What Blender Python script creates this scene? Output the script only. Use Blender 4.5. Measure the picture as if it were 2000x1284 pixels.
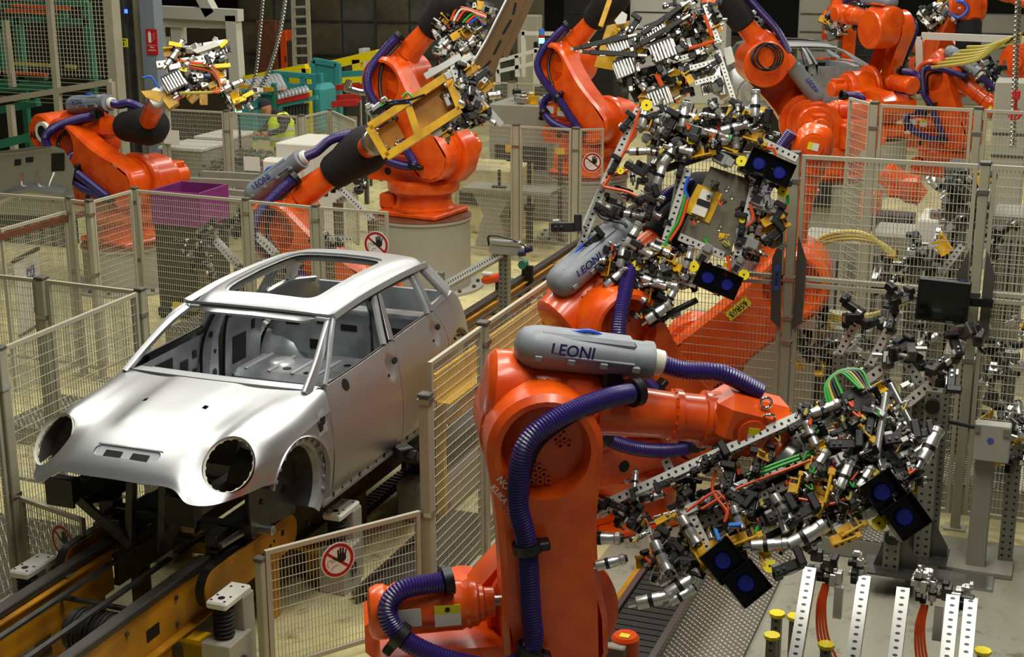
import bpy, bmesh, math, random
from mathutils import Matrix, Vector
V = Vector
PI = math.pi
sc = bpy.context.scene
for o in list(bpy.data.objects):
    bpy.data.objects.remove(o)

# ------------------------------------------------------------------ camera
CAM = V((5.180599, -7.708147, 4.521249)); FPX = 2895.4414
_yaw, _pit, _rol = -0.36313008, 0.2735711, -0.0019019856
_f = V((math.sin(_yaw) * math.cos(_pit), math.cos(_yaw) * math.cos(_pit), -math.sin(_pit)))
_r = V((math.cos(_yaw), -math.sin(_yaw), 0)); _u = _r.cross(_f)
RIGHT = _r * math.cos(_rol) + _u * math.sin(_rol); UP = _u * math.cos(_rol) - _r * math.sin(_rol); FWD = _f
cd = bpy.data.cameras.new('camera'); cam = bpy.data.objects.new('camera', cd)
sc.collection.objects.link(cam)
cd.sensor_width = 36; cd.lens = FPX / 2000 * 36; cd.clip_end = 300
m3 = Matrix((RIGHT, UP, -FWD)).transposed()
cam.matrix_world = Matrix.Translation(CAM) @ m3.to_4x4()
sc.camera = cam

# ------------------------------------------------------------------ light
wd = bpy.data.worlds.new('hall_ambient'); sc.world = wd; wd.use_nodes = True
wd.node_tree.nodes['Background'].inputs[0].default_value = (1.0, 0.98, 0.90, 1)
wd.node_tree.nodes['Background'].inputs[1].default_value = 0.07
sc.view_settings.view_transform = 'Standard'; sc.view_settings.look = 'None'
sc.view_settings.gamma = 1; sc.view_settings.use_curve_mapping = False
sc.view_settings.exposure = -0.05
def unseen_hall_light(x, y, z, sx, sy, w, rot=(0, 0, 0)):
    l = bpy.data.lights.new('unseen_hall_light', 'AREA'); l.shape = 'RECTANGLE'; l.size = sx; l.size_y = sy
    l.energy = w; l.color = (1.0, 0.975, 0.89)
    o = bpy.data.objects.new('unseen_hall_light', l); o.location = (x, y, z); o.rotation_euler = rot; sc.collection.objects.link(o)
# unseen ceiling lamps over the hall; some added to brighten near robot and posts
for (x, y, w) in [(-4.8, 3.9, 270), (-0.4, 2.2, 260), (3.0, -0.6, 330), (3.6, 3.0, 190), (5.6, -1.6, 200), (-0.6, 8.0, 250), (3.6, 8.0, 240), (-5.0, 9.0, 180),
                  (-1.0, 14.5, 240), (3.6, 15.0, 240), (-8.0, 17.0, 260), (-1.0, 22.0, 320), (4.5, 23.0, 320)]:
    unseen_hall_light(x, y, 8.6, 0.9, 3.6, w)

# ------------------------------------------------------------------ photo measurements -> places in the hall
def ray(px, py):
    return RIGHT * ((px - 1000) / FPX) + UP * ((642 - py) / FPX) + FWD
def gz(px, py, z=0.0):            # the point at height z seen there
    d = ray(px, py); return CAM + d * ((z - CAM.z) / d.z)
def gy(px, py, y):
    d = ray(px, py); return CAM + d * ((y - CAM.y) / d.y)
def gx(px, py, x):
    d = ray(px, py); return CAM + d * ((x - CAM.x) / d.x)
def gd(px, py, dist):
    return CAM + ray(px, py) * dist
def gp(px, py, p0, n):            # on a plane
    d = ray(px, py); return CAM + d * ((p0 - CAM).dot(n) / d.dot(n))

# ------------------------------------------------------------------ materials
def lin(c):
    if isinstance(c, str):
        c = [int(c[i:i + 2], 16) / 255 for i in (0, 2, 4)]
        c = [x / 12.92 if x <= 0.04045 else ((x + 0.055) / 1.055) ** 2.4 for x in c]
    return (c[0], c[1], c[2], 1)
MT = {}
def mat(name, col, rough=0.5, metal=0.0, var=0.0, vscale=6.0, col2=None, bump=0.0, bscale=60.0, emit=None, coat=0.0, spec=0.5, alpha=1.0):
    m = bpy.data.materials.new(name); m.use_nodes = True
    nt = m.node_tree; b = nt.nodes['Principled BSDF']
    b.inputs['Base Color'].default_value = lin(col); b.inputs['Roughness'].default_value = rough
    b.inputs['Metallic'].default_value = metal; b.inputs['Specular IOR Level'].default_value = spec
    if coat: b.inputs['Coat Weight'].default_value = coat; b.inputs['Coat Roughness'].default_value = 0.12
    if emit: b.inputs['Emission Color'].default_value = lin(emit[0]); b.inputs['Emission Strength'].default_value = emit[1]
    if alpha < 1: b.inputs['Alpha'].default_value = alpha
    if var or bump:
        tc = nt.nodes.new('ShaderNodeTexCoord')
    if var:
        n = nt.nodes.new('ShaderNodeTexNoise'); n.inputs['Scale'].default_value = vscale; n.inputs['Detail'].default_value = 5
        nt.links.new(tc.outputs['Object'], n.inputs['Vector'])
        r = nt.nodes.new('ShaderNodeValToRGB')
        c1 = lin(col); c2 = lin(col2) if col2 else tuple(x * (1 - var) for x in c1[:3]) + (1,)
        r.color_ramp.elements[0].position = 0.36; r.color_ramp.elements[1].position = 0.62
        r.color_ramp.elements[0].color = c2; r.color_ramp.elements[1].color = c1
        nt.links.new(n.outputs['Fac'], r.inputs[0]); nt.links.new(r.outputs[0], b.inputs['Base Color'])
    if bump:
        n2 = nt.nodes.new('ShaderNodeTexNoise'); n2.inputs['Scale'].default_value = bscale
        nt.links.new(tc.outputs['Object'], n2.inputs['Vector'])
        bp = nt.nodes.new('ShaderNodeBump'); bp.inputs['Strength'].default_value = bump; bp.inputs['Distance'].default_value = 0.01
        nt.links.new(n2.outputs['Fac'], bp.inputs['Height']); nt.links.new(bp.outputs[0], b.inputs['Normal'])
    MT[name] = m; return m
def holes_mat(name, col, rough, metal):
    """drilled aluminium profile: UV u = holes along, v = across (hole rows at every .5)"""
    m = mat(name, col, rough, metal); nt = m.node_tree; b = nt.nodes['Principled BSDF']
    uv = nt.nodes.new('ShaderNodeTexCoord')
    fr = nt.nodes.new('ShaderNodeVectorMath'); fr.operation = 'FRACTION'; nt.links.new(uv.outputs['UV'], fr.inputs[0])
    di = nt.nodes.new('ShaderNodeVectorMath'); di.operation = 'DISTANCE'; nt.links.new(fr.outputs[0], di.inputs[0]); di.inputs[1].default_value = (0.5, 0.5, 0)
    lt = nt.nodes.new('ShaderNodeMath'); lt.operation = 'LESS_THAN'; nt.links.new(di.outputs['Value'], lt.inputs[0]); lt.inputs[1].default_value = 0.19
    mx = nt.nodes.new('ShaderNodeMix'); mx.data_type = 'RGBA'; nt.links.new(lt.outputs[0], mx.inputs['Factor'])
    mx.inputs[6].default_value = lin(col); mx.inputs[7].default_value = (0.006, 0.006, 0.005, 1)
    nt.links.new(mx.outputs[2], b.inputs['Base Color'])
    mm = nt.nodes.new('ShaderNodeMath'); mm.operation = 'MULTIPLY_ADD'; nt.links.new(lt.outputs[0], mm.inputs[0]); mm.inputs[1].default_value = -metal; mm.inputs[2].default_value = metal
    nt.links.new(mm.outputs[0], b.inputs['Metallic'])
    return m
mat('orange', 'E65A0A', 0.30, 0, 0.22, 5.0, 'D24506', coat=0.3)
mat('orange_dark', '8E2408', 0.45)
mat('silver_body', 'BABBBC', 0.40, 0.92, 0.03, 3.0)
mat('silver_inner', 'A8ADB0', 0.34, 0.4, 0.3, 5.0)
mat('black', '070706', 0.45)
mat('black_soft', '0B0A0B', 0.85)
mat('black_gloss', '050506', 0.18)
mat('fence_paint', 'A6A08A', 0.45, 0.0)
mat('fence_wire', 'B7B39E', 0.42, 0.0)
mat('post_paint', 'A19C86', 0.45, 0.0, 0.12, 3.0)
mat('cap_dark', '4A4740', 0.5)
mat('steel', 'A9A9A4', 0.28, 0.9)
mat('steel_dark', '5A5A56', 0.35, 0.7, 0.3, 8.0)
mat('steel_bright', 'D2D2CE', 0.16, 1.0)
mat('pressed_bright', 'C9CCD0', 0.3, 0.35)
mat('alu', 'C6C6C2', 0.30, 0.8)
holes_mat('alu_holes', 'C9C9C2', 0.34, 0.3)
holes_mat('steel_holes', '7E7C70', 0.42, 0.45)
mat('yellow', 'D9A908', 0.42, 0, 0.15, 6.0, 'B98A08')
mat('yellow_bright', 'E6D20C', 0.45)
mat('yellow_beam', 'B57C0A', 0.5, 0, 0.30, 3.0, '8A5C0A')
mat('beam_shaded', '5A4418', 0.55, 0, 0.4, 4.0, '2E2410')  # beam colour darkened to carry the shade under the car
mat('rail_dark', '3B3632', 0.42, 0.35, 0.25, 5.0)
mat('hose', '2A1C63', 0.32, 0, spec=0.6)
mat('hose_dark', '1B1440', 0.45)
mat('cover_grey', '7C8288', 0.46, 0, 0.15, 7.0)
mat('cover_grey_dark', '42464B', 0.5)
mat('white_paint', 'C9C7BC', 0.5)
mat('white_plastic', 'D6D4C8', 0.4)
mat('pedestal_grey', 'A09D90', 0.5, 0, 0.10, 2.5)
mat('rust_plate', '6E4028', 0.6, 0.1, 0.3, 6.0)
mat('text_blue', '2B2E86', 0.5)
mat('text_black', '0C0C0C', 0.5)
mat('text_white', 'E8E6E2', 0.5)
mat('sign_red', 'A30D12', 0.5)
mat('sign_white', 'DAD6CC', 0.5)
mat('fire_red', 'C01418', 0.5)
mat('sign_yellow', 'DCD21A', 0.5)
mat('cable_orange', 'D2490E', 0.45)
mat('cable_green', '2A9A34', 0.45)
mat('cable_black', '0A0A0A', 0.4)
mat('cable_blue', '2359C8', 0.4)
mat('hose_yellow', 'B5A64A', 0.45)
mat('lens_blue', '1A2488', 0.25, spec=0.7)
mat('teal', '35908F', 0.5, 0, 0.15, 2.0)
mat('green_frame', '1F6E52', 0.5, 0, 0.2, 2.0)
mat('purple', '7A2A6E', 0.5, 0, 0.15, 2.0)
mat('brown_panel', '6B5334', 0.5, 0.35, 0.1, 2.0)
mat('rubber', '151412', 0.7)
mat('grey_machine', '8C897B', 0.5, 0, 0.1, 2.0)
mat('grey_blue', '7F8A94', 0.5)
mat('dark_machine', '24231F', 0.6, 0.1, 0.3, 4.0)
mat('vest', 'C6E01A', 0.6)
mat('vest_tape', 'C8C8BC', 0.4)
mat('skin', 'A8704E', 0.6)
mat('cloth_dark', '1A1A1E', 0.85)
mat('screen', '0A0E0B', 0.12)
mat('blue_tag', '2E7CD6', 0.45)
mat('blue_label', '3A52A8', 0.5)
mat('lamp_green', '6AF0C0', 0.4, emit=('6AF0C0', 4))
mat('lamp_blue', '3050FF', 0.4, emit=('3050FF', 5))
mat('teal_lens', '2F8F86', 0.2)
mat('wall_dark', '33322A', 0.8, 0, 0.3, 0.4)
mat('screen_brown', '5A5442', 0.45, 0, 0.5, 1.2, '3A3226')
mat('screen_grey', '55564E', 0.4, 0, 0.4, 1.0, '3C3C34')
mat('plate_grey', '6E6A58', 0.42, 0.3, 0.15, 3.0)
mat('glass_curtain', '3A3D3A', 0.25, alpha=0.35)
mat('red_strip', 'B02416', 0.5)
mat('wood_dark', '3A3024', 0.7)

# ------------------------------------------------------------------ object helpers
COL = sc.collection
def thing(name, label, cat, loc=(0, 0, 0), rz=0.0, group=None, rot=None):
    o = bpy.data.objects.new(name, None); COL.objects.link(o); o.empty_display_size = 0.1
    o.location = loc; o.rotation_euler = (0, 0, rz)
    if rot is not None: o.matrix_world = Matrix.Translation(V(loc)) @ rot.to_4x4()
    return tag(o, label, cat, group)
def tag(o, label, cat, group=None, kind=None):
    o['label'] = label; o['category'] = cat
    if group: o['group'] = group
    if kind: o['kind'] = kind
    return o
def put(name, mesh, parent=None, mtx=None):
    o = bpy.data.objects.new(name, mesh); COL.objects.link(o)
    if parent is not None: o.parent = parent
    if mtx is not None: o.matrix_local = mtx
    return o
def frame(o, x, z=None, y=None):
    """matrix with origin o, X along x, Z near z"""
    x = V(x).normalized()
    z = V(z) if z is not None else V((0, 0, 1))
    if abs(x.dot(z.normalized())) > 0.999: z = V((0, 1, 0))
    y = z.cross(x).normalized(); z = x.cross(y)
    m = Matrix((x, y, z)).transposed().to_4x4(); m.translation = V(o); return m
def T(x=0, y=0, z=0): return Matrix.Translation((x, y, z))
def RX(a): return Matrix.Rotation(a, 4, 'X')
def RY(a): return Matrix.Rotation(a, 4, 'Y')
def RZ(a): return Matrix.Rotation(a, 4, 'Z')

class MB:
    def __init__(s): s.v = []; s.f = []; s.m = []; s.mats = []; s.uv = {}; s.cur = 0
    def use(s, name):
        if name not in s.mats: s.mats.append(name)
        s.cur = s.mats.index(name); return s
    def add(s, vs, fs, mtx=None):
        k = len(s.v)
        s.v += [tuple(mtx @ V(p)) for p in vs] if mtx is not None else [tuple(p) for p in vs]
        s.f += [tuple(i + k for i in f) for f in fs]; s.m += [s.cur] * len(fs); return s
    def box(s, c, d, mtx=None, ch=0.0):
        x, y, z = d[0] / 2, d[1] / 2, d[2] / 2; cx, cy, cz = c
        if ch <= 0:
            vs = [(cx + a * x, cy + b * y, cz + e * z) for a in (-1, 1) for b in (-1, 1) for e in (-1, 1)]
            return s.add(vs, [(0, 1, 3, 2), (4, 6, 7, 5), (0, 4, 5, 1), (2, 3, 7, 6), (0, 2, 6, 4), (1, 5, 7, 3)], mtx)
        c_ = min(ch, x * .9, y * .9, z * .9); vs = []; idx = {}
        for a in (-1, 1):
            for b in (-1, 1):
                for e in (-1, 1):
                    for ax in range(3):
                        p = [a * (x - c_), b * (y - c_), e * (z - c_)]; p[ax] = (a * x, b * y, e * z)[ax]
                        idx[(a, b, e, ax)] = len(vs); vs.append((cx + p[0], cy + p[1], cz + p[2]))
        fs = []
        S = (-1, 1)
        for a in S: fs.append([idx[(a, b, e, 0)] for b, e in ((-1, -1), (1, -1), (1, 1), (-1, 1))][::a])
        for b in S: fs.append([idx[(a, b, e, 1)] for a, e in ((-1, -1), (1, -1), (1, 1), (-1, 1))][::-b])
        for e in S: fs.append([idx[(a, b, e, 2)] for a, b in ((-1, -1), (1, -1), (1, 1), (-1, 1))][::e])
        for b in S:
            for e in S: fs.append([idx[(-1, b, e, 1)], idx[(1, b, e, 1)], idx[(1, b, e, 2)], idx[(-1, b, e, 2)]][::b * e])
        for a in S:
            for e in S: fs.append([idx[(a, -1, e, 2)], idx[(a, 1, e, 2)], idx[(a, 1, e, 0)], idx[(a, -1, e, 0)]][::a * e])
        for a in S:
            for b in S: fs.append([idx[(a, b, -1, 0)], idx[(a, b, 1, 0)], idx[(a, b, 1, 1)], idx[(a, b, -1, 1)]][::a * b])
        for a in S:
            for b in S:
                for e in S: fs.append([idx[(a, b, e, 0)], idx[(a, b, e, 1)], idx[(a, b, e, 2)]][::a * b * e])
        return s.add(vs, [tuple(f) for f in fs], mtx)
    def lathe(s, prof, seg=20, mtx=None, sy=1.0, caps=True):
        """profile [(x, r)] around the X axis"""
        vs = []; fs = []
        for x, r in prof:
            for k in range(seg):
                a = 2 * PI * k / seg; vs.append((x, r * math.cos(a) * sy, r * math.sin(a)))
        for i in range(len(prof) - 1):
            for k in range(seg):
                fs.append((i * seg + k, i * seg + (k + 1) % seg, (i + 1) * seg + (k + 1) % seg, (i + 1) * seg + k))
        if caps:
            fs.append(tuple(range(seg - 1, -1, -1))); fs.append(tuple((len(prof) - 1) * seg + k for k in range(seg)))
        fs = [f[::-1] for f in fs]
        return s.add(vs, fs, mtx)
    def cyl(s, p0, p1, r, seg=14, r2=None, ch=0.0):
        p0, p1 = V(p0), V(p1); L = (p1 - p0).length
        if L < 1e-6: return s
        m = frame(p0, p1 - p0); r2 = r if r2 is None else r2
        pr = [(0, r), (L, r2)] if not ch else [(0, r - ch), (ch, r), (L - ch, r2), (L, r2 - ch)]
        return s.lathe(pr, seg, m)
    def tube(s, pts, r, seg=8, caps=True):
        pts = [V(p) for p in pts]; n = len(pts); vs = []; fs = []
        t = (pts[1] - pts[0]).normalized(); up = V((0, 0, 1)) if abs(t.z) < .9 else V((1, 0, 0))
        nrm = (up - t * up.dot(t)).normalized()
        for i, p in enumerate(pts):
            t = (pts[min(i + 1, n - 1)] - pts[max(i - 1, 0)]).normalized()
            nrm = (nrm - t * nrm.dot(t)).normalized(); b = t.cross(nrm); rr = r[i] if isinstance(r, (list, tuple)) else r
            for k in range(seg):
                a = 2 * PI * k / seg; vs.append(p + (nrm * math.cos(a) + b * math.sin(a)) * rr)
        for i in range(n - 1):
            for k in range(seg):
                fs.append((i * seg + k, i * seg + (k + 1) % seg, (i + 1) * seg + (k + 1) % seg, (i + 1) * seg + k))
        if caps: fs.append(tuple(range(seg - 1, -1, -1))); fs.append(tuple((n - 1) * seg + k for k in range(seg)))
        return s.add(vs, fs)
    def bar(s, p0, p1, w, h, z=None):
        p0, p1 = V(p0), V(p1); L = (p1 - p0).length
        return s.box((L / 2, 0, 0), (L, w, h), frame(p0, p1 - p0, z))
    def prism(s, poly, d0, d1, mtx=None):
        """polygon [(a, b)] in XZ, extruded along Y from d0 to d1"""
        n = len(poly); vs = [(a, d0, b) for a, b in poly] + [(a, d1, b) for a, b in poly]
        fs = [tuple(range(n)), tuple(range(2 * n - 1, n - 1, -1))] + [(i + n, (i + 1) % n + n, (i + 1) % n, i) for i in range(n)]
        return s.add(vs, fs, mtx)
    def grid(s, P, close=False):
        """rows of points -> quads"""
        k = len(s.v); R = len(P); C = len(P[0])
        s.v += [tuple(p) for row in P for p in row]
        n = 0
        for i in range(R - 1):
            for j in range(C - 1 + (1 if close else 0)):
                s.f.append((k + i * C + j, k + i * C + (j + 1) % C, k + (i + 1) * C + (j + 1) % C, k + (i + 1) * C + j)); n += 1
        s.m += [s.cur] * n; return s
    def beam(s, p0, p1, w, h=None, z=None, pitch=None):
        """drilled square profile with hole UVs on its four long sides"""
        h = h or w; p0, p1 = V(p0), V(p1); L = (p1 - p0).length; rows = 2 if w >= .085 else 1; pitch = (w * .5 if rows == 2 else pitch or w * .8)
        k0 = len(s.f); s.box((L / 2, 0, 0), (L, w, h), frame(p0, p1 - p0, z)); nu = max(2, round(L / pitch))
        for fi in (2, 3, 4, 5):
            f = s.f[k0 + fi]; uv = []
            for vi in f:
                j = vi - f_min(s.f[k0:k0 + 6])
                a = 1 if j >= 4 else 0; b = (j // 2) % 2; e = j % 2
                uv.append((a * nu, rows * (e if fi in (2, 3) else b)))
            s.uv[k0 + fi] = uv
        return s
    def mesh(s, name, smooth=35):
        me = bpy.data.meshes.new(name); me.from_pydata(s.v, [], s.f)
        for n in s.mats or ['steel']: me.materials.append(MT[n])
        if len(s.mats) > 1: me.polygons.foreach_set('material_index', s.m)
        if s.uv:
            l = me.uv_layers.new(name='UVMap')
            for fi, uv in s.uv.items():
                for li, c in zip(me.polygons[fi].loop_indices, uv): l.data[li].uv = c
        if smooth:
            me.polygons.foreach_set('use_smooth', [True] * len(me.polygons))
            try: me.set_sharp_from_angle(angle=math.radians(smooth))
            except Exception: pass
        me.update(); return me
    def put(s, name, parent=None, mtx=None, smooth=35): return put(name, s.mesh(name, smooth), parent, mtx)
    def each(s, name, parent=None, mtx=None, smooth=35):
        """one object for every loose piece"""
        par = list(range(len(s.v)))
        def find(i):
            while par[i] != i: par[i] = par[par[i]]; i = par[i]
            return i
        for f in s.f:
            for j in f[1:]: par[find(j)] = find(f[0])
        g = {}
        for fi, f in enumerate(s.f): g.setdefault(find(f[0]), []).append(fi)
        for fs in g.values():
            m = MB(); m.mats = list(s.mats); ix = {}
            for fi in fs:
                for j in s.f[fi]:
                    if j not in ix: ix[j] = len(m.v); m.v.append(s.v[j])
                m.f.append(tuple(ix[j] for j in s.f[fi])); m.m.append(s.m[fi])
            o = m.put(name, parent, mtx, smooth)
def f_min(fs): return min(min(f) for f in fs)
def mb(m): return MB().use(m)

def crom(pts, n):
    """Catmull-Rom through points, n samples per span"""
    pts = [V(p) for p in pts]; out = []
    for i in range(len(pts) - 1):
        a = pts[i - 1] if i else pts[0] * 2 - pts[1]; b = pts[i]; c = pts[i + 1]; d = pts[i + 2] if i + 2 < len(pts) else pts[-1] * 2 - pts[-2]
        for k in range(n):
            t = k / n; out.append(0.5 * (2 * b + (c - a) * t + (2 * a - 5 * b + 4 * c - d) * t * t + (3 * b - a - 3 * c + d) * t ** 3))
    out.append(pts[-1]); return out
def hose_mesh(m, pts, r, ribs=True, pitch=0.016, seg=14):
    c = crom(pts, 12); L = [0]
    for a, b in zip(c, c[1:]): L.append(L[-1] + (b - a).length)
    n = max(8, int(L[-1] / pitch)) if ribs else max(8, int(L[-1] / 0.05)); out = []; rr = []; j = 0
    k = n * 2 if ribs else n
    for i in range(k + 1):
        s_ = L[-1] * i / k
        while j < len(L) - 2 and L[j + 1] < s_: j += 1
        t = (s_ - L[j]) / max(1e-9, L[j + 1] - L[j]); out.append(c[j].lerp(c[j + 1], t)); rr.append(r if (i % 2 or not ribs) else r * 0.90)
    return m.tube(out, rr, seg)

_fonts = {}
def text_mesh(txt, size, mname, extrude=0.0):
    cu = bpy.data.curves.new('txt', 'FONT'); cu.body = txt; cu.size = size; cu.align_x = 'CENTER'; cu.align_y = 'CENTER'; cu.extrude = extrude; cu.offset = size * .022
    cu.resolution_u = 3
    o = bpy.data.objects.new('txt', cu); COL.objects.link(o)
    dg = bpy.context.evaluated_depsgraph_get(); me = bpy.data.meshes.new_from_object(o.evaluated_get(dg))
    bpy.data.objects.remove(o); me.materials.clear(); me.materials.append(MT[mname]); return me
_txt = {}
def lettering(txt, size, mname, parent, mtx, name='lettering'):
    k = (txt, round(size, 4), mname)
    if k not in _txt: _txt[k] = text_mesh(txt, size, mname)
    return put(name, _txt[k], parent, mtx)
# ================================================================== setting
def floor_material():
    m = mat('concrete', 'B8B08A', 0.55); nt = m.node_tree; b = nt.nodes['Principled BSDF']
    tc = nt.nodes.new('ShaderNodeTexCoord')
    n1 = nt.nodes.new('ShaderNodeTexNoise'); n1.inputs['Scale'].default_value = 0.7; n1.inputs['Detail'].default_value = 8; n1.inputs['Roughness'].default_value = 0.62
    n2 = nt.nodes.new('ShaderNodeTexNoise'); n2.inputs['Scale'].default_value = 5.0; n2.inputs['Detail'].default_value = 9; n2.inputs['Roughness'].default_value = 0.7
    for n in (n1, n2): nt.links.new(tc.outputs['Object'], n.inputs['Vector'])
    r1 = nt.nodes.new('ShaderNodeValToRGB'); e = r1.color_ramp.elements
    e[0].position = 0.34; e[0].color = lin('99926E'); e[1].position = 0.60; e[1].color = lin('D2C88E')
    r2 = nt.nodes.new('ShaderNodeValToRGB'); e = r2.color_ramp.elements
    e[0].position = 0.30; e[0].color = lin('5C563E'); e[1].position = 0.46; e[1].color = (1, 1, 1, 1)
    mx = nt.nodes.new('ShaderNodeMix'); mx.data_type = 'RGBA'; mx.blend_type = 'MULTIPLY'; mx.inputs['Factor'].default_value = 0.8
    nt.links.new(n1.outputs['Fac'], r1.inputs[0]); nt.links.new(n2.outputs['Fac'], r2.inputs[0])
    sp = nt.nodes.new('ShaderNodeSeparateXYZ'); nt.links.new(tc.outputs['Object'], sp.inputs[0])
    st = nt.nodes.new('ShaderNodeMath'); st.operation = 'GREATER_THAN'; st.inputs[1].default_value = 2.25; nt.links.new(sp.outputs[0], st.inputs[0])
    mg = nt.nodes.new('ShaderNodeMix'); mg.data_type = 'RGBA'; s2 = nt.nodes.new('ShaderNodeMath'); s2.operation = 'LESS_THAN'; s2.inputs[1].default_value = -14.9; nt.links.new(sp.outputs[1], s2.inputs[0]); s3 = nt.nodes.new('ShaderNodeMath'); s3.operation = 'MULTIPLY'; nt.links.new(st.outputs[0], s3.inputs[0]); nt.links.new(s2.outputs[0], s3.inputs[1]); nt.links.new(s3.outputs[0], mg.inputs['Factor']); mg.inputs[7].default_value = lin('8B8876'); nt.links.new(r1.outputs[0], mg.inputs[6])
    nt.links.new(mg.outputs[2], mx.inputs[6]); nt.links.new(r2.outputs[0], mx.inputs[7]); nt.links.new(mx.outputs[2], b.inputs['Base Color'])
    return m
floor_material()
def checker_material():
    m = mat('checker_plate', '8A8678', 0.32, 0.65); nt = m.node_tree; b = nt.nodes['Principled BSDF']
    tc = nt.nodes.new('ShaderNodeTexCoord'); mp = nt.nodes.new('ShaderNodeMapping'); mp.inputs['Scale'].default_value = (26, 26, 26); mp.inputs['Rotation'].default_value = (0, 0, 0.78)
    nt.links.new(tc.outputs['Object'], mp.inputs['Vector'])
    fr = nt.nodes.new('ShaderNodeVectorMath'); fr.operation = 'FRACTION'; nt.links.new(mp.outputs[0], fr.inputs[0])
    sc_ = nt.nodes.new('ShaderNodeVectorMath'); sc_.operation = 'MULTIPLY_ADD'; nt.links.new(fr.outputs[0], sc_.inputs[0]); sc_.inputs[1].default_value = (1, 2.2, 0); sc_.inputs[2].default_value = (-.5, -1.1, 0)
    ln = nt.nodes.new('ShaderNodeVectorMath'); ln.operation = 'LENGTH'; nt.links.new(sc_.outputs[0], ln.inputs[0])
    r = nt.nodes.new('ShaderNodeMapRange'); r.inputs[1].default_value = 0.28; r.inputs[2].default_value = 0.48; r.inputs[3].default_value = 1; r.inputs[4].default_value = 0
    nt.links.new(ln.outputs['Value'], r.inputs[0])
    mc = nt.nodes.new('ShaderNodeMix'); mc.data_type = 'RGBA'; nt.links.new(r.outputs[0], mc.inputs['Factor']); mc.inputs[6].default_value = lin('6C685A'); mc.inputs[7].default_value = lin('D8D4C4'); nt.links.new(mc.outputs[2], b.inputs['Base Color'])
    bp = nt.nodes.new('ShaderNodeBump'); bp.inputs['Strength'].default_value = 0.9; bp.inputs['Distance'].default_value = 0.006
    nt.links.new(r.outputs[0], bp.inputs['Height']); nt.links.new(bp.outputs[0], b.inputs['Normal'])
    return m
checker_material()
fl = mb('concrete').box((0, 0, -0.05), (60, 64, 0.1)).put('floor', None, T(0, 18, 0)); fl['kind'] = 'structure'
wl = mb('wall_dark').box((0, 49, 5), (60, 0.3, 10)).put('wall_back'); wl['kind'] = 'structure'
wl = mb('wall_dark').box((-29.8, 18, 5), (0.3, 62, 10)).put('wall_left'); wl['kind'] = 'structure'

# ------------------------------------------------------------------ checker plate walkways on the floor
def plate(x0, x1, y0, y1, z, label, h=0.02, m='checker_plate', name='checker_plate', cat='floor plate', skirt=None):
    o = thing(name, label, cat, ((x0 + x1) / 2, (y0 + y1) / 2, 0))
    mb(m).box((0, 0, z - h / 2), (x1 - x0, y1 - y0, h)).put('tread', o)
    if z > 0.06:
        s = mb(skirt or 'steel_dark')
        s.box((0, (y0 - y1) / 2 + .015, (z - h) / 2), (x1 - x0, .02, z - h)).box((0, (y1 - y0) / 2 - .015, (z - h) / 2), (x1 - x0, .02, z - h))
        s.box(((x0 - x1) / 2 + .015, 0, (z - h) / 2), (.02, y1 - y0 - .06, z - h)).box(((x1 - x0) / 2 - .015, 0, (z - h) / 2), (.02, y1 - y0 - .06, z - h))
        s.put('skirt', o)
    return o

# ------------------------------------------------------------------ fence kit
def post(x, y, h, label, w=0.06, clamps=(0.45, 0.9), rz=0.0, m='post_paint', group='square posts of the safety fence'):
    o = thing('fence_post', label, 'fence post', (x, y, 0), rz, group)
    mb(m).box((0, 0, h / 2), (w, w, h), ch=.006).put('post_tube', o)
    mb('cap_dark').box((0, 0, h + .012), (w + .012, w + .012, .024), ch=.005).put('cap', o)
    mb(m).box((0, 0, .006), (.16, .14, .012)).put('foot_plate', o)
    for c in clamps:
        mb('steel').box((0, 0, h * c), (w + .016, w + .016, .03)).put('clamp', o)
    return o
def panel(p0, p1, z0, z1, label, dv=0.025, dh=0.062, fw=0.028, r=0.0017, group='wire mesh panels of the safety fence', mid=None):
    p0, p1 = V((p0[0], p0[1], 0)), V((p1[0], p1[1], 0)); L = (p1 - p0).length
    o = thing('safety_fence', label, 'safety fence', p0, math.atan2(p1.y - p0.y, p1.x - p0.x), group)
    f = mb('fence_paint'); H = z1 - z0
    for z in (z0 + fw / 2, z1 - fw / 2) + ((mid, mid + .05) if mid else ()): f.box((L / 2, 0, z), (L, fw, fw))
    for x in (fw / 2, L - fw / 2): f.box((x, 0, (z0 + z1) / 2), (fw, fw, H - 2 * fw))
    f.put('frame', o, smooth=0)
    w = mb('fence_wire'); n = int((L - fw) / dv)
    for i in range(1, n):
        x = fw / 2 + (L - fw) * i / n; w.box((x, 0.002, (z0 + z1) / 2), (2 * r, 2 * r, H - fw))
    k = int((H - fw) / dh)
    for i in range(1, k):
        z = z0 + fw / 2 + (H - fw) * i / k; w.box((L / 2, -.002, z), (L - fw, 2 * r, 2 * r))
    q = w.put('wire_mesh', o, smooth=0); q['kind'] = 'stuff'
    return o
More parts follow.
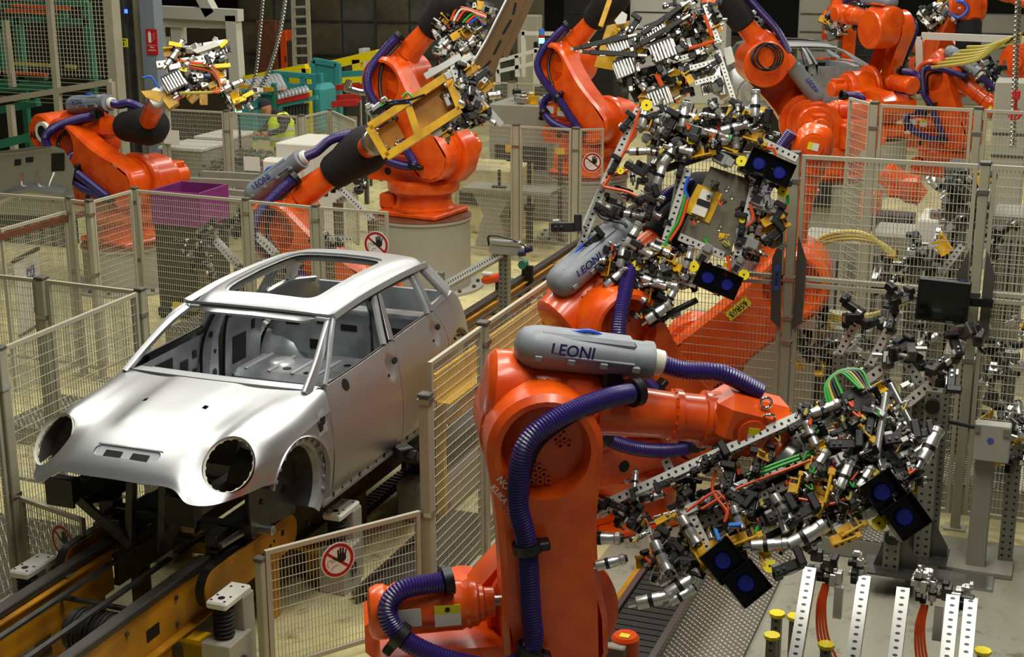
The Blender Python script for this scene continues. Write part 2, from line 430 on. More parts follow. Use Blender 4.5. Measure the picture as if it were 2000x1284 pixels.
def no_entry_sign(parent, mtx, r=0.115):
    """round prohibition plate: red ring and bar, stop hand"""
    def ring(m, r0, r1, z):
        n = 40; b = mb(m); P = [[(rr * math.cos(2 * PI * k / n), rr * math.sin(2 * PI * k / n), z) for k in range(n)] for rr in (r1, r0)]
        return b.grid(P, True)
    s = mb('sign_white').lathe([(0, r), (.004, r)], 40, RY(-PI / 2)); o = s.put('sign_plate', parent, mtx, smooth=30)
    ring('sign_red', r * .76, r * .94, .0048).put('red_ring', o, smooth=0)
    mb('sign_red').box((0, 0, .0046), (r * 1.6, r * .15, .0006), RZ(math.radians(-38))).put('red_bar', o, smooth=0)
    h = mb('text_black'); q = r / 0.115
    for x, y, l, w, a in ((.005, .030, .036, .012, 4), (.020, .036, .042, .012, 1), (.035, .034, .040, .012, -3), (.050, .026, .034, .010, -14), (-.006, .002, .034, .012, 52)):
        h.box((0, l / 2, .0056), (w, l, .0008), T(x * q, y * q, 0) @ RZ(math.radians(a)) @ Matrix.Scale(q, 4))
    h.lathe([(.0052, .031 * q), (.0062, .031 * q)], 20, T(.026 * q, .012 * q, 0) @ RY(-PI / 2))
    h.put('hand', o, smooth=0)
    c = mb('text_black'); P = [(-.052 + .022 * math.cos(t), -.012 + .022 * math.sin(t), .0052) for t in [x * .3 + 1.0 for x in range(12)]]
    c.tube([V(p) * q for p in P], .0012 * q, 4); c.tube([V((-.05, -.06, .0052)) * q, V((-.03, -.035, .0052)) * q, V((0, -.03, .0052)) * q], .0012 * q, 4)
    c.tube([V((-.048, -.006, .0052)) * q, V((-.015, 0, .0052)) * q], .0012 * q, 4)
    c.put('face_outline', o, smooth=0)
    return o
FL = Matrix(((1, 0, 0, 0), (0, 0, 1, 0), (0, -1, 0, 0), (0, 0, 0, 1))).inverted()   # sign plane XY -> panel XZ, facing -Y
def sign_on(pan, x, z, r=0.115, side=-1):
    no_entry_sign(pan, T(x, -.02 if side < 0 else .02, z) @ (RX(PI / 2) if side < 0 else RX(PI / 2) @ RY(PI)), r)
H1 = 1.82; H2 = 2.79
# right of the car
post(1.56, 0.30, 1.62, 'short square fence post with dark cap beside the low sign fence', 0.07, (.985, .52))
post(1.54, 1.32, H1, 'square post between the two mesh panels beside the silver car', 0.07, (.93,))
post(1.53, 2.95, H1, 'square fence post behind the grey hose box of the orange robot nearest the car')
post(1.52, 4.5, H1, 'square fence post at the far end of the mesh row beside the car')
panel((1.555, .38), (1.54, 1.27), .12, H1, 'wire mesh panel beside the rear door of the silver car, next to the short post')
panel((1.54, 1.37), (1.53, 2.9), .12, H1, 'wire mesh panel behind the silver car tail, in front of the yellow conveyor beam')
panel((1.53, 3.0), (1.52, 4.45), .12, H1, 'farthest wire mesh panel of the row beside the car, behind the grey hose covers')
pl = panel((.92, -.64), (1.53, .24), .08, .875, 'low mesh panel with round no-entry sign between lift post and fence post', 0.023, 0.06)
_L = math.hypot(.61, .88); sign_on(pl, _L * .44, .70, .115)
post(.90, -.67, .82, 'short dark square post holding the low sign panel by the yellow belt lifter', .05, ())
# left of the car
post(-1.16, -.33, H1, 'square fence post beside the lift unit left of the conveyor', .07, (.86, .45))
post(-1.20, 1.30, H1, 'square fence post at the corner behind the car hood', .06, (.9,))
panel((-1.14, -1.6), (-1.16, -.38), .12, H1, 'wire mesh panel in front of the checker plate, left of the conveyor start')
panel((-1.17, -.28), (-1.20, 1.25), .12, H1, 'large wire mesh panel beside the open left headlight of the silver car', .03, .07)
post(-2.12, 1.34, H1, 'wide rounded fence post with dark cap in the left fence run', .075, (.84, .3))
panel((-2.07, 1.34), (-1.25, 1.30), .12, H1, 'wire mesh panel joining the wide capped post to the corner behind the car hood')
panel((-3.6, 1.38), (-2.17, 1.34), .12, H1, 'wire mesh panel left of the wide capped post')
pl = panel((-1.12, -.30), (-.50, -.47), .08, .80, 'low mesh panel with round no-entry sign at the left of the conveyor', 0.023, 0.06)
sign_on(pl, .44, .60, .115)
# back run behind the car
for x, y, t in ((-4.0, 4.2, 'square fence post beside the silver body side panel'), (-3.72, 4.13, 'square fence post in front of the pedestal of the robot with the white ring'), (-3.70, 4.86, 'tall corner fence post in front of the purple crate'),
                (-2.33, 4.74, 'square fence post behind the car roof, left of the grey hose cover'), (-1.53, 4.67, 'square fence post behind the car roof, in front of the low orange robot')):
    post(x, y, H1, t, .055, (.93, .6, .1))
panel((-5.6, 4.2), (-4.05, 4.2), .1, H1, 'wire mesh panel in front of the silver body side panel')
panel((-3.97, 4.18), (-3.75, 4.14), .1, H1, 'narrow wire mesh panel left of the orange robot base')
panel((-3.72, 4.18), (-3.70, 4.80), .1, H1, 'wire mesh panel across the pedestal of the robot with the white ring')
panel((-3.66, 4.84), (-2.37, 4.75), .1, H1, 'wire mesh panel in front of the purple crate')
panel((-2.29, 4.73), (-1.57, 4.68), .1, H1, 'wire mesh panel right above the car roof, across the low orange robot')
pl = panel((-1.49, 4.68), (-.77, 4.68), .1, H1, 'wire mesh panel with round no-entry sign in front of the wide round pedestal')
sign_on(pl, .60, 1.50, .13)
pl = panel(gz(0, 447, 1.70).xy, gz(128, 412, 1.70).xy, .1, 1.70, 'wire mesh panel with brown top strip and white banner')
mb('rust_plate').box((.75, -.02, 1.63), (1.6, .02, .06)).put('top_strip', pl, smooth=0)
# banner hanging on it
b0 = gz(28, 535, 1.2); b1 = gz(70, 512, 1.2)
bn = thing('banner', 'white banner with dark blue letters hanging behind the fence', 'banner', b0, math.atan2(b1.y - b0.y, b1.x - b0.x))
mb('sign_white').box((.28, 0, -.25), (.55, .008, .72)).put('cloth', bn)
mb('black').box((.28, 0, .12), (.60, .03, .03)).box((.28, 0, -.62), (.60, .03, .03)).each('rod', bn)
lettering('B', .26, 'text_blue', bn, T(.34, -.008, -.07) @ RX(PI / 2) @ RZ(-PI / 2)); lettering('B', .12, 'text_blue', bn, T(.38, -.008, -.45) @ RX(PI / 2) @ RZ(-PI / 2))
# far run behind the robots
post(-6.05, 10.5, H1, 'square fence post in front of the small parts table', .07, (.85,)); post(-4.82, 10.43, H1, 'square fence post right of the worker', .07, (.7,)); post(-4.75, 11.15, H1, 'square fence post at the rear corner beside the white cooler cabinet', .07, (.8,))
post(-7.1, 10.5, H1, 'square fence post behind the black wrist cover of the left robot', .07, (.8,))
panel((-7.05, 10.5), (-6.1, 10.5), .1, H1, 'wire mesh panel in front of the white tables with small parts')
panel((-6.0, 10.5), (-4.87, 10.43), .1, H1, 'wire mesh panel in front of the worker in the yellow vest')
panel((-4.8, 10.48), (-4.76, 11.1), .1, H1, 'short return mesh panel beside the cooler cabinet')
panel((-4.7, 11.12), (-3.9, 10.25), .1, H1, 'wire mesh panel behind the purple hose of the yellow frame gripper')
post(-1.70, 10.58, H1, 'square fence post left of the round pedestal at the back', .08, (.85,)); post(-.86, 10.54, H1, 'square fence post directly in front of the round pedestal at the back', .08, (.85,)); 
panel((-1.65, 10.58), (-.92, 10.54), .1, H1, 'wire mesh panel in front of the round pedestal at the back')
pl = panel((-.82, 10.56), (-.54, 10.72), .1, H1, 'narrow mesh panel with round no-entry sign by the back pedestal')
sign_on(pl, .17, 1.38, .13)
panel((-2.6, 10.66), (-1.75, 10.58), .1, H1, 'wire mesh panel right of the wide pedestal robot')
c0 = gz(1000, 161, H1); post(c0.x, c0.y, H1, 'square fence post far behind, right of the brown panel', .09, (.85,))
c1 = gz(1083, 166, H1); panel((c0.x + .05, c0.y), c1.xy, .1, H1, 'wire mesh panel far behind, left of the curved orange arm')
c2 = gz(962, 160, H1); panel(c2.xy, (c0.x - .05, c0.y), .1, H1, 'wire mesh panel far behind the lower end of the brown panel')
# tall fence on the right
Yr = 3.27
for px, t in ((1556, 'tall fence post with brown guard plates beside the blue camera boxes'), (1926, 'tall fence post with brown guard plates beside the black monitor')):
    q = gz(px, 300 if px < 1700 else 320, H2)
    o = post(q.x, Yr, H2, t, .07, (.93, .66, .55, .48), group='tall posts with brown guard plates')
    g = mb('cap_dark')
    for sx in (-1, 1): g.prism([(sx * .045, 1.45), (sx * .12, 1.52), (sx * .13, 2.0), (sx * .06, 2.18)][::sx], -.05, -.035)
    g.put('guard_plate', o)
    mb('blue_label').box((-.088, -.054, 1.85), (.035, .004, .2)).put('maker_label', o)
    lettering('TROAX', .034, 'text_black', o, T(-.088, -.058, 1.85) @ RX(PI / 2) @ RZ(-PI / 2))
XR = [gz(1283, 282, H2).x, gz(1556, 300, H2).x, gz(1926, 320, H2).x, 5.9]
post(XR[0], Yr, H2, 'tall fence post partly hidden behind the large gripper with the square plate', .07, (.9,))
for i, t in ((0, 'tall mesh panel across the orange robot with the yellow number label'), (1, 'tall mesh panel behind the black monitor'), (2, 'tall mesh fence beyond the monitor post, behind the control box post')):
    panel((XR[i] + .05, Yr), (XR[i + 1] - .05, Yr), .12, H2, t, .027, .068, .03, .002, mid=1.80)
q0 = gz(1660, 190, H2); q1 = gz(1709, 203, H2); q2 = gz(1912, 213, H2)
for q, t in ((q1, 'tall fence post between two back mesh panels, in front of the orange robots'), (q2, 'tall fence post at the back, right of the orange robot base')): post(q.x, q.y, H2, t, .07, (.92,))
panel(q0.xy, (q1.x - .04, q1.y + .03), .12, H2, 'short tall mesh panel in front of the grey hose cover end', .03, .075)
panel((q1.x + .05, q1.y), (q2.x - .05, q2.y), .12, H2, 'tall mesh panel in front of the low orange robot at the back right', .03, .075)
panel((q2.x + .05, q2.y), (q2.x + 1.2, q2.y - .1), .12, H2, 'tall back mesh panel below the hanging chain', .03, .075)

# ================================================================== conveyor
ZR = .66
def conveyor(y0, y1, label, front, bm='yellow_beam'):
    o = thing('conveyor', label, 'conveyor', (0, y0, 0)); L = y1 - y0
    for s in (-1, 1):
        x = .36 * s
        b = mb(bm).box((x, L / 2, ZR - .20), (.045, L, .30), ch=.006)
        b.box((x + .03 * s, L / 2, ZR - .345), (.09, L, .012)).box((x - .03 * s, L / 2, ZR - .055), (.09, L, .012)); bo = b.put('side_beam', o)
        bolts = mb('steel_dark')
        for k in range(int(L / .5)):
            for dz in (-.11, -.28): bolts.cyl((x + .02 * s, .2 + k * .5, ZR + dz), (x + .035 * s, .2 + k * .5, ZR + dz), .016, 8)
        bolts.each('bolt', bo)
        for k in range(max(1, int(L / 1.2))): mb('black').box((x + .024 * s, .75 + k * 1.2, ZR - .22), (.004, .13, .075)).put('slot', bo)
        mb('rail_dark').box((x, L / 2, ZR - .02), (.085, L, .05), ch=.008).put('rail', o)
        mb('steel_dark').box((.15 * s - .05, L / 2, ZR - .06), (.035, L, .02)).put('guide_strip', o)
        for k in range(int(L / .9) + 1):
            mb('steel').box((x - .055 * s, min(.3 + k * .9, L - .1), ZR - .038), (.02, .05, .012)).put('latch', o)
            mb(bm).box((x, min(.25 + k * .9, L - .1), (ZR - .35) / 2), (.08, .1, ZR - .35)).put('leg', o)
    for k in range(max(1, int((L - .5) / .8) + 1)):
        mb('steel_dark').cyl((-.34, .45 + k * .8, ZR - .16), (.34, .45 + k * .8, ZR - .16), .018, 10).put('cross_rod', o)
    m = mb('dark_machine').cyl((-.12, L * .72, .42), (.22, L * .72, .42), .13, 18, ch=.02).box((.0, L * .72, .30), (.2, .2, .14))
    for k in range(8): m.cyl((-.06 + k * .03, L * .72, .42), (-.05 + k * .03, L * .72, .42), .142, 18)
    m.put('drive_motor', o)
    return o
conveyor(-3.0, -.42, 'yellow side-beam conveyor with dark rails in front of the car', True)
conveyor(-.36, 3.2, 'conveyor section under the car with shade painted into its beams', False, 'beam_shaded')
conveyor(3.3, 12.5, 'yellow conveyor section running away behind the car', False)
def lift(x, y, label, s):
    o = thing('lift_unit', label, 'lift unit', (x, y, 0), 0, 'lift units beside the conveyor')
    mb('pedestal_grey').box((.0, .12, .27), (.15, .13, .54), ch=.006).box((0, -.03, .16), (.2, .26, .32), ch=.006).put('column', o)
    b = mb('rubber')
    for k in range(7): b.lathe([(0, .052), (.012, .066), (.026, .052)], 18, T(0, -.05, .33 + k * .027) @ RY(-PI / 2))
    b.put('bellows', o)
    t = mb('white_paint').box((0, .02, .555), (.145, .30, .05), ch=.012).put('top_plate', o)
    h = mb('black').cyl((0, -.06, .58), (0, -.06, .582), .022, 14)
    for dx, dy in ((-.045, -.1), (.045, -.1), (-.045, -.03), (.045, -.03), (-.03, .1), (.04, .12)): h.cyl((dx, dy, .58), (dx, dy, .582), .009, 8)
    h.each('bolt_hole', t)
    mb('yellow').box((-s * .22, -.02, .26), (.26, .12, .03)).box((-s * .22, .03, .14), (.26, .02, .24)).put('yellow_bracket', o)
    mb('steel_dark').cyl((s * .1, -.03, .16), (s * .115, -.03, .16), .045, 14).put('bearing', o)
    return o
lift(.68, -.70, 'lift unit with white top plate at the right of the conveyor start', 1); lift(-.70, -.76, 'lift unit with white top plate at the left of the conveyor start', -1)
lift(.70, .74, 'lift unit with grey top plate below the front wheel arch', 1); lift(-.70, .78, 'lift unit below the far front wheel arch of the car', -1)
def belt_lifter(x, y0, y1, label):
    o = thing('belt_lifter', label, 'belt lifter', (x, y0, 0)); L = y1 - y0; n = 12; pts = []
    for k in range(n + 1): a = PI / 2 + PI * k / n; pts.append((math.cos(a), math.sin(a), 0))
    def st(r): return [(.13 + r * math.cos(PI / 2 + PI * k / n), r * math.sin(PI / 2 + PI * k / n)) for k in range(n + 1)] + [(L - .13 + r * math.cos(-PI / 2 + PI * k / n), r * math.sin(-PI / 2 + PI * k / n)) for k in range(n + 1)]
    m_ = T(0, 0, .55) @ RZ(PI / 2)
    mb('yellow_beam').prism(st(.125), -.045, -.03, m_).put('side_plate', o)
    mb('black').prism(st(.13), -.03, .03, m_).put('belt', o)
    h = mb('black')
    for k in range(5): h.cyl((.044, L * .55 + k * .05, .52 + k * .012), (.047, L * .55 + k * .05, .52 + k * .012), .012, 8)
    h.cyl((.044, L - .2, .58), (.047, L - .2, .58), .022, 10); h.each('hole', o)
    mb('yellow_beam').box((0, L * .3, .21), (.05, .12, .42)).box((0, L * .75, .21), (.05, .12, .42)).each('stand', o)
belt_lifter(.50, -.72, .42, 'yellow rounded belt lifter plate with black belt under the car front')
belt_lifter(-.52, -.72, .42, 'dark belt lifter on the far side under the car front')
# ================================================================== car body (x across, y to the rear, z up from wheel ground)
car = thing('bare_car', 'bare silver hatchback car body shell without glass, wheels and lamps on the conveyor', 'car', (0, 0, .6))
def spline_fn(keys):
    """monotone-ish cubic through (t, v)"""
    def f(t):
        if t <= keys[0][0]: return keys[0][1]
        if t >= keys[-1][0]: return keys[-1][1]
        i = 0
        while keys[i + 1][0] < t: i += 1
        (t1, v1), (t2, v2) = keys[i], keys[i + 1]
        m1 = (v2 - keys[i - 1][1]) / (t2 - keys[i - 1][0]) if i else (v2 - v1) / (t2 - t1)
        m2 = (keys[i + 2][1] - v1) / (keys[i + 2][0] - t1) if i + 2 < len(keys) else (v2 - v1) / (t2 - t1)
        h = t2 - t1; s = (t - t1) / h
        return (2 * s ** 3 - 3 * s * s + 1) * v1 + (s ** 3 - 2 * s * s + s) * h * m1 + (-2 * s ** 3 + 3 * s * s) * v2 + (s ** 3 - s * s) * h * m2
    return f
plan = spline_fn([(-.45, .775), (-.25, .822), (0, .838), (.42, .846), (1.0, .852), (1.8, .856), (2.3, .852), (2.6, .835), (2.85, .785), (3.05, .70), (3.14, .60)])
prof = spline_fn([(.15, -.06), (.22, -.035), (.30, -.012), (.45, .004), (.60, .004), (.72, -.012), (.82, -.038), (.90, -.07), (.98, -.108), (1.06, -.145)])
def Xs(y, z): return plan(y) + prof(z)
beltz = spline_fn([(.42, .936), (.67, .940), (1.13, .952), (1.84, .984), (2.23, .996), (2.7, 1.02)])
def mirror(P): return [[(-p[0], p[1], p[2]) for p in reversed(row)] for row in P]
def both(name, rows_fn, m, parent=car, smooth=60, thick=0.0):
    for s in (1, -1):
        P = rows_fn()
        if s < 0: P = mirror(P)
        b = mb(m).grid(P); o = b.put(name, parent, smooth=smooth)
        if thick:
            md = o.modifiers.new('thickness', 'SOLIDIFY'); md.thickness = thick; md.offset = -1
# ---- front clamshell: control net (rows front edge -> windscreen, columns centre -> side)
NET = [
 [(0, -.815, .668), (.2, -.812, .664), (.40, -.79, .652), (.515, -.805, .578), (.64, -.73, .560), (.735, -.57, .568), (.782, -.37, .565)],
 [(0, -.745, .728), (.2, -.742, .724), (.38, -.73, .71), (.48, -.73, .66), (.62, -.675, .612), (.755, -.52, .635), (.802, -.33, .63)],
 [(0, -.64, .785), (.2, -.635, .782), (.37, -.62, .772), (.47, -.60, .752), (.62, -.54, .735), (.772, -.44, .715), (.812, -.27, .69)],
 [(0, -.48, .842), (.2, -.475, .839), (.37, -.46, .832), (.48, -.44, .836), (.615, -.40, .866), (.755, -.32, .800), (.818, -.18, .725)],
 [(0, -.27, .890), (.2, -.265, .889), (.37, -.25, .876), (.50, -.235, .890), (.625, -.20, .902), (.755, -.15, .835), (.820, -.04, .748)],
 [(0, .03, .930), (.2, .035, .930), (.38, .05, .918), (.52, .07, .920), (.65, .10, .920), (.760, .12, .855), (.822, .16, .770)],
 [(0, .27, .952), (.2, .28, .950), (.39, .30, .942), (.54, .335, .936), (.675, .385, .930), (.757, .470, .915), (.822, .424, .800)],
]
def net_eval(NET, nu, nv):
    rows = [crom(r, nu) for r in NET]; cols = len(rows[0]); out = []
    cc = [crom([rows[i][j] for i in range(len(rows))], nv) for j in range(cols)]
    return [[cc[j][i] for j in range(cols)] for i in range(len(cc[0]))]
SURF = net_eval(NET, 8, 8)
HC = V((.632, -.522, .738)); HN = V((.25, -.72, .65)).normalized()          # headlamp opening
HX = V((1, 0, 0)); HX = (HX - HN * HX.dot(HN)).normalized(); HY = HN.cross(HX)
HA, HB = .152, .183
def hood():
    bm = bmesh.new(); rows = []
    full = [[(-p[0], p[1], p[2]) for p in reversed(r)][:-1] + [tuple(p) for p in r] for r in SURF]
    vs = [[bm.verts.new(p) for p in r] for r in full]
    for i in range(len(vs) - 1):
        for j in range(len(vs[0]) - 1): bm.faces.new((vs[i][j], vs[i][j + 1], vs[i + 1][j + 1], vs[i + 1][j]))
    bm.normal_update()
    # raised bulge in the middle of the bonnet
    for v in bm.verts:
        a = abs(v.co.x); t = max(0, min(1, (v.co.y + .50) / .16)); t = t * t * (3 - 2 * t)
        edge = .235 + .05 * max(0, v.co.y + .3)
        k = 1 / (1 + math.exp((a - edge) / .018)); v.co.z += .013 * k * t
    me = bpy.data.meshes.new('hood'); bm.to_mesh(me); bm.free(); me.materials.append(MT['silver_body'])
    return me
def cut(me, cutters, name, parent, mats):
    """solid sheet minus cutters"""
    o = bpy.data.objects.new('tmp', me); COL.objects.link(o)
    md = o.modifiers.new('s', 'SOLIDIFY'); md.thickness = .006; md.offset = -1
    cs = []
    for c in cutters:
        cme = c.mesh('cut', 0); co = bpy.data.objects.new('cut', cme); COL.objects.link(co); cs.append(co)
        bo = o.modifiers.new('b', 'BOOLEAN'); bo.operation = 'DIFFERENCE'; bo.object = co; bo.solver = 'EXACT'
    bpy.context.view_layer.update()
    dg = bpy.context.evaluated_depsgraph_get(); r = bpy.data.meshes.new_from_object(o.evaluated_get(dg))
    for c in cs: bpy.data.objects.remove(c)
    bpy.data.objects.remove(o)
    r.materials.clear()
    for m in mats: r.materials.append(MT[m])
    r.polygons.foreach_set('use_smooth', [True] * len(r.polygons)); r.set_sharp_from_angle(angle=math.radians(42))
    return put(name, r, parent)
def ell_cutter(c, n, hx, hy, a, b, d0, d1, seg=40):
    m = Matrix((hx, hy, n)).transposed().to_4x4(); m.translation = c
    P = [[(a * math.cos(2 * PI * k / seg), b * math.sin(2 * PI * k / seg), z) for k in range(seg)] for z in (d0, d1)]
    c_ = MB(); c_.add(P[0] + P[1], [tuple(range(seg - 1, -1, -1)), tuple(range(seg, 2 * seg))] + [(k, (k + 1) % seg, seg + (k + 1) % seg, seg + k) for k in range(seg)], m)
    return c_
cuts = []
for s in (1, -1):
    fx = V((s, 1, 1)); c = HC * 1; c.x *= s; n = HN * 1; n.x *= s; hx = HX * 1; hx.x *= s; hy = n.cross(hx)
    cuts.append(ell_cutter(c, n, hx, hy, HA, HB, -.16, .22))
SCY = V((0, -.655, .783))
sn = V((0, -.52, .85)).normalized(); shx = V((1, 0, 0)); shy = sn.cross(shx)
def stadium_cutter(c, n, hx, hy, L, r, d0, d1, seg=12):
    m = Matrix((hx, hy, n)).transposed().to_4x4(); m.translation = c
    p = [(L + r * math.cos(-PI / 2 + PI * k / seg), r * math.sin(-PI / 2 + PI * k / seg)) for k in range(seg + 1)] + [(-L + r * math.cos(PI / 2 + PI * k / seg), r * math.sin(PI / 2 + PI * k / seg)) for k in range(seg + 1)]
    N = len(p); c_ = MB()
    c_.add([(a, b, d0) for a, b in p] + [(a, b, d1) for a, b in p], [tuple(range(N - 1, -1, -1)), tuple(range(N, 2 * N))] + [(k, (k + 1) % N, N + (k + 1) % N, N + k) for k in range(N)], m); return c_
cuts.append(stadium_cutter(SCY, sn, shx, shy, .185, .05, -.05, .08))
for s in (-1, 1): cuts.append(mb('black').box((s * .222, -.106, .93), (.03, .045, .08)))
hd = cut(hood(), cuts, 'hood', car, ['silver_body'])
# scoop tray with two dark ports
tr = mb('pressed_bright'); _m = Matrix((shx, shy, sn)).transposed().to_4x4(); _m.translation = SCY
tr.box((0, 0, -.03), (.47, .105, .008), _m).box((0, .052, -.028), (.46, .008, .03), _m).box((0, -.052, -.028), (.46, .008, .03), _m); so = tr.put('scoop_tray', car)
for s in (-1, 1): mb('black').box((s * .095, -.012, -.024), (.12, .05, .008), _m).put('port', so)
# headlamp rim flanges with notched inner edge
for s in (1, -1):
    b = mb('white_paint'); seg = 64; R0 = []; R1 = []; R2 = []
    for k in range(seg):
        a = 2 * PI * k / seg; e = (HX * math.cos(a) * HA + HY * math.sin(a) * HB)
        inn = .965 if k % 4 < 3 else .925
        R0.append(HC + e * 1.0 + HN * .006); R1.append(HC + e * .985 - HN * .012); R2.append(HC + e * (inn - .04) - HN * .015)
    P = [R0, R1, R2]
    if s < 0: P = [[V((-p.x, p.y, p.z)) for p in reversed(r)] for r in P]
    b.grid(P, True); b.put('headlamp_flange', car, smooth=50)
# ---- fenders
arcC = (-.01, .405); arcR = .345
def fender():
    outer = crom([tuple(SURF[i][-1]) for i in range(0, len(SURF), 4)], 3)
    tail = crom([SURF[-1][-1], (Xs(.41, .70), .408, .70), (Xs(.41, .55), .404, .55), (Xs(.41, .26), .406, .26), (Xs(.40, .18), .40, .18)], 8)
    outer = outer + tail[1:]
    L = [0]
    for a, b in zip(outer, outer[1:]): L.append(L[-1] + (b - a).length)
    inner = []
    for k in range(len(outer)):
        t = L[k] / L[-1]
        if t < .9: a = math.radians(152 - t / .9 * 186); y, z = arcC[0] + arcR * math.cos(a), arcC[1] + arcR * math.sin(a)
        else:
            a = math.radians(-34); u = (t - .9) / .1; y0, z0 = arcC[0] + arcR * math.cos(a), arcC[1] + arcR * math.sin(a); y, z = y0 + u * (.30 - y0), z0 + u * (.18 - z0)
        inner.append(V((Xs(y, z) - .004, y, z)))
    rows = []
    for j in range(13):
        t = j / 12; row = []
        for a, b in zip(outer, inner):
            p = a.lerp(b, t); w = math.sin(PI * t); x = Xs(p.y, p.z)
            bl = min(1, t * 2.5); row.append(V((p.x * (1 - bl) + x * bl + .010 * math.exp(-((1 - t) / .12) ** 2), p.y, p.z)))
        rows.append(row)
    rows.append([V((p.x - .035, p.y + (arcC[0] - p.y) * .0, p.z)) for p in rows[-1]])
    return [list(r) for r in rows]
both('fender', fender, 'silver_body', smooth=50)
# side scuttle recess on the fender
for s in (1, -1):
    b = mb('silver_inner'); y0, y1, z0, z1 = .225, .375, .68, .84
    pts = [(y0, z0), (y1 - .02, z0 + .01), (y1, z1 - .03), (y1 - .03, z1), (y0 + .05, z1 - .02)]
    b.add([(s * (Xs(y, z) + .0035), y, z) for y, z in pts], [tuple(range(5))[::s]]); q = b.put('side_scuttle', car, smooth=0)
    bb = mb('black'); 
    for y, z, w, h in ((.275, .735, .05, .075), (.315, .765, .05, .06)): bb.box((s * (Xs(y, z) + .004), y, z), (.006, w, h), None)
    bb.put('cutout', q)
# inner arch ring + wheelhouse
for s in (1, -1):
    b = mb('silver_inner'); R = []
    for r, x in ((arcR + .002, .815), (arcR - .055, .80), (arcR - .065, .76), (arcR - .065, .45)):
        R.append([(s * x, arcC[0] + r * math.cos(math.radians(a)), arcC[1] + r * math.sin(math.radians(a))) for a in range(160, -46, -6)][::s])
    b.grid(R[:3]); b.put('arch_flange', car); mb('steel_dark').grid(R[2:]).put('wheelhouse', car)  # dark steel on the barrel puts the arch's inner shade into its colour
    d = mb('steel_dark').prism([(-.30, .2), (.26, .12), (.26, .62), (.1, .72), (-.15, .70), (-.30, .5)], -.006, .006, T(s * .62, 0, 0) @ RZ(PI / 2)); d.put('strut_panel', car)
    h = mb('black')
    for y, z, r in ((-.02, .52, .03), (.12, .34, .028), (-.16, .36, .02)): h.cyl((s * .60, y, z), (s * .634, y, z), r, 12)
    h.each('panel_hole', car)
    dots = mb('silver_inner')
    for a in range(150, -30, -14):
        aa = math.radians(a); dots.cyl((s * .826, arcC[0] + (arcR - .018) * math.cos(aa), arcC[1] + (arcR - .018) * math.sin(aa)), (s * .80, arcC[0] + (arcR - .018) * math.cos(aa), arcC[1] + (arcR - .018) * math.sin(aa)), .013, 8)
    dots.each('arch_clip', car)
# ---- doors and rear quarter
g1 = spline_fn([(.2, .403), (.26, .410), (.45, .410), (.64, .407), (.80, .432), (.94, .492)])
g2 = spline_fn([(.2, 1.475), (.33, 1.472), (.56, 1.457), (.71, 1.464), (.85, 1.498), (.966, 1.549)])
g3 = spline_fn([(.2, 2.20), (.5, 2.30), (.70, 2.343), (.81, 2.362), (.92, 2.33), (1.0, 2.287)])
def dish(y, z, cy, cz, ry, rz, d):
    q = ((y - cy) / ry) ** 2 + ((z - cz) / rz) ** 2
    return d * (1 - q) ** 1.0 if q < 1 else 0
def door(ga, gb, dishes):
    def f():
        rows = []
        for i in range(41):
            t = i / 40; row = []
            for j in range(61):
                u = j / 60; zz = .235 + t * (.96 - .235); ya = ga(zz) + .0035; yb = gb(zz) - .0035; y = ya + (yb - ya) * u
                z = .235 + t * (beltz(y) - .235); ya = ga(z) + .0035; yb = gb(z) - .0035; y = ya + (yb - ya) * u
                x = Xs(y, z) - sum(dish(y, z, *d) for d in dishes)
                row.append((x, y, z))
            rows.append(row)
        # lower return edge
        return rows
    return f
def hole(k, s, y, z, r, sy=1.0, off=0.0):
    n = V((1, -(Xs(y + .01, z) - Xs(y - .01, z)) / .02, -(Xs(y, z + .01) - Xs(y, z - .01)) / .02)).normalized(); p = V((Xs(y, z), y, z)) + n * off; n.x *= s; p.x *= s
    k.lathe([(-.002, r), (.0025, r)], 20, frame(p, n), sy=sy)
for s in (1, -1):
    for nm, ga, gb, hy, hz in (('front_door', g1, g2, 1.372, .816), ('rear_door', g2, g3, 2.181, .852)):
        P = door(ga, gb, [(hy, hz, .075, .10, .034), (hy + .08, hz + .032, .035, .026, .012)])()
        edge = [(p[0] - .02, p[1], p[2] + .004) for p in P[-1]]
        low = [(p[0] - .02, p[1], p[2]) for p in P[0]]
        P = [low] + P + [edge]
        fr = [[(r[0][0] - .02, r[0][1], r[0][2])] + list(r) + [(r[-1][0] - .02, r[-1][1], r[-1][2])] for r in P]
        if s < 0: fr = mirror(fr)
        d = mb('silver_body').grid(fr).put(nm, car, smooth=40)
        k = mb('black')
        hole(k, s, hy + .085, hz + .032, .022, 1.5, -.002)
        hole(k, s, hy - .07, hz - .035, .012, 1.3, .0)
        if nm == 'front_door':
            hole(k, s, .72, .885, .042, 1.05, .0)
        k.each('handle_hole', d)
        b = mb('black'); ya, yb = ga(.95), gb(.98)      # dark seal along the window sill
        b.tube([(s * (Xs(y, beltz(y)) - .012), y, beltz(y) + .006) for y in [ya + .02 + (yb - ya - .05) * i / 10 for i in range(11)]], .009, 6); b.put('sill_seal', d)
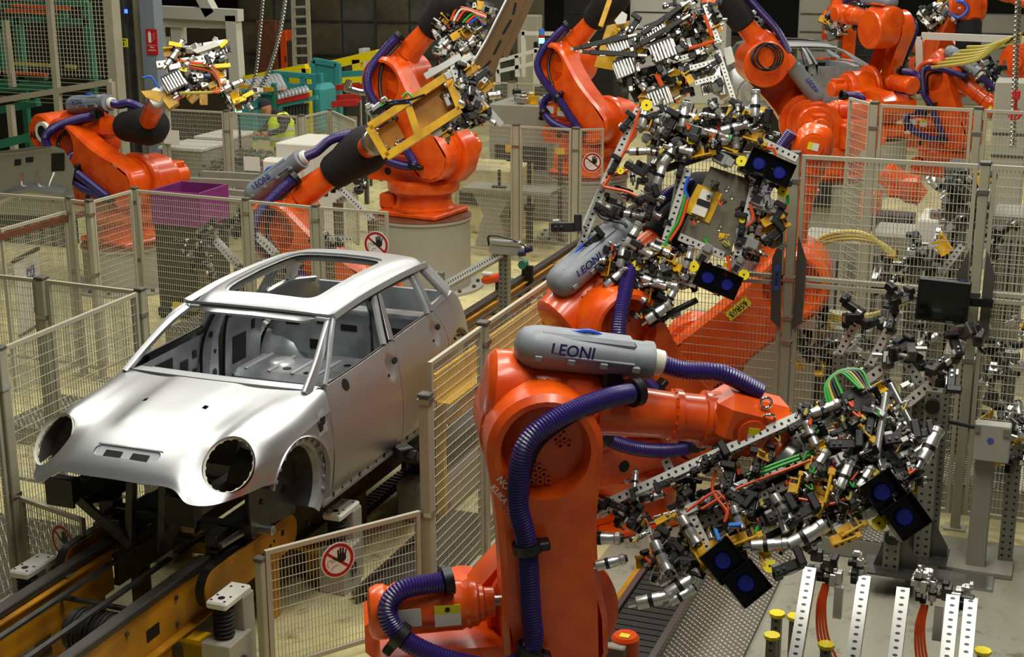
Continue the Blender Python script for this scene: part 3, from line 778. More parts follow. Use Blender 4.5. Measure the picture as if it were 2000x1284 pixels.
def quarter():
    rows = []
    for i in range(31):
        t = i / 30; row = []
        for j in range(31):
            u = j / 30; z = .30 + t * (beltz(2.5) + .01 - .30); y0 = g3(z) + .0035; y1 = 3.13 - .42 * max(0, (z - .75) / .33) ** 1.7
            y = y0 + (y1 - y0) * u; x = Xs(min(y, 3.13), min(z, 1.06))
            q = ((y - 2.60) ** 2 + (z - .40) ** 2) ** .5
            if q < .36: x -= .04
            row.append((x, y, z))
        rows.append(row)
    rows.append([(p[0] - .05, p[1] - .01, p[2] + .012) for p in rows[-1]])
    return rows
both('rear_quarter', quarter, 'silver_body', smooth=40)
for s in (1, -1):
    d = mb('black')
    for k in range(7):
        a = math.radians(60 + k * 14); d.cyl((s * .80, 2.6 + .325 * math.cos(a), .40 + .325 * math.sin(a)), (s * .822, 2.6 + .325 * math.cos(a), .40 + .325 * math.sin(a)), .010, 8)
    d.each('rear_arch_hole', car)
    si = mb('silver_inner').box((s * .795, 1.3, .205), (.03, 2.0, .075)).box((s * .74, 1.3, .175), (.14, 2.0, .02)).put('sill', car)
    h = mb('black')
    for k in range(14): h.cyl((s * .809, .45 + k * .13, .205), (s * .812, .45 + k * .13, .205), .012 if k % 3 else .018, 8)
    h.each('sill_hole', si)
# ---- roof with sunroof opening
rzc = spline_fn([(.90, 1.262), (.945, 1.300), (1.0, 1.333), (1.09, 1.362), (1.3, 1.388), (1.7, 1.406), (2.2, 1.398), (2.45, 1.374), (2.6, 1.345), (2.68, 1.318)])
def roofz(x, y):
    a = abs(x); return rzc(y) - .022 * (a / .45) ** 2 - .075 * max(0, (a - .40) / .17) ** 2.2
def roof():
    n = 96; rows = []
    def outer(t):   # superellipse-like outline
        a = 2 * PI * t; c, s_ = math.cos(a), math.sin(a); e = 2 / 6.0
        x = .582 * math.copysign(abs(c) ** e, c); u = math.copysign(abs(s_) ** e, s_)
        y = 1.79 + .875 * u + (-.05 if u < 0 else .035) * (1 - (x / .582) ** 2) * abs(u)
        return x, y
    def inner(t):
        a = 2 * PI * t; c, s_ = math.cos(a), math.sin(a); e = 2 / 9
        return .385 * math.copysign(abs(c) ** e, c), 1.665 + .585 * math.copysign(abs(s_) ** e, s_)
    K = 10
    for j in range(K + 1):
        w = j / K; row = []
        for k in range(n):
            ox, oy = outer(k / n); ix, iy = inner(k / n); w2 = w ** 1.25
            x = ox + (ix - ox) * w2; y = oy + (iy - oy) * w2
            row.append((x, y, roofz(x, y) - (.006 if j == 0 else 0)))
        rows.append(row)
    first = [(p[0] * .985, 1.79 + (p[1] - 1.79) * .99, p[2] - .018) for p in rows[0]]
    last = [(p[0], p[1], p[2] - .014) for p in rows[-1]]; last2 = [(p[0] * .95, 1.665 + (p[1] - 1.665) * .965, p[2] - .016) for p in rows[-1]]
    return [first] + rows + [last, last2]
mb('silver_body').grid(roof(), True).put('roof', car, smooth=40)
# roof inner frame below the opening
b = mb('silver_inner')
def loopbar(pts, w, h, z=None):
    for a, c in zip(pts, pts[1:]): b.bar(a, c, w, h, z)
for y in (1.04, 2.32): loopbar([(x * .1, y, roofz(x * .1, y) - .05) for x in range(-5, 6)], .14, .03)
for s in (1, -1): loopbar([(s * .455, 1.0 + .15 * k, roofz(.45, 1.0 + .15 * k) - .055) for k in range(11)], .11, .045)
b.put('roof_frame', car)
# ---- pillars, frames
def rail(pts, w, h, name, m='silver_body', up=None, sides=(1, -1)):
    for s in sides:
        c = crom([(s * p[0], p[1], p[2]) for p in pts], 6); q = mb(m); n = len(c); rows = []
        for i, p in enumerate(c):
            t = (c[min(i + 1, n - 1)] - c[max(i - 1, 0)]).normalized(); o_ = V((s, 0, .55)) if up is None else V((s * up[0], up[1], up[2]))
            o_ = (o_ - t * o_.dot(t)).normalized(); e = t.cross(o_); ww = w if not isinstance(w, tuple) else w[0] + (w[1] - w[0]) * i / (n - 1)
            rows.append([p + o_ * (h / 2) * a + e * (ww / 2) * bb for a, bb in ((1, -.8), (1, .8), (.3, 1), (-1, 1), (-1, -1), (.3, -1))])
        q.grid(rows, True); q.add([tuple(v) for v in rows[0]], [tuple(range(6))]); q.add([tuple(v) for v in rows[-1]], [tuple(range(6))]); q.put(name, car, smooth=40)
rail([(.695, .345, .918), (.655, .58, 1.055), (.600, .80, 1.180), (.545, .99, 1.258)], (.07, .04), .035, 'a_pillar')
rail([(.752, .50, .945), (.70, .66, 1.06), (.638, .83, 1.195), (.578, .985, 1.268)], .028, .02, 'door_frame', 'silver_inner')
rail([(.578, .96, 1.268), (.582, 1.4, 1.300), (.58, 1.9, 1.308), (.572, 2.35, 1.298), (.555, 2.56, 1.275)], .05, .05, 'roof_rail')
rail([(.592, 1.0, 1.262), (.597, 1.4, 1.284), (.595, 1.9, 1.290), (.588, 2.25, 1.282)], .02, .012, 'roof_seal', 'black')
rail([(.744, 1.405, .97), (.69, 1.46, 1.08), (.63, 1.53, 1.2), (.583, 1.585, 1.285)], .05, .028, 'b_pillar_frame', 'silver_inner')
rail([(.742, 1.515, .972), (.69, 1.56, 1.08), (.63, 1.61, 1.2), (.58, 1.655, 1.285)], (.085, .055), .028, 'b_pillar', 'silver_body')
rail([(.744, 1.455, .972), (.69, 1.507, 1.08), (.582, 1.618, 1.285)], .018, .034, 'b_pillar_seal', 'black')
rail([(.735, 2.19, 1.0), (.685, 2.205, 1.1), (.572, 2.235, 1.29)], .045, .03, 'c_pillar', 'silver_inner')
rail([(.73, 2.262, 1.0), (.68, 2.278, 1.1), (.568, 2.305, 1.29)], .05, .03, 'c_pillar_outer', 'silver_body')
rail([(.695, 2.66, 1.05), (.655, 2.62, 1.12), (.555, 2.52, 1.28)], .13, .04, 'd_pillar', 'silver_inner')
rail([(.715, 2.28, 1.01), (.69, 2.6, 1.03), (.60, 2.9, 1.0)], .05, .03, 'quarter_ledge', 'silver_body')
# windscreen header and cowl
b = mb('silver_body'); loop = [(x * .0565, .965 - .02 * (1 - (x / 10) ** 2), 1.258 + .012 * (1 - (x / 10) ** 2)) for x in range(-10, 11)]
for a, c in zip(loop, loop[1:]): b.bar(a, c, .05, .02, V((0, -.6, .8)))
b.put('windscreen_header', car)
b = mb('black'); 
for a, c in zip(loop, loop[1:]): b.bar(V(a) + V((0, -.022, .022)), V(c) + V((0, -.022, .022)), .02, .008, V((0, -.6, .8)))
b.put('header_shade', car)  # black strip paints in the shadow line below the roof lip
b = mb('pressed_bright'); cw = [(x * .066, .36 + .075 * (x / 10) ** 2, .945 - .02 * (x / 10) ** 2) for x in range(-10, 11)]
for a, c in zip(cw, cw[1:]): b.bar(a, c, .085, .02).bar(V(a) + V((0, .10, -.04)), V(c) + V((0, .10, -.04)), .15, .012).bar(V(a) + V((0, .17, -.14)), V(c) + V((0, .17, -.14)), .012, .2)
b.put('cowl', car)
b = mb('steel_bright')
for x in (-.48, -.32, -.05, .12, .3, .45): b.box((x, .44, .915), (.05, .035, .03))
b.each('cowl_clip', car)
# ---- floor, inner structure
b = mb('silver_inner').box((0, 1.25, .24), (1.5, 1.9, .012)).box((0, 1.2, .33), (.22, 1.8, .17), ch=.04); b.box((0, .42, .5), (1.46, .02, .55)); b.put('floor_pan', car)
b = mb('silver_inner').box((0, 1.0, .31), (1.4, .1, .12), ch=.02).box((0, 1.95, .40), (1.45, .5, .3), ch=.05).box((0, 2.5, .42), (1.3, .9, .02)); b.put('seat_crossmember', car)
b = mb('silver_inner').box((0, 2.33, .72), (1.36, .02, .36)).box((0, 2.36, .92), (1.40, .16, .04), ch=.01).box((0, 2.98, .62), (1.2, .04, .7)); bo = b.put('rear_bulkhead', car)
h = mb('black')
for x, z, w, hh in ((-.5, .80, .12, .07), (-.25, .82, .06, .06), (.0, .78, .14, .05), (.22, .80, .08, .05), (.42, .78, .12, .07), (.55, .62, .06, .08), (.3, .62, .1, .06), (-.3, .62, .1, .08)): h.box((x, 2.318, z), (w, .006, hh))
h.each('bulkhead_hole', bo)
for s in (1, -1):
    b = mb('silver_inner').lathe([(-.22, .02), (-.2, .20), (-.1, .30), (.0, .33), (.16, .33)], 24, T(s * .60, 2.55, .42) @ (RZ(PI) if s < 0 else RZ(0))); b.put('rear_wheelhouse', car)
    # inner skins
    b = mb('silver_inner')
    b.add([(s * .745, .45, .25), (s * .745, 1.36, .25), (s * .70, 1.36, .93), (s * .70, .50, .91)], [(0, 1, 2, 3)[::-s]])
    b.add([(s * .745, 1.62, .25), (s * .745, 2.2, .5), (s * .69, 2.2, .97), (s * .70, 1.62, .95)], [(0, 1, 2, 3)[::-s]])
    bo = b.put('inner_door_skin', car, smooth=0)
    h = mb('black')
    for y, z, w, hh in ((.80, .70, .26, .32), (1.08, .66, .10, .26), (1.22, .80, .05, .06), (1.22, .66, .05, .06), (.55, .82, .05, .05), (1.85, .68, .2, .22), (2.05, .82, .06, .08)): h.box((0, 0, 0), (.004, w, hh), T(s * (.741 - .045 * (z - .25) / .68), y, z) @ RY(-s * .066), ch=.0015)
    h.each('skin_hole', bo)
    # inner B pillar, wide at the foot
    P = []
    for k in range(11):
        t = k / 10; z = .24 + t * 1.03; w = .26 - .13 * min(1, t * 1.5) + .05 * max(0, t - .85) * 6; y = 1.40 + .17 * t ** 1.6; xx = .715 - .14 * max(0, t - .62) / .38
        P.append([(s * (xx + .02), y - w / 2, z), (s * (xx - .03), y - w / 2 + .03, z), (s * (xx - .03), y + w / 2 - .03, z), (s * (xx + .02), y + w / 2, z)][::-s])
    bo = mb('silver_inner').grid(P).put('inner_b_pillar', car, smooth=40)
    h = mb('black')
    for y, z, w, hh in ((1.39, .42, .07, .1), (1.44, .6, .06, .07), (1.46, .76, .035, .06), (1.42, .9, .05, .05), (1.50, .98, .03, .09)): h.cyl((s * .682, y, z), (s * .688, y, z), w / 2, 14)
    h.each('pillar_hole', bo)
    # engine bay: rail, crash box, strut tower
    mb('steel_dark').box((s * .42, -.2, .46), (.09, .95, .12), ch=.01).put('front_rail', car)
    mb('black').box((s * .43, -.70, .50), (.17, .10, .15), ch=.01).box((s * .43, -.76, .50), (.2, .02, .18)).put('crash_box', car)
    mb('silver_inner').lathe([(0, .16), (.22, .14), (.26, .10)], 18, T(s * .52, .05, .56) @ RY(-PI / 2)).put('strut_tower', car)
    b = mb('steel_dark').bar((s * .42, -.70, .5), (s * .12, -.52, .10), .05, .05).bar((s * .12, -.52, .10), (s * .12, -.45, .55), .05, .05); b.put('radiator_bracket', car)
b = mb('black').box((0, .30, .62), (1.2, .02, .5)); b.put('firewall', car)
b = mb('steel_bright').lathe([(0, .035), (.06, .02), (.09, .03)], 12, T(.25, 1.55, .52) @ RY(-PI / 2)).bar((.25, 1.5, .56), (.33, 1.5, .60), .02, .03); b.put('floor_fitting', car)
for s in (1, -1):
    for pts in ([(.70, 1.27, .30), (.70, 1.28, .60), (.69, 1.33, .90), (.60, 1.50, 1.20), (.545, 1.56, 1.27)], [(.70, 1.58, .32), (.70, 1.60, .65), (.68, 1.63, .95), (.575, 1.68, 1.25)]):
        mb('black').tube(crom([(s * a, b_, c_) for a, b_, c_ in pts], 6), .012, 6).put('pillar_seal', car)
    mb('pressed_bright').tube(crom([(s * .66, .5, .30), (s * .66, 1.3, .28), (s * .66, 1.9, .34), (s * .60, 2.2, .5)], 6), .035, 8).put('inner_sill', car)
    q = mb('pressed_bright').lathe([(0, .11), (.012, .105), (.03, .08), (.035, .02)], 20, T(s * .42, 1.98, .545) @ RY(-PI / 2)).put('pressed_dome', car)
for k in range(7): mb('pressed_bright').box((-.6 + k * .2, 1.95, .556), (.03, .42, .014), ch=.005).put('pressed_rib', car)
hh = mb('black')
for x, y, r in ((-.3, 1.85, .035), (.3, 1.85, .035), (-.5, 2.05, .025), (.1, 2.08, .03), (.5, 1.8, .025), (-.1, 1.8, .03)): hh.cyl((x, y, .551), (x, y, .5535), r, 12)
hh.each('seat_pan_hole', car)
mb('pressed_bright').box((.3, 1.05, .40), (.55, .05, .10), ch=.01).box((-.3, 1.05, .40), (.55, .05, .10), ch=.01).each('seat_rail', car)
# ---- skid below the car
sk = thing('skid', 'grey steel carrier skid with crossbar and locating pins under the car front', 'skid', (0, -.15, .68))
mb('steel_dark').box((0, 0, .065), (1.06, .09, .07), ch=.008).put('cross_bar', sk)
for s in (1, -1):
    mb('steel_dark').box((s * .52, 0, .085), (.13, .11, .11), ch=.012).put('end_block', sk)
    mb('steel').cyl((s * .58, 0, .09), (s * .70, 0, .09), .032, 16, ch=.006).put('locating_pin', sk)
    mb('steel').cyl((s * .50, -.05, .07), (s * .46, -.25, .05), .025, 14, ch=.005).put('guide_pin', sk)
    mb('steel_dark').box((s * .36, 1.6, .045), (.09, 3.6, .08), ch=.006).put('runner', sk)
    mb('steel_dark').bar((s * .5, .02, .12), (s * .45, .2, .42), .05, .04).put('support_strut', sk)
mb('steel').box((.12, -.06, .05), (.10, .05, .06)).put('code_carrier', sk); mb('steel_dark').box((0, 2.7, .065), (1.06, .09, .07), ch=.008).put('cross_bar', sk)
# ================================================================== robots
_rm = {}
def robot_meshes():
    R = {}
    # foot
    b = mb('orange').box((-.02, 0, .035), (.86, .80, .07), ch=.02).lathe([(.07, .40), (.10, .40), (.12, .36), (.24, .34), (.26, .37), (.30, .37)], 36, RY(-PI / 2))
    b.box((-.42, 0, .15), (.22, .46, .20), ch=.03)
    for k in range(8): b.use('steel_dark').cyl((.36 * math.cos(k * .785 + .39), .36 * math.sin(k * .785 + .39), .07), (.36 * math.cos(k * .785 + .39), .36 * math.sin(k * .785 + .39), .10), .022, 6)
    b.use('orange'); R['base'] = b.mesh('base')
    # turret
    b = mb('orange').lathe([(.30, .43), (.33, .45), (.42, .45), (.46, .41)], 40, RY(-PI / 2))
    P = [(-.62, .44), (-.70, .52), (-.70, .68), (-.52, .80), (-.10, .82), (.05, 1.0), (.20, 1.08), (.42, 1.05), (.56, .92), (.60, .74), (.54, .54), (.40, .40), (-.40, .40)]
    b.prism(P, .06, .36).prism([(-.58, .44), (-.64, .54), (-.62, .66), (-.35, .72), (.0, .72), (.2, .60), (.3, .42)], -.34, .06)
    b.cyl((.32, .34, .78), (.32, .42, .78), .26, 32, ch=.02).cyl((.32, -.02, .78), (.32, .06, .78), .31, 36, ch=.015)
    b.cyl((.34, -.12, .78), (.34, -.02, .78), .37, 36, ch=.02).use('black').lathe([(0, .17), (.004, .17)], 24, T(.53, -.122, .80) @ RZ(-PI / 2) @ RX(.25), sy=.5).use('orange')
    b.use('black').cyl((-.30, -.345, .56), (-.30, -.34, .56), .045, 18).box((.36, .366, .62), (.16, .006, .16)).use('orange')
    for x, z in ((-.5, .55), (-.12, .52), (.05, .55), (-.1, .66)): b.cyl((x, -.34, z), (x, -.352, z), .022, 10)
    R['turret'] = b.mesh('turret')
    # axis motors
    b = mb('orange').cyl((.32, .42, .78), (.32, .70, .78), .13, 24, ch=.02).box((.32, .56, .92), (.16, .18, .07), ch=.01); R['motor2'] = b.mesh('motor')
    b = mb('orange').cyl((-.12, .46, .45), (-.12, .46, .80), .10, 24, ch=.02).box((-.12, .56, .72), (.13, .06, .1), ch=.01); R['motor1'] = b.mesh('motor')
    # balancer
    b = mb('orange').lathe([(0, .10), (.015, .135), (.05, .150), (.09, .150), (.11, .135), (.50, .135), (.52, .125), (.54, .135), (.56, .122), (.585, .122), (.60, .10), (.62, .10), (.63, .085), (.68, .08)], 32)
    b.use('steel').cyl((.66, 0, 0), (.86, 0, 0), .035, 14); b.use('orange').cyl((.86, -.05, 0), (.86, .05, 0), .07, 18); R['balancer'] = b.mesh('balancer')
    # lower arm, axis along Z, dish on its -Y side
    N = 48; prof = []
    def rad(t):  # outline: two circles joined
        return t
    pts = []
    r0, r1, L = .30, .305, 1.075
    for k in range(N):
        a = 2 * PI * k / N - PI / 2; c, s = math.cos(a), math.sin(a)
        if s < -.12: pts.append((r0 * c, r0 * s))
        elif s > .12: pts.append((r1 * c, L + r1 * s))
        else: pts.append(((.23 if c > 0 else -.235) , L * (.5 + s / .24 * .55)))
    pts = sorted_outline(pts, L)
    b = mb('orange'); y0, y1 = -.42, -.14; n = len(pts); ins = .035
    def shr(p, d): 
        cz = min(max(p[1], 0), L); l = math.hypot(p[0], p[1] - cz) or 1; return (p[0] * (1 - d / l), cz + (p[1] - cz) * (1 - d / l))
    A = [[(x, y0 + ins, z) for x, z in pts], [(*((lambda q: (q[0], y0, q[1]))(shr(p, ins))),) for p in pts]]
    back = [[(x, y1, z) for x, z in pts], [(x, y0 + ins, z) for x, z in pts]]
    b.grid(back, True).grid(A, True)
    rim = A[1]; dr = .235; hole = []
    for x, _, z in rim:
        if z > L * .72: a = math.atan2(z - L, x)
        else: a = None
        hole.append(a)
    # front face: annulus around the dish for the upper part, flat below
    C = 36; cen = (0, L - .01)
    ring = [(dr * math.cos(2 * PI * k / C), y0, cen[1] + dr * 1.08 * math.sin(2 * PI * k / C)) for k in range(C)]
    def ray_hit(a):
        best = None; dx, dz = math.cos(a), math.sin(a)
        for i in range(n):
            p, q = rim[i], rim[(i + 1) % n]; ex, ez = q[0] - p[0], q[2] - p[2]; den = dx * ez - dz * ex
            if abs(den) < 1e-9: continue
            px_, pz_ = p[0] - cen[0], p[2] - cen[1]; t = (px_ * ez - pz_ * ex) / den; u = (px_ * dz - pz_ * dx) / den
            if t > 0 and -1e-6 <= u <= 1 + 1e-6 and (best is None or t < best): best = t
        return best or .2
    outer = [];
    for k in range(C * 2):
        a = 2 * PI * k / (C * 2); t = ray_hit(a); outer.append((t * math.cos(a), y0, cen[1] + t * math.sin(a)))
    ring2 = [(dr * math.cos(2 * PI * k / (C * 2)), y0, cen[1] + dr * 1.08 * math.sin(2 * PI * k / (C * 2))) for k in range(C * 2)]
    deep = [(p[0] * .9, y0 + .13, cen[1] + (p[2] - cen[1]) * .9) for p in ring2]
    b.grid([outer, ring2, deep], True); b.add(deep, [tuple(range(C * 2))])
    b.cyl((0, -.15, 0), (0, -.12, 0), .31, 36)
    R['lower_arm'] = b.mesh('lower_arm', 30)
    b = mb('orange'); bo = []
    for (cx, cz, rows) in ((-.05, L - .09, ((0,), (-.5, .5), (-1, 0, 1), (-1.5, -.5, .5, 1.5))), (.09, L + .06, ((-.5, .5), (-.5, .5), (0, 1)))):
        for i, rw in enumerate(rows):
            for u in rw: b.lathe([(0, .020), (.016, .020), (.016, .011), (.004, .011)], 10, T(cx + u * .045, y0 + .128, cz - i * .038) @ RZ(-PI / 2), caps=False)
    R['dish_bolts'] = b.mesh('dish_bolts')
    # elbow housing; X along the forearm, origin at axis 3
    b = mb('orange').cyl((0, -.13, 0), (0, .30, 0), .315, 40, ch=.02).cyl((0, -.165, 0), (0, -.13, 0), .28, 40)
    b.lathe([(-.31, .12), (-.30, .19), (-.27, .225), (-.15, .23), (-.08, .205), (.25, .195), (.33, .165)], 32, T(0, .03, .16))
    b.box((.02, .03, .10), (.50, .34, .26), ch=.05).box((.05, .03, .395), (.34, .2, .03), ch=.01)
    for k in range(16):
        a = 2 * PI * k / 16; b.cyl((.296 * math.cos(a), -.13, .296 * math.sin(a)), (.296 * math.cos(a), -.148, .296 * math.sin(a)), .013, 8)
    b.use('black')
    for k in range(16):
        a = 2 * PI * (k + .5) / 16; b.cyl((.296 * math.cos(a), -.12, .296 * math.sin(a)), (.296 * math.cos(a), -.1325, .296 * math.sin(a)), .008, 8)
    R['elbow'] = b.mesh('elbow')
    b = mb('orange')
    for z, y in ((.06, .14), (.24, .17)): b.cyl((-.24, y, z), (-.36, y, z), .06, 20, ch=.012)
    R['motor4'] = b.mesh('motor')
    for L2 in (1.1425, 1.3925):
        e = L2 - 1.1425
        b = mb('orange').lathe([(.31, .165), (.36, .15), (.40, .145), (.72 + e, .128), (.74 + e, .150), (.775 + e, .150), (.78 + e, .132), (.90 + e, .135), (.905 + e, .16), (.93 + e, .16)], 30, T(0, .0, .14))
        for k in range(18):
            a = 2 * PI * k / 18; b.cyl((.735 + e, .142 * math.cos(a), .14 + .142 * math.sin(a)), (.728 + e, .142 * math.cos(a), .14 + .142 * math.sin(a)), .008, 6)
        R['forearm%.1f' % L2] = b.mesh('forearm')
    # wrist, origin at wrist centre, X along the forearm
    b = mb('orange').lathe([(-.22, .15), (-.16, .165), (-.02, .17), (.08, .15), (.14, .11), (.16, .06)], 28, Matrix.Scale(1.0, 4), sy=.92)
    R['wrist_core'] = b.mesh('wrist')
    b.cyl((0, -.19, 0), (0, .19, 0), .135, 28, ch=.025).cyl((0, -.205, 0), (0, -.19, 0), .085, 24)
    R['wrist'] = b.mesh('wrist')
    b = mb('black_soft').lathe([(-.42, .16), (-.36, .185), (-.22, .195), (-.10, .225), (.05, .245), (.16, .225), (.25, .16), (.28, .05)], 28, sy=1.0)
    R['wrist_cover'] = b.mesh('wrist_cover')
    # cable cover box
    b = mb('cover_grey').lathe([(-.03, .02), (-.015, .07), (.02, .10), (.08, .115), (.14, .118), (.76, .098), (.78, .104), (.82, .104)], 26, sy=1.2)
    b.box((.40, 0, .078), (.60, .17, .06), ch=.02)
    for x in (.10, .30, .50, .70): b.box((x, -.132, -.025), (.05, .03, .035), ch=.006)
    b.box((.38, -.128, .0), (.62, .02, .014), ch=.004)
    b.box((.33, 0, .098), (.14, .10, .02), ch=.008)
    R['cable_cover'] = b.mesh('cable_cover', 45)
    b = mb('white_plastic').lathe([(0, .062), (.01, .07), (.05, .07), (.06, .06)], 22); R['collar'] = b.mesh('collar')
    b = mb('black').lathe([(0, .05), (0, .078), (.05, .078), (.05, .05)], 22, caps=False).box((.025, .085, 0), (.05, .07, .08), ch=.008); R['clamp'] = b.mesh('hose_clamp')
    return R
def sorted_outline(pts, L):
    lo = [(.30 * math.cos(a), .30 * math.sin(a)) for a in [math.radians(x) for x in range(196, 346, 10)]]
    hi = [(.305 * math.cos(a), L + .305 * math.sin(a)) for a in [math.radians(x) for x in range(-14, 196, 10)]]
    rt = [(.292 - .05 * math.sin(PI * t), .02 + (L - .14) * t) for t in (.08, .25, .42, .58, .75, .9)]
    lt = [(-.292 + .02 * math.sin(PI * t), .02 + (L - .14) * t) for t in (.9, .75, .58, .42, .25, .08)]
    return lo + rt + hi + lt
RM = robot_meshes()
GAIT = {}
def robot(key, label, x, y, bz, yaw, a, b, L2=1.1425, cover=False, box=True, hose=True, detail=True, tool=None, text='LEONI', boxz=.44, wrist_roll=0, shift=.15, group=None, fore_hose=True, text_side=-1, boxx=-.16):
    yaw, a, b = map(math.radians, (yaw, a, b))
    lat = V((-math.sin(yaw), math.cos(yaw), 0)) * shift
    o = thing('industrial_robot', label, 'robot', (x + lat.x, y + lat.y, bz), yaw, group)
    A = T(.32, 0, .78) @ RY(a); J3 = A @ V((0, 0, 1.075)); U = Matrix.Translation(J3) @ RY(-b); W = U @ T(L2, 0, .14)
    I = Matrix.Identity(4)
    put('foot', RM['base'], o); put('turret', RM['turret'], o); put('motor', RM['motor2'], o); put('motor', RM['motor1'], o)
    # balancer from rear pivot to lug near axis 2
    piv = V((-.68, -.22, .90)); lug = A @ V((-.04, -.22, .16))
    bl = put('balancer', RM['balancer'], o, frame(piv, lug - piv))
    s = mb('sign_white').box((0, 0, 0), (.22, .004, .10)); s.use('sign_yellow').box((-.075, -.003, 0), (.07, .002, .1)).use('text_black')
    tri_ = [(-.1, -.03), (-.05, -.03), (-.075, .025)]
    for p, q in zip(tri_, tri_[1:] + tri_[:1]): s.bar((p[0], -.005, p[1]), (q[0], -.005, q[1]), .002, .004, V((0, 1, 0)))
    s.put('warning_label', bl, T(.17, -.134, .015))
    s = mb('sign_white').box((0, 0, -.03), (.14, .004, .07)).use('sign_yellow').box((0, 0, .03), (.14, .004, .05)).use('text_black').lathe([(-.001, .014), (.001, .014)], 14, T(0, -.003, .03) @ RZ(PI / 2)); s.put('warning_label', bl, T(.42, -.134, .015))
    la = put('lower_arm', RM['lower_arm'], o, A)
    put('dish_bolts', RM['dish_bolts'], la)['kind'] = 'stuff'
    put('elbow', RM['elbow'], o, U)
    put('forearm', RM['forearm%.1f' % L2], o, U)
    wr = put('wrist', RM['wrist_core' if cover else 'wrist'], o, W @ RX(wrist_roll))
    if not cover: s = mb('sign_white').box((0, 0, -.02), (.06, .004, .05)).use('sign_yellow').box((0, 0, .025), (.06, .004, .04)); s.put('warning_label', wr, T(0, -.207, 0))
    if cover: put('wrist_cover', RM['wrist_cover'], o, W)
    if tool is not None:
        p = o.matrix_basis.inverted() @ V(tool); w = W.translation; d = (p - w)
        if d.length > .05: mb('orange').cyl(w + d.normalized() * (.24 if cover else .12), w + d * .8, .11, 20, ch=.02).use('steel').cyl(w + d * .8, p, .13, 20, ch=.01).put('tool_flange', o)
    if box:
        Bx = U @ T(boxx, -.02, boxz) @ Matrix.Scale(.88, 4, V((1, 0, 0))); c = put('cable_cover', RM['cable_cover'], o, Bx)
        rt = RX(PI / 2 + .18) if text_side < 0 else RZ(PI) @ RX(PI / 2 + .18)
        lettering(text, .095, 'text_blue', c, T(.30, -.142 * (1 if text_side < 0 else -1), .035) @ rt)
        mb('black').box((.12, -.02, .36), (.08, .10, .12)).box((.36, -.05, .34), (.12, .12, .16), ch=.02).put('cover_bracket', o, U)
        put('collar', RM['collar'], o, U @ T(.57, -.02, boxz) @ RY(.15))
    hp = []
    if hose:
        p = [U @ V((.44, -.20, .30)), U @ V((.28, -.30, .28)), U @ V((.02, -.46, .20)), U @ V((-.13, -.52, .05)), A @ V((-.17, -.51, .86)), A @ V((-.14, -.50, .62)), A @ V((-.14, -.50, .25)), A @ V((-.15, -.50, .02)), V((.02, -.50, .68)), V((-.28, -.48, .74)), V((-.50, -.42, .84)), V((-.58, -.38, .98)), V((-.50, -.34, 1.08)), V((-.28, -.30, 1.10))]
        h = mb('hose'); hose_mesh(h, p, .056, detail, .016 if detail else .04, 16 if detail else 10); h.put('hose', o, smooth=30 if detail else 60)
        for i in (5, 7, 10):
            d = (p[i + 1] - p[i - 1]); put('hose_clamp', RM['clamp'], o, frame(p[i], d, V((0, -1, 0))))
        put('hose_clamp', RM['clamp'], o, frame(p[0], p[0] - p[1], V((0, 0, 1))))
        put('hose_clamp', RM['clamp'], o, frame(p[-1], p[-1] - p[-2], V((0, 0, 1))))
        c = mb('cable_black'); c.tube(crom([U @ V((.40, -.14, .26)), U @ V((.15, -.32, .18)), U @ V((-.05, -.40, 0)), A @ V((-.14, -.45, .8))], 6), .022, 8); c.put('cable_bundle', o)
    if box and fore_hose:
        p = [U @ V((.57, -.02, boxz)), U @ V((.75, -.03, boxz - .03)), U @ V((L2 - .18, -.04, .42)), U @ V((L2 + .05, -.04, .34))]
        h = mb('hose'); hose_mesh(h, p, .052, detail, .016 if detail else .04, 16 if detail else 10); h.put('wrist_hose', o, smooth=30 if detail else 60)
        k = mb('cable_blue').tube(crom([U @ V((.10, -.02, boxz + .10)), U @ V((.22, -.02, boxz + .12)), U @ V((.38, .06, boxz + .03)), U @ V((.5, .08, .35))], 6), .012, 8); k.put('signal_cable', o)
    GAIT[key] = (o, A, U, W)
    return o
def pedestal(x, y, h, r, label):
    o = thing('round_pedestal', label, 'pedestal', (x, y, 0), 0, 'round steel pedestals under robots')
    mb('pedestal_grey').lathe([(.03, r), (h - .03, r), (h - .03, r + .02), (h, r + .02)], 48, RY(-PI / 2)).put('drum', o, smooth=40)
    mb('pedestal_grey').lathe([(0, r + .16), (.03, r + .16)], 48, RY(-PI / 2)).put('floor_flange', o, smooth=40)
    mb('rust_plate').lathe([(h, r + .015), (h + .012, r + .015)], 48, RY(-PI / 2)).put('top_plate', o, smooth=40)
    for k in range(14): mb('steel_dark').cyl(((r + .09) * math.cos(k * .4488), (r + .09) * math.sin(k * .4488), .03), ((r + .09) * math.cos(k * .4488), (r + .09) * math.sin(k * .4488), .06), .025, 6).put('anchor_bolt', o)
def wpos(key): o, A, U, W = GAIT[key]; return o.matrix_basis @ W.translation
G1o = gd(1545, 905, 8.05)
r1 = robot('R1', 'orange robot with handwritten white letters on its arm, holding the long camera gripper', 2.41, -.75, 0, 27.3, -3.6, -9, shift=.06, tool=G1o)
lettering('NO', .05, 'text_white', r1, GAIT['R1'][1] @ T(-.232, -.426, .93) @ RX(PI / 2) @ RZ(-1.0)); lettering('KUKA', .045, 'text_white', r1, GAIT['R1'][1] @ T(-.258, -.4255, .87) @ RX(PI / 2) @ RZ(-1.0))
mb('steel_bright').tube([(.03 * math.cos(k * .4), 0, .03 * math.sin(k * .4)) for k in range(17)], .008, 8, False).put('eye_bolt', r1, GAIT['R1'][3] @ T(.05, -.16, .18))
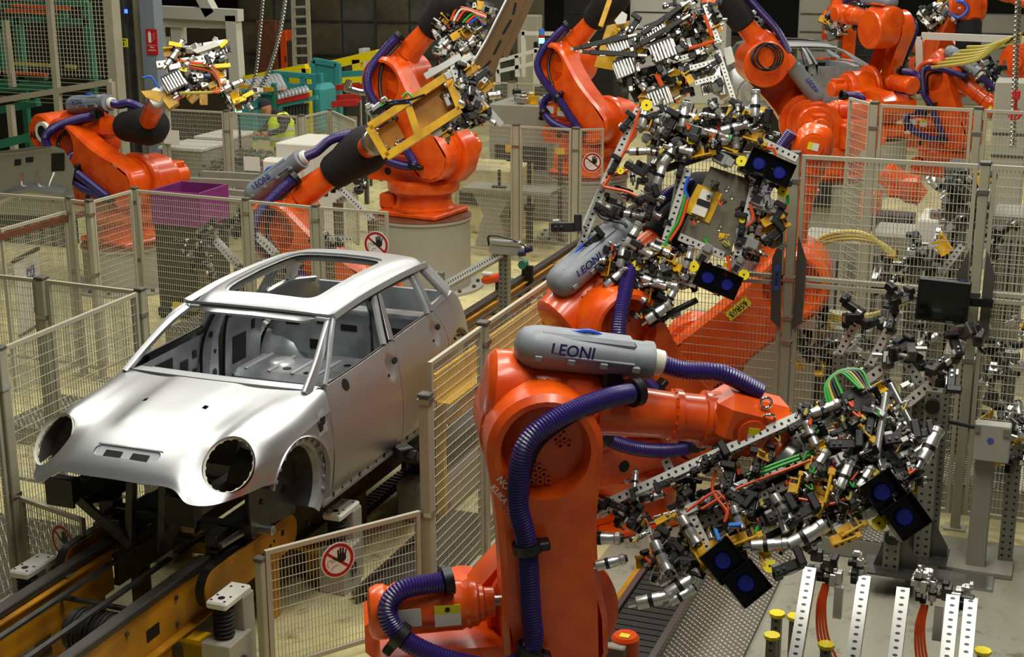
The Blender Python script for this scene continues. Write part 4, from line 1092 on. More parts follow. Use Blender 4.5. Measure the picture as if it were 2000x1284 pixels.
mb('orange').box((.02, -.02, .03), (.46, .34, .30), ch=.07).put('wrist_housing', r1, GAIT['R1'][3] @ RY(.12))
r2 = robot('R2', 'orange robot behind the fence row holding the large gripper with the square plate', 2.30, 2.62, 0, 50, -38, 33, shift=.1, tool=gd(1385, 440, 10.8), cover=True)
r3 = robot('R3', 'orange robot behind the tall fence with yellow number label on its leaning arm', 2.02, 4.25, 0, 8, 46, 78, shift=.25, tool=None, hose=False)
o = mb('sign_yellow').box((0, 0, 0), (.23, .004, .085)).put('number_label', r3, GAIT['R3'][1] @ T(-.16, -.425, .62) @ RY(PI / 2 + .0))
lettering('65R03', .07, 'text_black', o, T(0, -.004, 0) @ RX(PI / 2))
pedestal(-1.27, 12.34, .9, .56, 'round pedestal below the curved orange robot arm at the back')
robot('R4', 'orange robot with curved arm on the round pedestal at the back', -1.30, 12.34, .91, -22, -44, 43, cover=True, shift=.1, box=False)
pedestal(1.9, 13.3, .9, .6, 'round pedestal with black louvre behind the tall fence')
robot('R5', 'orange robot with cable coil behind the tall fence, holding the black cylinder gripper', 1.95, 13.4, .91, 205, 40, 50, L2=1.3925, cover=True, shift=0, text_side=1, boxx=-.95, boxz=.30, fore_hose=False, tool=gd(1385, 55, 18.8))
pedestal(-2.31, 8.86, .9, .60, 'wide round pedestal behind the car tail')
robot('R6', 'orange robot on the wide pedestal behind the car, holding the brown panel', -2.31, 8.86, .91, -8, -36, 44, cover=True, shift=.05, box=False, tool=gd(895, 30, 17.8))
robot('R7', 'low orange robot behind the car roof holding the yellow frame gripper', -1.86, 5.70, 0, 6, -54, 35, cover=True, shift=.0, tool=gd(735, 275, 14.5))
pedestal(-5.8, 7.55, .55, .52, 'round pedestal under the orange robot with the white ring')
r8 = robot('R8', 'orange robot with white ring and black letters at its elbow, beside the mesh cage', -5.85, 7.55, .56, -14, -66, 6, cover=True, shift=.12, tool=gd(312, 190, 16.8))
mb('orange').cyl((-.50, -.30, .12), (-.50, .25, .12), .25, 36, ch=.03).box((-.25, 0, .12), (.5, .4, .3), ch=.04).put('elbow_drum', r8, GAIT['R8'][2])
lettering('ABB', .12, 'text_black', r8, GAIT['R8'][2] @ T(-.60, -.305, .10) @ RX(PI / 2))
mb('white_plastic').lathe([(0, .085), (0, .13), (.05, .13), (.05, .085)], 28, caps=False).use('black').lathe([(.02, .085), (.03, .085)], 24).put('white_ring', r8, GAIT['R8'][2] @ T(-.40, -.30, .14) @ RZ(-PI / 2))
robot('R9', 'tall orange robot at the back with upright arm beside the second silver car body', 2.05, 17.6, .9, 134, -22, 2, shift=0, tool=gd(1640, 40, 26.5))
pedestal(2.05, 17.6, .89, .55, 'round pedestal under the tall orange robot at the back')
robot('R10', 'orange robot behind the back fence with grey cable cover slanting down', 3.0, 19.6, 0, -20, -27, -32, shift=.1, text_side=-1)
robot('R11', 'orange robot at the far right with its black sleeved forearm pointing down', 2.67, 21.75, 1.15, -60, 30, -84, L2=1.3925, shift=0, box=False, hose=False, cover=False)
# ================================================================== grippers
KM = {}
def kit():
    b = mb('alu').lathe([(-.075, .024), (-.07, .029), (.03, .029), (.035, .026), (.06, .026), (.065, .030), (.085, .030), (.09, .024)], 16)
    b.use('black').lathe([(.09, .02), (.10, .02)], 12).lathe([(-.02, .031), (.0, .031)], 14).use('steel_bright').cyl((-.075, 0, 0), (-.11, 0, 0), .012, 10); KM['cylinder'] = b.mesh('cylinder_unit')
    b = mb('black').box((0, 0, 0), (.15, .05, .05), ch=.006).box((.07, .02, .03), (.04, .09, .045), ch=.006).box((-.06, 0, -.04), (.045, .045, .06), ch=.005)
    b.use('alu').box((.01, -.027, 0), (.05, .006, .03)).box((-.05, .03, .005), (.04, .02, .035), ch=.004).use('steel_bright')
    for x in (-.05, -.02, .06): b.cyl((x, 0, .025), (x, 0, .034), .008, 6)
    KM['clamp'] = b.mesh('clamp')
    b = mb('alu').box((0, 0, 0), (.10, .07, .05), ch=.006).box((.05, 0, .03), (.05, .05, .03), ch=.004).use('black').box((-.02, 0, .027), (.05, .04, .006)).use('steel_bright')
    for x, y in ((-.04, .025), (.04, .025), (-.04, -.025), (.04, -.025)): b.cyl((x, y, .025), (x, y, .032), .007, 6)
    KM['block'] = b.mesh('gripper_block')
    b = mb('yellow').box((0, 0, 0), (.12, .012, .07), ch=.003).box((.05, .03, -.03), (.012, .07, .012)).box((-.02, .03, -.03), (.08, .06, .012)).box((.07, 0, .02), (.03, .03, .03), ch=.004)
    b.use('steel_dark')
    for x in (-.045, -.015, .02): b.cyl((x, -.006, .015), (x, -.013, .015), .008, 6)
    KM['bracket'] = b.mesh('bracket')
    b = mb('black_gloss').box((0, 0, -.05), (.20, .20, .012)).box((-.098, 0, 0), (.006, .20, .11)).box((.098, 0, 0), (.006, .20, .11)).box((0, .098, 0), (.19, .006, .11)).box((0, -.098, 0), (.19, .006, .11))
    KM['camera'] = b.mesh('camera_box')
    b = mb('lens_blue').lathe([(0, .055), (.012, .055), (.02, .045), (.022, .01)], 24, RY(-PI / 2)); KM['lens'] = b.mesh('lens')
    b = mb('yellow_bright').lathe([(0, .042), (.012, .042)], 8, RY(-PI / 2)).use('text_black').cyl((0, 0, .012), (0, 0, .0135), .008, 8).use('steel').cyl((0, 0, -.08), (0, 0, 0), .012, 8); KM['disc'] = b.mesh('target_disc')
    b = mb('alu')
    for k in range(7): b.box((-.075 + k * .025, 0, 0), (.018, .13, .075), ch=.004)
    b.box((0, 0, -.03), (.19, .12, .03)).use('black').box((0, .07, .02), (.17, .02, .03)); KM['valve'] = b.mesh('valve_block')
    b = mb('black').box((0, 0, 0), (.52, .055, .06), ch=.008).box((-.30, 0, .0), (.1, .035, .035), ch=.005).box((.1, 0, .035), (.12, .05, .02)).use('sign_white').box((.06, -.029, 0), (.08, .003, .045)).use('alu').box((-.12, -.03, 0), (.06, .008, .05)).cyl((.26, 0, 0), (.36, 0, 0), .018, 10).use('steel_bright').cyl((-.36, 0, .0), (-.36, 0, .03), .02, 10); KM['power_clamp'] = b.mesh('power_clamp')
    b = mb('steel_dark').box((0, 0, 0), (.09, .06, .09), ch=.008).use('black').box((.03, .02, .04), (.07, .05, .05), ch=.006).use('steel').cyl((-.03, -.02, 0), (-.03, -.09, 0), .015, 10); KM['joint'] = b.mesh('joint_block')
    b = mb('blue_tag').box((0, 0, 0), (.065, .02, .06), ch=.004).use('sign_white').box((0, -.0105, 0), (.05, .001, .015), RY(.5)); KM['tag'] = b.mesh('sensor_box')
    b = mb('steel_bright').tube([(.032 * math.cos(k * .4), 0, .032 * math.sin(k * .4)) for k in range(17)], .008, 8, False).cyl((0, 0, -.03), (0, 0, -.07), .012, 8); KM['eye'] = b.mesh('eye_bolt')
kit()
PN = {'cylinder': 'cylinder_unit', 'clamp': 'clamp', 'block': 'gripper_block', 'bracket': 'bracket', 'camera': 'camera_box', 'disc': 'target_disc', 'valve': 'valve_block', 'power_clamp': 'power_clamp', 'joint': 'joint_block', 'tag': 'sensor_box', 'eye': 'eye_bolt'}
class Tool:
    def __init__(s, label, px, py, dist, tilt=(0, 0), group=None, name='robot_gripper'):
        s.c = gd(px, py, dist); n = -ray(px, py).normalized()
        s.n = (n + RIGHT * tilt[0] + UP * tilt[1]).normalized(); s.o = thing(name, label, 'gripper', s.c, 0, group)
        s.dist = dist; s.k = dist / FPX; s.sf = 1.0
    def P(s, px, py, h=0): return gp(px, py, s.c + s.n * h, s.n)
    def L(s, p): return V(p) - s.c
    def axes(s, deg):
        a = math.radians(deg); d = RIGHT * math.cos(a) + UP * math.sin(a); return (d - s.n * d.dot(s.n)).normalized()
    def beam(s, x0, y0, x1, y1, w=.05, h0=0, h1=None, m='alu_holes', hh=None, name='beam'):
        p, q = s.P(x0, y0, h0), s.P(x1, y1, h0 if h1 is None else h1)
        b = mb(m); (b.beam(s.L(p), s.L(q), w, hh or w, s.n) if 'holes' in m else b.bar(s.L(p), s.L(q), w, hh or w, s.n)); return b.put(name, s.o, smooth=0)
    def tube(s, x0, y0, x1, y1, r, h0=0, h1=None, m='alu', name='tube'):
        return mb(m).cyl(s.L(s.P(x0, y0, h0)), s.L(s.P(x1, y1, h0 if h1 is None else h1)), r, 14, ch=r * .15).put(name, s.o)
    def item(s, kind, px, py, h=0, deg=0, sc=1.0, spin=0.0, tip=0.0):
        m = frame(s.L(s.P(px, py, h)), s.axes(deg), s.n) @ RX(spin) @ RY(tip) @ Matrix.Scale(sc * s.sf, 4)
        o = put(PN[kind], KM[kind], s.o, m)
        if kind == 'camera': put('lens', KM['lens'], o, T(0, 0, -.035))
        return o
    def plate(s, quad, h=0, th=.012, m='steel_dark', name='mounting_plate'):
        p = [s.L(s.P(x, y, h)) for x, y in quad]; n = len(p)
        return mb(m).add([v for v in p] + [v - s.n * th for v in p], [tuple(range(n)), tuple(range(2 * n - 1, n - 1, -1))] + [(i + n, (i + 1) % n + n, (i + 1) % n, i) for i in range(n)]).put(name, s.o, smooth=0)
    def cable(s, pts, r=.008, m='cable_orange', h=.05, sub=6):
        P = [s.L(s.P(x, y, h + (q[0] if q else 0))) for x, y, *q in pts]
        return mb(m).tube(crom(P, sub), r, 6).put('cable', s.o)
    def fill(s, quad, n, seed, kinds, sc=(.8, 1.1), hr=(-.12, .08), base=0.0):
        rnd = random.Random(seed); (ax, ay), (bx, by), (cx, cy), (dx, dy) = quad
        for i in range(n):
            u, v = rnd.random(), rnd.random()
            x = (ax * (1 - u) + bx * u) * (1 - v) + (dx * (1 - u) + cx * u) * v; y = (ay * (1 - u) + by * u) * (1 - v) + (dy * (1 - u) + cy * u) * v
            k = rnd.choice(kinds); h = rnd.uniform(*hr)
            s.item(k, x, y, h, base + rnd.choice((0, 90, 0, 45, 180, -60)) + rnd.uniform(-12, 12), rnd.uniform(*sc), rnd.choice((0, 0, PI / 2, PI, .6)), rnd.choice((0, 0, 0, .5, -.5)))
            if rnd.random() < .30:
                x2, y2 = x + rnd.uniform(-40, 40) * .36 / s.k / 1000 * 2.5, y + rnd.uniform(-30, 30) * .36 / s.k / 1000 * 2.5
                s.cable([(x, y), ((x + x2) / 2 + rnd.uniform(-8, 8), (y + y2) / 2 + 10), (x2, y2)], rnd.choice((.005, .006, .008)), rnd.choice(('cable_orange', 'cable_black', 'cable_black', 'cable_orange', 'cable_green', 'hose_yellow')), h + .05)
DET = ['clamp', 'block', 'cylinder', 'bracket', 'joint', 'clamp', 'cylinder', 'joint', 'block', 'clamp']
# ---- long camera gripper of the nearest robot
t = Tool('long gripper with drilled beam, blue sensor boxes and black camera boxes over the floor track', 1500, 950, 7.95, (-.10, .35)); t.sf = .9
t.beam(1178, 990, 1562, 816, .052, .10); t.beam(1322, 1008, 1606, 880, .05, .02); t.beam(1340, 1040, 1690, 880, .05, -.06, m='alu_holes'); t.beam(1430, 1062, 1760, 905, .045, -.02)
t.beam(1300, 900, 1390, 1090, .05, 0); t.beam(1540, 830, 1640, 1040, .05, -.02); t.beam(1660, 800, 1760, 1010, .045, -.03); t.beam(1230, 960, 1300, 1110, .04, -.03)
t.plate([(1520, 930), (1640, 875), (1680, 950), (1560, 1005)], -.04, .014, 'steel_dark'); t.plate([(1560, 850), (1740, 780), (1780, 960), (1620, 1030)], -.2, .02, 'dark_machine'); t.plate([(1300, 990), (1560, 880), (1620, 1010), (1400, 1090)], -.2, .02, 'dark_machine'); t.plate([(1385, 990), (1500, 940), (1525, 985), (1410, 1040)], -.05, .014, 'steel_dark')
t.plate([(1632, 775), (1690, 745), (1720, 800), (1655, 830)], .06, .09, 'dark_machine', 'valve_housing')
for x, y, d, s_ in ((1160, 1004, 60, 1.0), (1205, 990, 150, .9), (1240, 1010, 60, .9), (1300, 945, 200, .8), (1395, 899, 26, 1.15), (1425, 935, 80, 1), (1368, 915, 26, .8), (1480, 905, 80, .9), (1525, 1004, 26, 1.2), (1569, 1004, 26, 1.2), (1560, 830, 30, .9), (1590, 815, 20, 1), (1650, 870, -5, 1.2), (1760, 858, 5, 1.3), (1795, 850, 5, 1), (1700, 830, 80, 1), (1440, 975, -40, 1), (1470, 990, 80, .9), (1290, 1060, 60, .9), (1315, 1090, 45, .9), (1540, 1110, 20, 1.2)):
    t.item('clamp', x, y, .14, d, s_)
for x, y, d, s_ in ((1816, 872, 65, 1.35), (1573, 1048, 30, 1.5), (1332, 1144, 35, 1.4), (1276, 1172, 10, 1.35), (1175, 1052, -5, 1.3), (1500, 1066, 0, 1.3), (1190, 1100, 12, 1.1), (1290, 1085, -65, 1.2), (1525, 990, -60, 1.1), (1600, 905, 60, 1.0), (1650, 930, 70, 1.1), (1690, 935, 60, .9), (1440, 1010, -70, .9), (1345, 1035, -60, 1.2), (1610, 800, 20, 1.1), (1585, 850, 110, 1), (1240, 940, 90, .7), (1330, 1165, 30, 1)):
    t.item('cylinder', x, y, .16, d, s_)
t.item('disc', 1504, 1107, .14, 10, 1.0); t.item('disc', 1717, 1024, .14, 10, 1.05); t.item('disc', 1600, 802, .1, 10, .8)
for x, y, d, s_ in ((1456, 1060, 20, 1.3), (1410, 1068, 20, 1.1), (1618, 960, 80, 1.5), (1610, 985, 70, 1.3), (1342, 1052, -60, 1.2), (1362, 1090, -60, 1.2), (1665, 1040, 30, 1.2), (1683, 842, -50, 1.4), (1485, 1085, -70, 1), (1650, 1060, 20, 1.2), (1300, 1020, 30, .9), (1560, 950, 80, 1)):
    t.item('bracket', x, y, .12, d, s_)
for x, y in ((1413, 1096), (1458, 1140), (1724, 962), (1768, 1010)): t.item('camera', x, y, .20, -52 if x < 1600 else -56, 1.0, 0, .35)
t.item('tag', 1436, 1028, .18, 0, 1.15); t.item('tag', 1402, 1048, .18, -70, 1.15); t.item('eye', 1233, 940, .14, 0, 1.1); t.item('eye', 1502, 815, .14, 0, 1.1)
t.tube(1731, 768, 1711, 896, .020, .16); t.tube(1739, 750, 1786, 840, .020, .16, m='steel'); t.tube(1700, 850, 1725, 930, .02, .1); t.tube(1505, 955, 1535, 1040, .02, .15)
t.fill([(1560, 800), (1770, 740), (1800, 960), (1600, 1010)], 80, 3, DET, (.7, 1.15), (-.15, .12), 25); t.fill([(1180, 990), (1540, 840), (1600, 1040), (1290, 1150)], 55, 4, DET, (.6, 1.0), (-.16, .06), 25)
t.fill([(1560, 1000), (1780, 920), (1780, 1040), (1560, 1080)], 26, 9, DET, (.7, 1.1), (-.1, .08), 25)
for k in range(6): t.cable([(1620 + k * 5, 800 - k * 6), (1612 + k * 4, 755 - k * 5), (1640 + k * 8, 728 - k * 1), (1680 + k * 4, 760)], .009, ['cable_green', 'cable_green', 'hose_yellow', 'cable_black', 'cable_black', 'cable_green'][k], .1)
for a in ([(1455, 930), (1520, 905), (1590, 880)], [(1460, 938), (1520, 912), (1595, 886)]): t.cable(a, .010, 'cable_green', .09)
for a in ([(1370, 995), (1440, 955), (1530, 920), (1600, 893)], [(1398, 920), (1392, 960), (1420, 1000), (1415, 1020)], [(1400, 960), (1422, 985), (1418, 1015)], [(1340, 1000), (1380, 970), (1400, 960)], [(1560, 975), (1620, 985), (1650, 975)]): t.cable(a, .009, 'cable_orange', .12)
t.fill([(1180, 990), (1560, 815), (1640, 1040), (1290, 1150)], 80, 5, DET, (.35, .65), (-.05, .2), 25); t.fill([(1560, 800), (1770, 740), (1800, 960), (1600, 1020)], 80, 6, DET, (.35, .7), (-.05, .2), 25)
# ---- large gripper with the square plate
t = Tool('large gripper with square grey plate, yellow targets and four blue-lensed camera boxes', 1350, 400, 10.75, (-.05, .12)); t.sf = .8
t.plate([(1388, 325), (1470, 352), (1424, 505), (1322, 466)], 0.02, .02, 'plate_grey'); t.plate([(1363, 359), (1411, 379), (1385, 437), (1335, 413)], .03, .02, 'yellow', 'yellow_plate')
t.plate([(1372, 368), (1394, 376), (1386, 395), (1364, 387)], .06, .03, 'white_plastic', 'white_box'); t.plate([(1360, 396), (1384, 405), (1376, 425), (1350, 415)], .06, .03, 'white_plastic', 'white_box'); t.plate([(1363, 388), (1388, 397), (1384, 407), (1360, 398)], .065, .035, 'black', 'black_box')
for x, y in ((1430, 385), (1405, 447), (1440, 420), (1365, 430), (1420, 370)): t.item('eye', x, y, .02, 0, .6, PI / 2)
for q in ((1247, 214, 1135, 460), (1180, 360, 1128, 500), (1316, 238, 1356, 272), (1490, 278, 1557, 311), (1327, 463, 1414, 500), (1254, 523, 1360, 556), (1255, 212, 1330, 228), (1300, 470, 1345, 330), (1440, 500, 1475, 355), (1340, 520, 1440, 545), (1150, 510, 1260, 530)): t.beam(*q, w=.055, h0=.06)
t.beam(1350, 285, 1490, 330, .06, -.03, m='steel_dark'); t.beam(1300, 330, 1390, 300, .05, -.05, m='steel_dark'); t.beam(1330, 330, 1300, 500, .05, -.03, m='steel_holes')
for x, y in ((1483, 319), (1523, 337), (1383, 542), (1420, 556)): t.item('camera', x, y, .20, -24, 1.08, 0, .1)
for x, y, s_ in ((1263, 206, 1.3), (1352, 272, 1.2), (1448, 315, 1.2), (1529, 375, 1.25), (1134, 503, 1.1), (1243, 519, 1.15), (1355, 521, 1.2), (1453, 537, 1.2), (1212, 334, .8), (1450, 430, .7), (1293, 486, .7)): t.item('disc', x, y, .14, 20, s_)
for x, y, d, s_ in ((1336, 226, 80, 1.4), (1475, 205, 88, 1.5), (1432, 250, 15, 1.5), (1405, 264, -20, 1.3), (1310, 300, 55, 1.5), (1327, 292, -15, 1.4), (1290, 340, 70, 1.4), (1248, 296, 0, 1.2), (1236, 460, 60, 1.5), (1215, 500, 80, 1.4), (1250, 487, -30, 1.4), (1200, 545, 40, 1.4), (1276, 552, -20, 1.4), (1284, 612, 35, 1.6), (1310, 580, 60, 1.2), (1300, 555, -15, 1.2), (1240, 575, -35, 1.3), (1345, 505, 75, 1.2), (1160, 510, 0, 1.2), (1400, 215, -50, 1.1), (1450, 235, 130, 1.2)): t.item('cylinder', x, y, .14, d, s_)
for x, y, d, s_ in ((1310, 245, 60, 1.5), (1430, 225, 55, 1.4), (1200, 325, 60, 1.1), (1240, 330, -30, 1.3), (1265, 385, 20, 1.3), (1270, 410, 70, 1.2), (1105, 444, 0, 1.7), (1180, 410, -30, 1.2), (1160, 470, 40, 1.3), (1240, 500, 60, 1.4), (1290, 600, 60, 1.2), (1450, 440, 80, 1.2), (1510, 460, 40, 1.4), (1520, 420, 60, 1.2), (1480, 360, 70, 1.1), (1330, 330, 70, 1.0), (1225, 240, 50, 1.1), (1280, 225, 20, 1.1)): t.item('clamp', x, y, .12, d, s_)
for x, y, d, s_ in ((1485, 392, -22, 1.7), (1455, 472, -22, 1.7), (1498, 405, -22, 1.3), (1375, 500, 60, 1.5), (1440, 520, 60, 1.3), (1478, 345, -30, 1.3), (1410, 310, -30, 1.6), (1455, 325, 60, 1.4), (1290, 480, -20, 1.3)): t.item('block', x, y, .08, d, s_)
for x, y, d, s_ in ((1370, 305, 10, 1.6), (1340, 240, 20, 1.4), (1272, 240, 70, 1.3), (1510, 435, 30, 1.4), (1525, 450, 30, 1.2), (1425, 535, -20, 1.4), (1285, 495, 20, 1.5), (1300, 508, -20, 1.3), (1415, 290, -20, 1.5), (1470, 275, -20, 1.6), (1190, 525, 80, 1.2), (1270, 580, 80, 1)): t.item('bracket', x, y, .10, d, s_)
t.tube(1302, 615, 1362, 586, .022, .05, m='black'); t.tube(1268, 640, 1310, 612, .012, .05, m='black')
t.fill([(1255, 215), (1480, 215), (1500, 270), (1270, 310)], 75, 11, DET, (.9, 1.5), (-.18, .14), -20); t.fill([(1140, 470), (1300, 480), (1290, 560), (1200, 570)], 42, 12, DET, (.8, 1.4), (-.12, .14), -20)
t.fill([(1470, 340), (1540, 360), (1510, 500), (1440, 510)], 24, 13, DET, (.8, 1.3), (-.1, .12), -20); t.fill([(1290, 500), (1440, 540), (1400, 570), (1300, 550)], 22, 14, DET, (.8, 1.2), (-.12, .1), -20); t.fill([(1190, 330), (1280, 320), (1290, 420), (1180, 430)], 16, 15, ['clamp', 'joint', 'cylinder'], (.8, 1.2), (-.1, .1), -20)
t.fill([(1240, 565), (1310, 560), (1320, 630), (1250, 620)], 9, 16, DET, (.8, 1.1), (-.1, .1), 0)
for a, m_ in (([(1250, 215), (1225, 285), (1185, 355), (1180, 365), (1225, 375), (1265, 395)], 'cable_orange'), ([(1340, 380), (1325, 430), (1305, 465), (1295, 490)], 'cable_green'), ([(1345, 385), (1330, 435), (1308, 470)], 'cable_orange'), ([(1420, 500), (1425, 520), (1422, 540)], 'cable_orange'), ([(1465, 400), (1470, 430), (1440, 455)], 'cable_orange'), ([(1490, 290), (1510, 290), (1515, 310)], 'cable_orange'), ([(1165, 400), (1175, 425), (1215, 435), (1225, 445)], 'cable_black'), ([(1170, 395), (1170, 415), (1210, 428)], 'cable_black'), ([(1345, 345), (1338, 370), (1345, 390)], 'cable_blue'), ([(1535, 370), (1538, 395), (1520, 410)], 'cable_green')): t.cable(a, .012, m_, .12)
t.fill([(1245, 210), (1530, 260), (1520, 500), (1300, 560)], 45, 17, DET, (.4, .7), (-.1, .2), -20); t.fill([(1140, 440), (1330, 470), (1320, 570), (1160, 560)], 45, 18, DET, (.4, .7), (-.1, .2), -20); t.fill([(1250, 210), (1490, 205), (1500, 290), (1260, 300)], 60, 19, DET, (.4, .75), (-.1, .22), -20)
# ---- black cylinder gripper of the robot with the cable coil
t = Tool('gripper with long black clamps and finned silver blocks above the square plate gripper', 1300, 110, 18.6, (0, .15))
for q in ((1395, 78, 1434, 199), (1377, 10, 1404, 84), (1326, 116, 1400, 93), (1347, 134, 1402, 119), (1357, 163, 1406, 149), (1406, 150, 1412, 185)): t.beam(*q, w=.062)
t.plate([(1393, 150), (1405, 128), (1410, 160)], .02, .02, 'alu', 'gusset')
for x0, y0, x1, y1 in ((1128, 93, 1233, 71), (1146, 101, 1252, 109), (1252, 67, 1333, 12), (1260, 81, 1322, 45)):
    t.item('power_clamp', (x0 + x1) / 2, (y0 + y1) / 2, .16, math.degrees(math.atan2(y0 - y1, x1 - x0)), 1.15)
for x, y, s_ in ((1223, 132, 1.6), (1296, 99, 1.7), (1207, 87, 1.5), (1280, 61, 1.4), (1288, 192, 1.6)): t.item('valve', x, y, .1, 20, s_)
t.tube(1237, 72, 1243, 165, .012, .2, m='steel_dark'); t.beam(1173, 52, 1191, 0, .06, -.1, m='yellow'); t.plate([(1160, 130), (1185, 50), (1230, 40), (1215, 140)], -.2, .04, 'yellow', 'yellow_plate'); t.plate([(1245, 190), (1262, 172), (1318, 165), (1325, 190), (1260, 205)], -.1, .04, 'yellow', 'yellow_plate')
t.plate([(1200, 40), (1215, 22), (1225, 28), (1222, 45), (1205, 48)], -.05, .1, 'white_paint', 'grey_box'); t.plate([(1412, 95), (1428, 90), (1436, 120), (1420, 128)], -.05, .06, 'white_paint', 'grey_box')
t.plate([(1215, 150), (1330, 120), (1350, 180), (1240, 200)], -.25, .05, 'dark_machine'); t.plate([(1300, 30), (1380, 10), (1395, 90), (1320, 110)], -.25, .05, 'dark_machine')
t.fill([(1190, 60), (1390, 20), (1420, 190), (1240, 200)], 110, 21, DET + ['bracket'], (1.0, 1.7), (-.25, .1), 20)
t.fill([(1300, 5), (1400, 5), (1400, 60), (1310, 60)], 26, 22, DET, (1, 1.6), (-.2, .1), 20)
for a in ([(1280, 145), (1290, 165), (1298, 190)], [(1284, 145), (1295, 170), (1302, 188)], [(1375, 30), (1385, 55), (1390, 70)], [(1345, 95), (1370, 88), (1395, 80)]): t.cable(a, .022, 'cable_orange', .1)
# ---- yellow frame gripper of the low robot
t = Tool('gripper with yellow rectangular frame and silver clamps held by the low robot', 815, 225, 14.3, (0, .1))
fr = [(721, 249), (873, 150), (899, 215), (755, 307)]
for a, b_ in zip(fr, fr[1:] + fr[:1]): t.beam(*a, *b_, w=.075, m='yellow', hh=.17, name='frame_bar')
t.beam(795, 200, 817, 266, .07, m='yellow', hh=.15, name='frame_bar'); t.plate([(800, 203), (872, 158), (893, 214), (822, 258)], -.06, .02, 'yellow_beam', 'back_plate'); t.plate([(735, 255), (770, 232), (790, 268), (756, 292)], -.12, .02, 'yellow_beam', 'back_plate')
for x, y in ((735, 263), (752, 288), (775, 278)): t.item('eye', x, y, .05, 0, .6, PI / 2)
for q in ((842, 262, 925, 225), (905, 160, 980, 245), (890, 140, 940, 200), (830, 150, 900, 110), (900, 205, 945, 195)): t.beam(*q, w=.06, m='alu', h0=-.02)
t.beam(885, 130, 905, 200, .06, h0=.05); t.beam(900, 120, 950, 160, .055, h0=.0)
t.fill([(860, 120), (930, 110), (985, 240), (880, 235)], 46, 31, DET + ['bracket', 'block'], (.9, 1.4), (-.15, .1), 30); t.fill([(720, 215), (760, 190), (770, 215), (730, 235)], 5, 32, ['joint', 'block'], (.9, 1.1), (-.05, .05), 30); t.fill([(840, 255), (930, 215), (925, 240), (850, 275)], 14, 33, DET, (.8, 1.1), (-.1, .1), 25)
for a in ([(730, 218), (760, 200), (800, 195), (830, 185)], [(732, 222), (765, 205), (800, 200)]): t.cable(a, .014, 'cable_black', .08)
t.cable([(785, 190), (795, 182), (805, 190)], .012, 'cable_green', .08); t.cable([(770, 200), (790, 196), (805, 205)], .012, 'cable_blue', .08)
# ---- tool with the brown panel
t = Tool('gripper with drilled bars and orange cables behind the brown panel', 900, 70, 17.6, (0, .1))
for q in ((852, 48, 912, 92), (862, 80, 895, 122), (890, 20, 935, 60), (838, 140, 880, 125), (905, 90, 935, 130), (868, 20, 930, 10)): t.beam(*q, w=.06)
t.plate([(870, 128), (895, 118), (905, 150), (880, 160)], -.02, .05, 'hose_yellow', 'mounting_plate')
t.fill([(850, 5), (960, 5), (930, 120), (850, 110)], 80, 41, DET, (.9, 1.5), (-.2, .15), 35)
for k in range(7): t.cable([(880 + k * 6, 40 + k), (895 + k * 7, 15 + k * 3), (930 + k * 2, 22 + k * 4), (950, 30 + k * 3)], .014, ['cable_orange', 'white_plastic', 'cable_orange', 'cable_black', 'cable_green', 'cable_orange', 'cable_blue'][k], .18)
q = [(994, -14), (1045, -14), (1010, 60), (975, 118), (958, 180), (920, 180), (920, 128), (950, 80)]
bp = Tool('long brown body panel with dark slots held up by the pedestal robot', 975, 80, 17.3, (.25, .0), name='long_pressing'); bp.o['category'] = 'car panel'
bp.plate(q, 0, .015, 'brown_panel', 'sheet')
for x0, y0, x1, y1 in ((996, 38, 980, 66), (976, 78, 962, 106), (961, 46, 951, 64), (943, 83, 934, 101), (956, 118, 938, 138), (1005, 5, 1000, 28)): bp.plate([(x0, y0), (x0 + 5, y0 + 1), (x1 + 5, y1 + 1), (x1, y1)], .004, .003, 'black', 'slot')
bp.tube(994, -10, 950, 78, .018, .02, m='alu', name='folded_edge'); bp.tube(950, 78, 922, 126, .018, .02, m='alu', name='folded_edge'); bp.beam(1040, -10, 985, 110, .07, .0, m='brown_panel', name='folded_edge')
# ---- gripper of the ringed robot
t = Tool('gripper with drilled bars and yellow clamp jaws held by the robot with the white ring', 380, 140, 16.6, (0, .3))
for q in ((306, 128, 400, 116), (398, 106, 456, 200), (380, 128, 401, 170), (398, 92, 440, 85), (330, 150, 380, 140)): t.beam(*q, w=.075)
t.plate([(375, 98), (420, 80), (432, 88), (385, 104)], .1, .03, 'white_paint', 'white_plate'); t.plate([(322, 178), (345, 168), (350, 200), (330, 212), (318, 195)], .0, .12, 'yellow', 'yellow_wedge'); t.plate([(275, 178), (300, 176), (322, 182), (312, 200), (285, 190)], .0, .03, 'yellow', 'yellow_plate')
for q in ((430, 92, 443, 80), (420, 130, 450, 128), (475, 190, 495, 180), (330, 85, 355, 90), (350, 135, 365, 138), (455, 200, 480, 192)): t.beam(*q, w=.045, m='yellow_bright', h0=.1, name='jaw')
t.fill([(330, 90), (440, 80), (470, 200), (350, 190)], 48, 51, DET + ['bracket'], (.9, 1.4), (-.15, .12), 20); t.item('valve', 340, 160, .1, 30, 1.3); t.item('tag', 405, 148, .1, 0, 1)
for k in range(5): t.cable([(335 + k * 4, 115), (370, 122 + k * 2), (415, 130 + k * 3), (430, 165 + k * 3), (415, 180), (350, 178 + k * 2)][:4 + k % 3], .016, ['cable_orange', 'cable_orange', 'hose_yellow', 'cable_black', 'cable_orange'][k], .1)
t.cable([(278, 152), (295, 150), (305, 165), (312, 172)], .012, 'cable_blue', .05); t.fill([(440, 180), (500, 175), (490, 215), (440, 215)], 8, 52, DET, (.8, 1.1), (-.1, .1), 10)
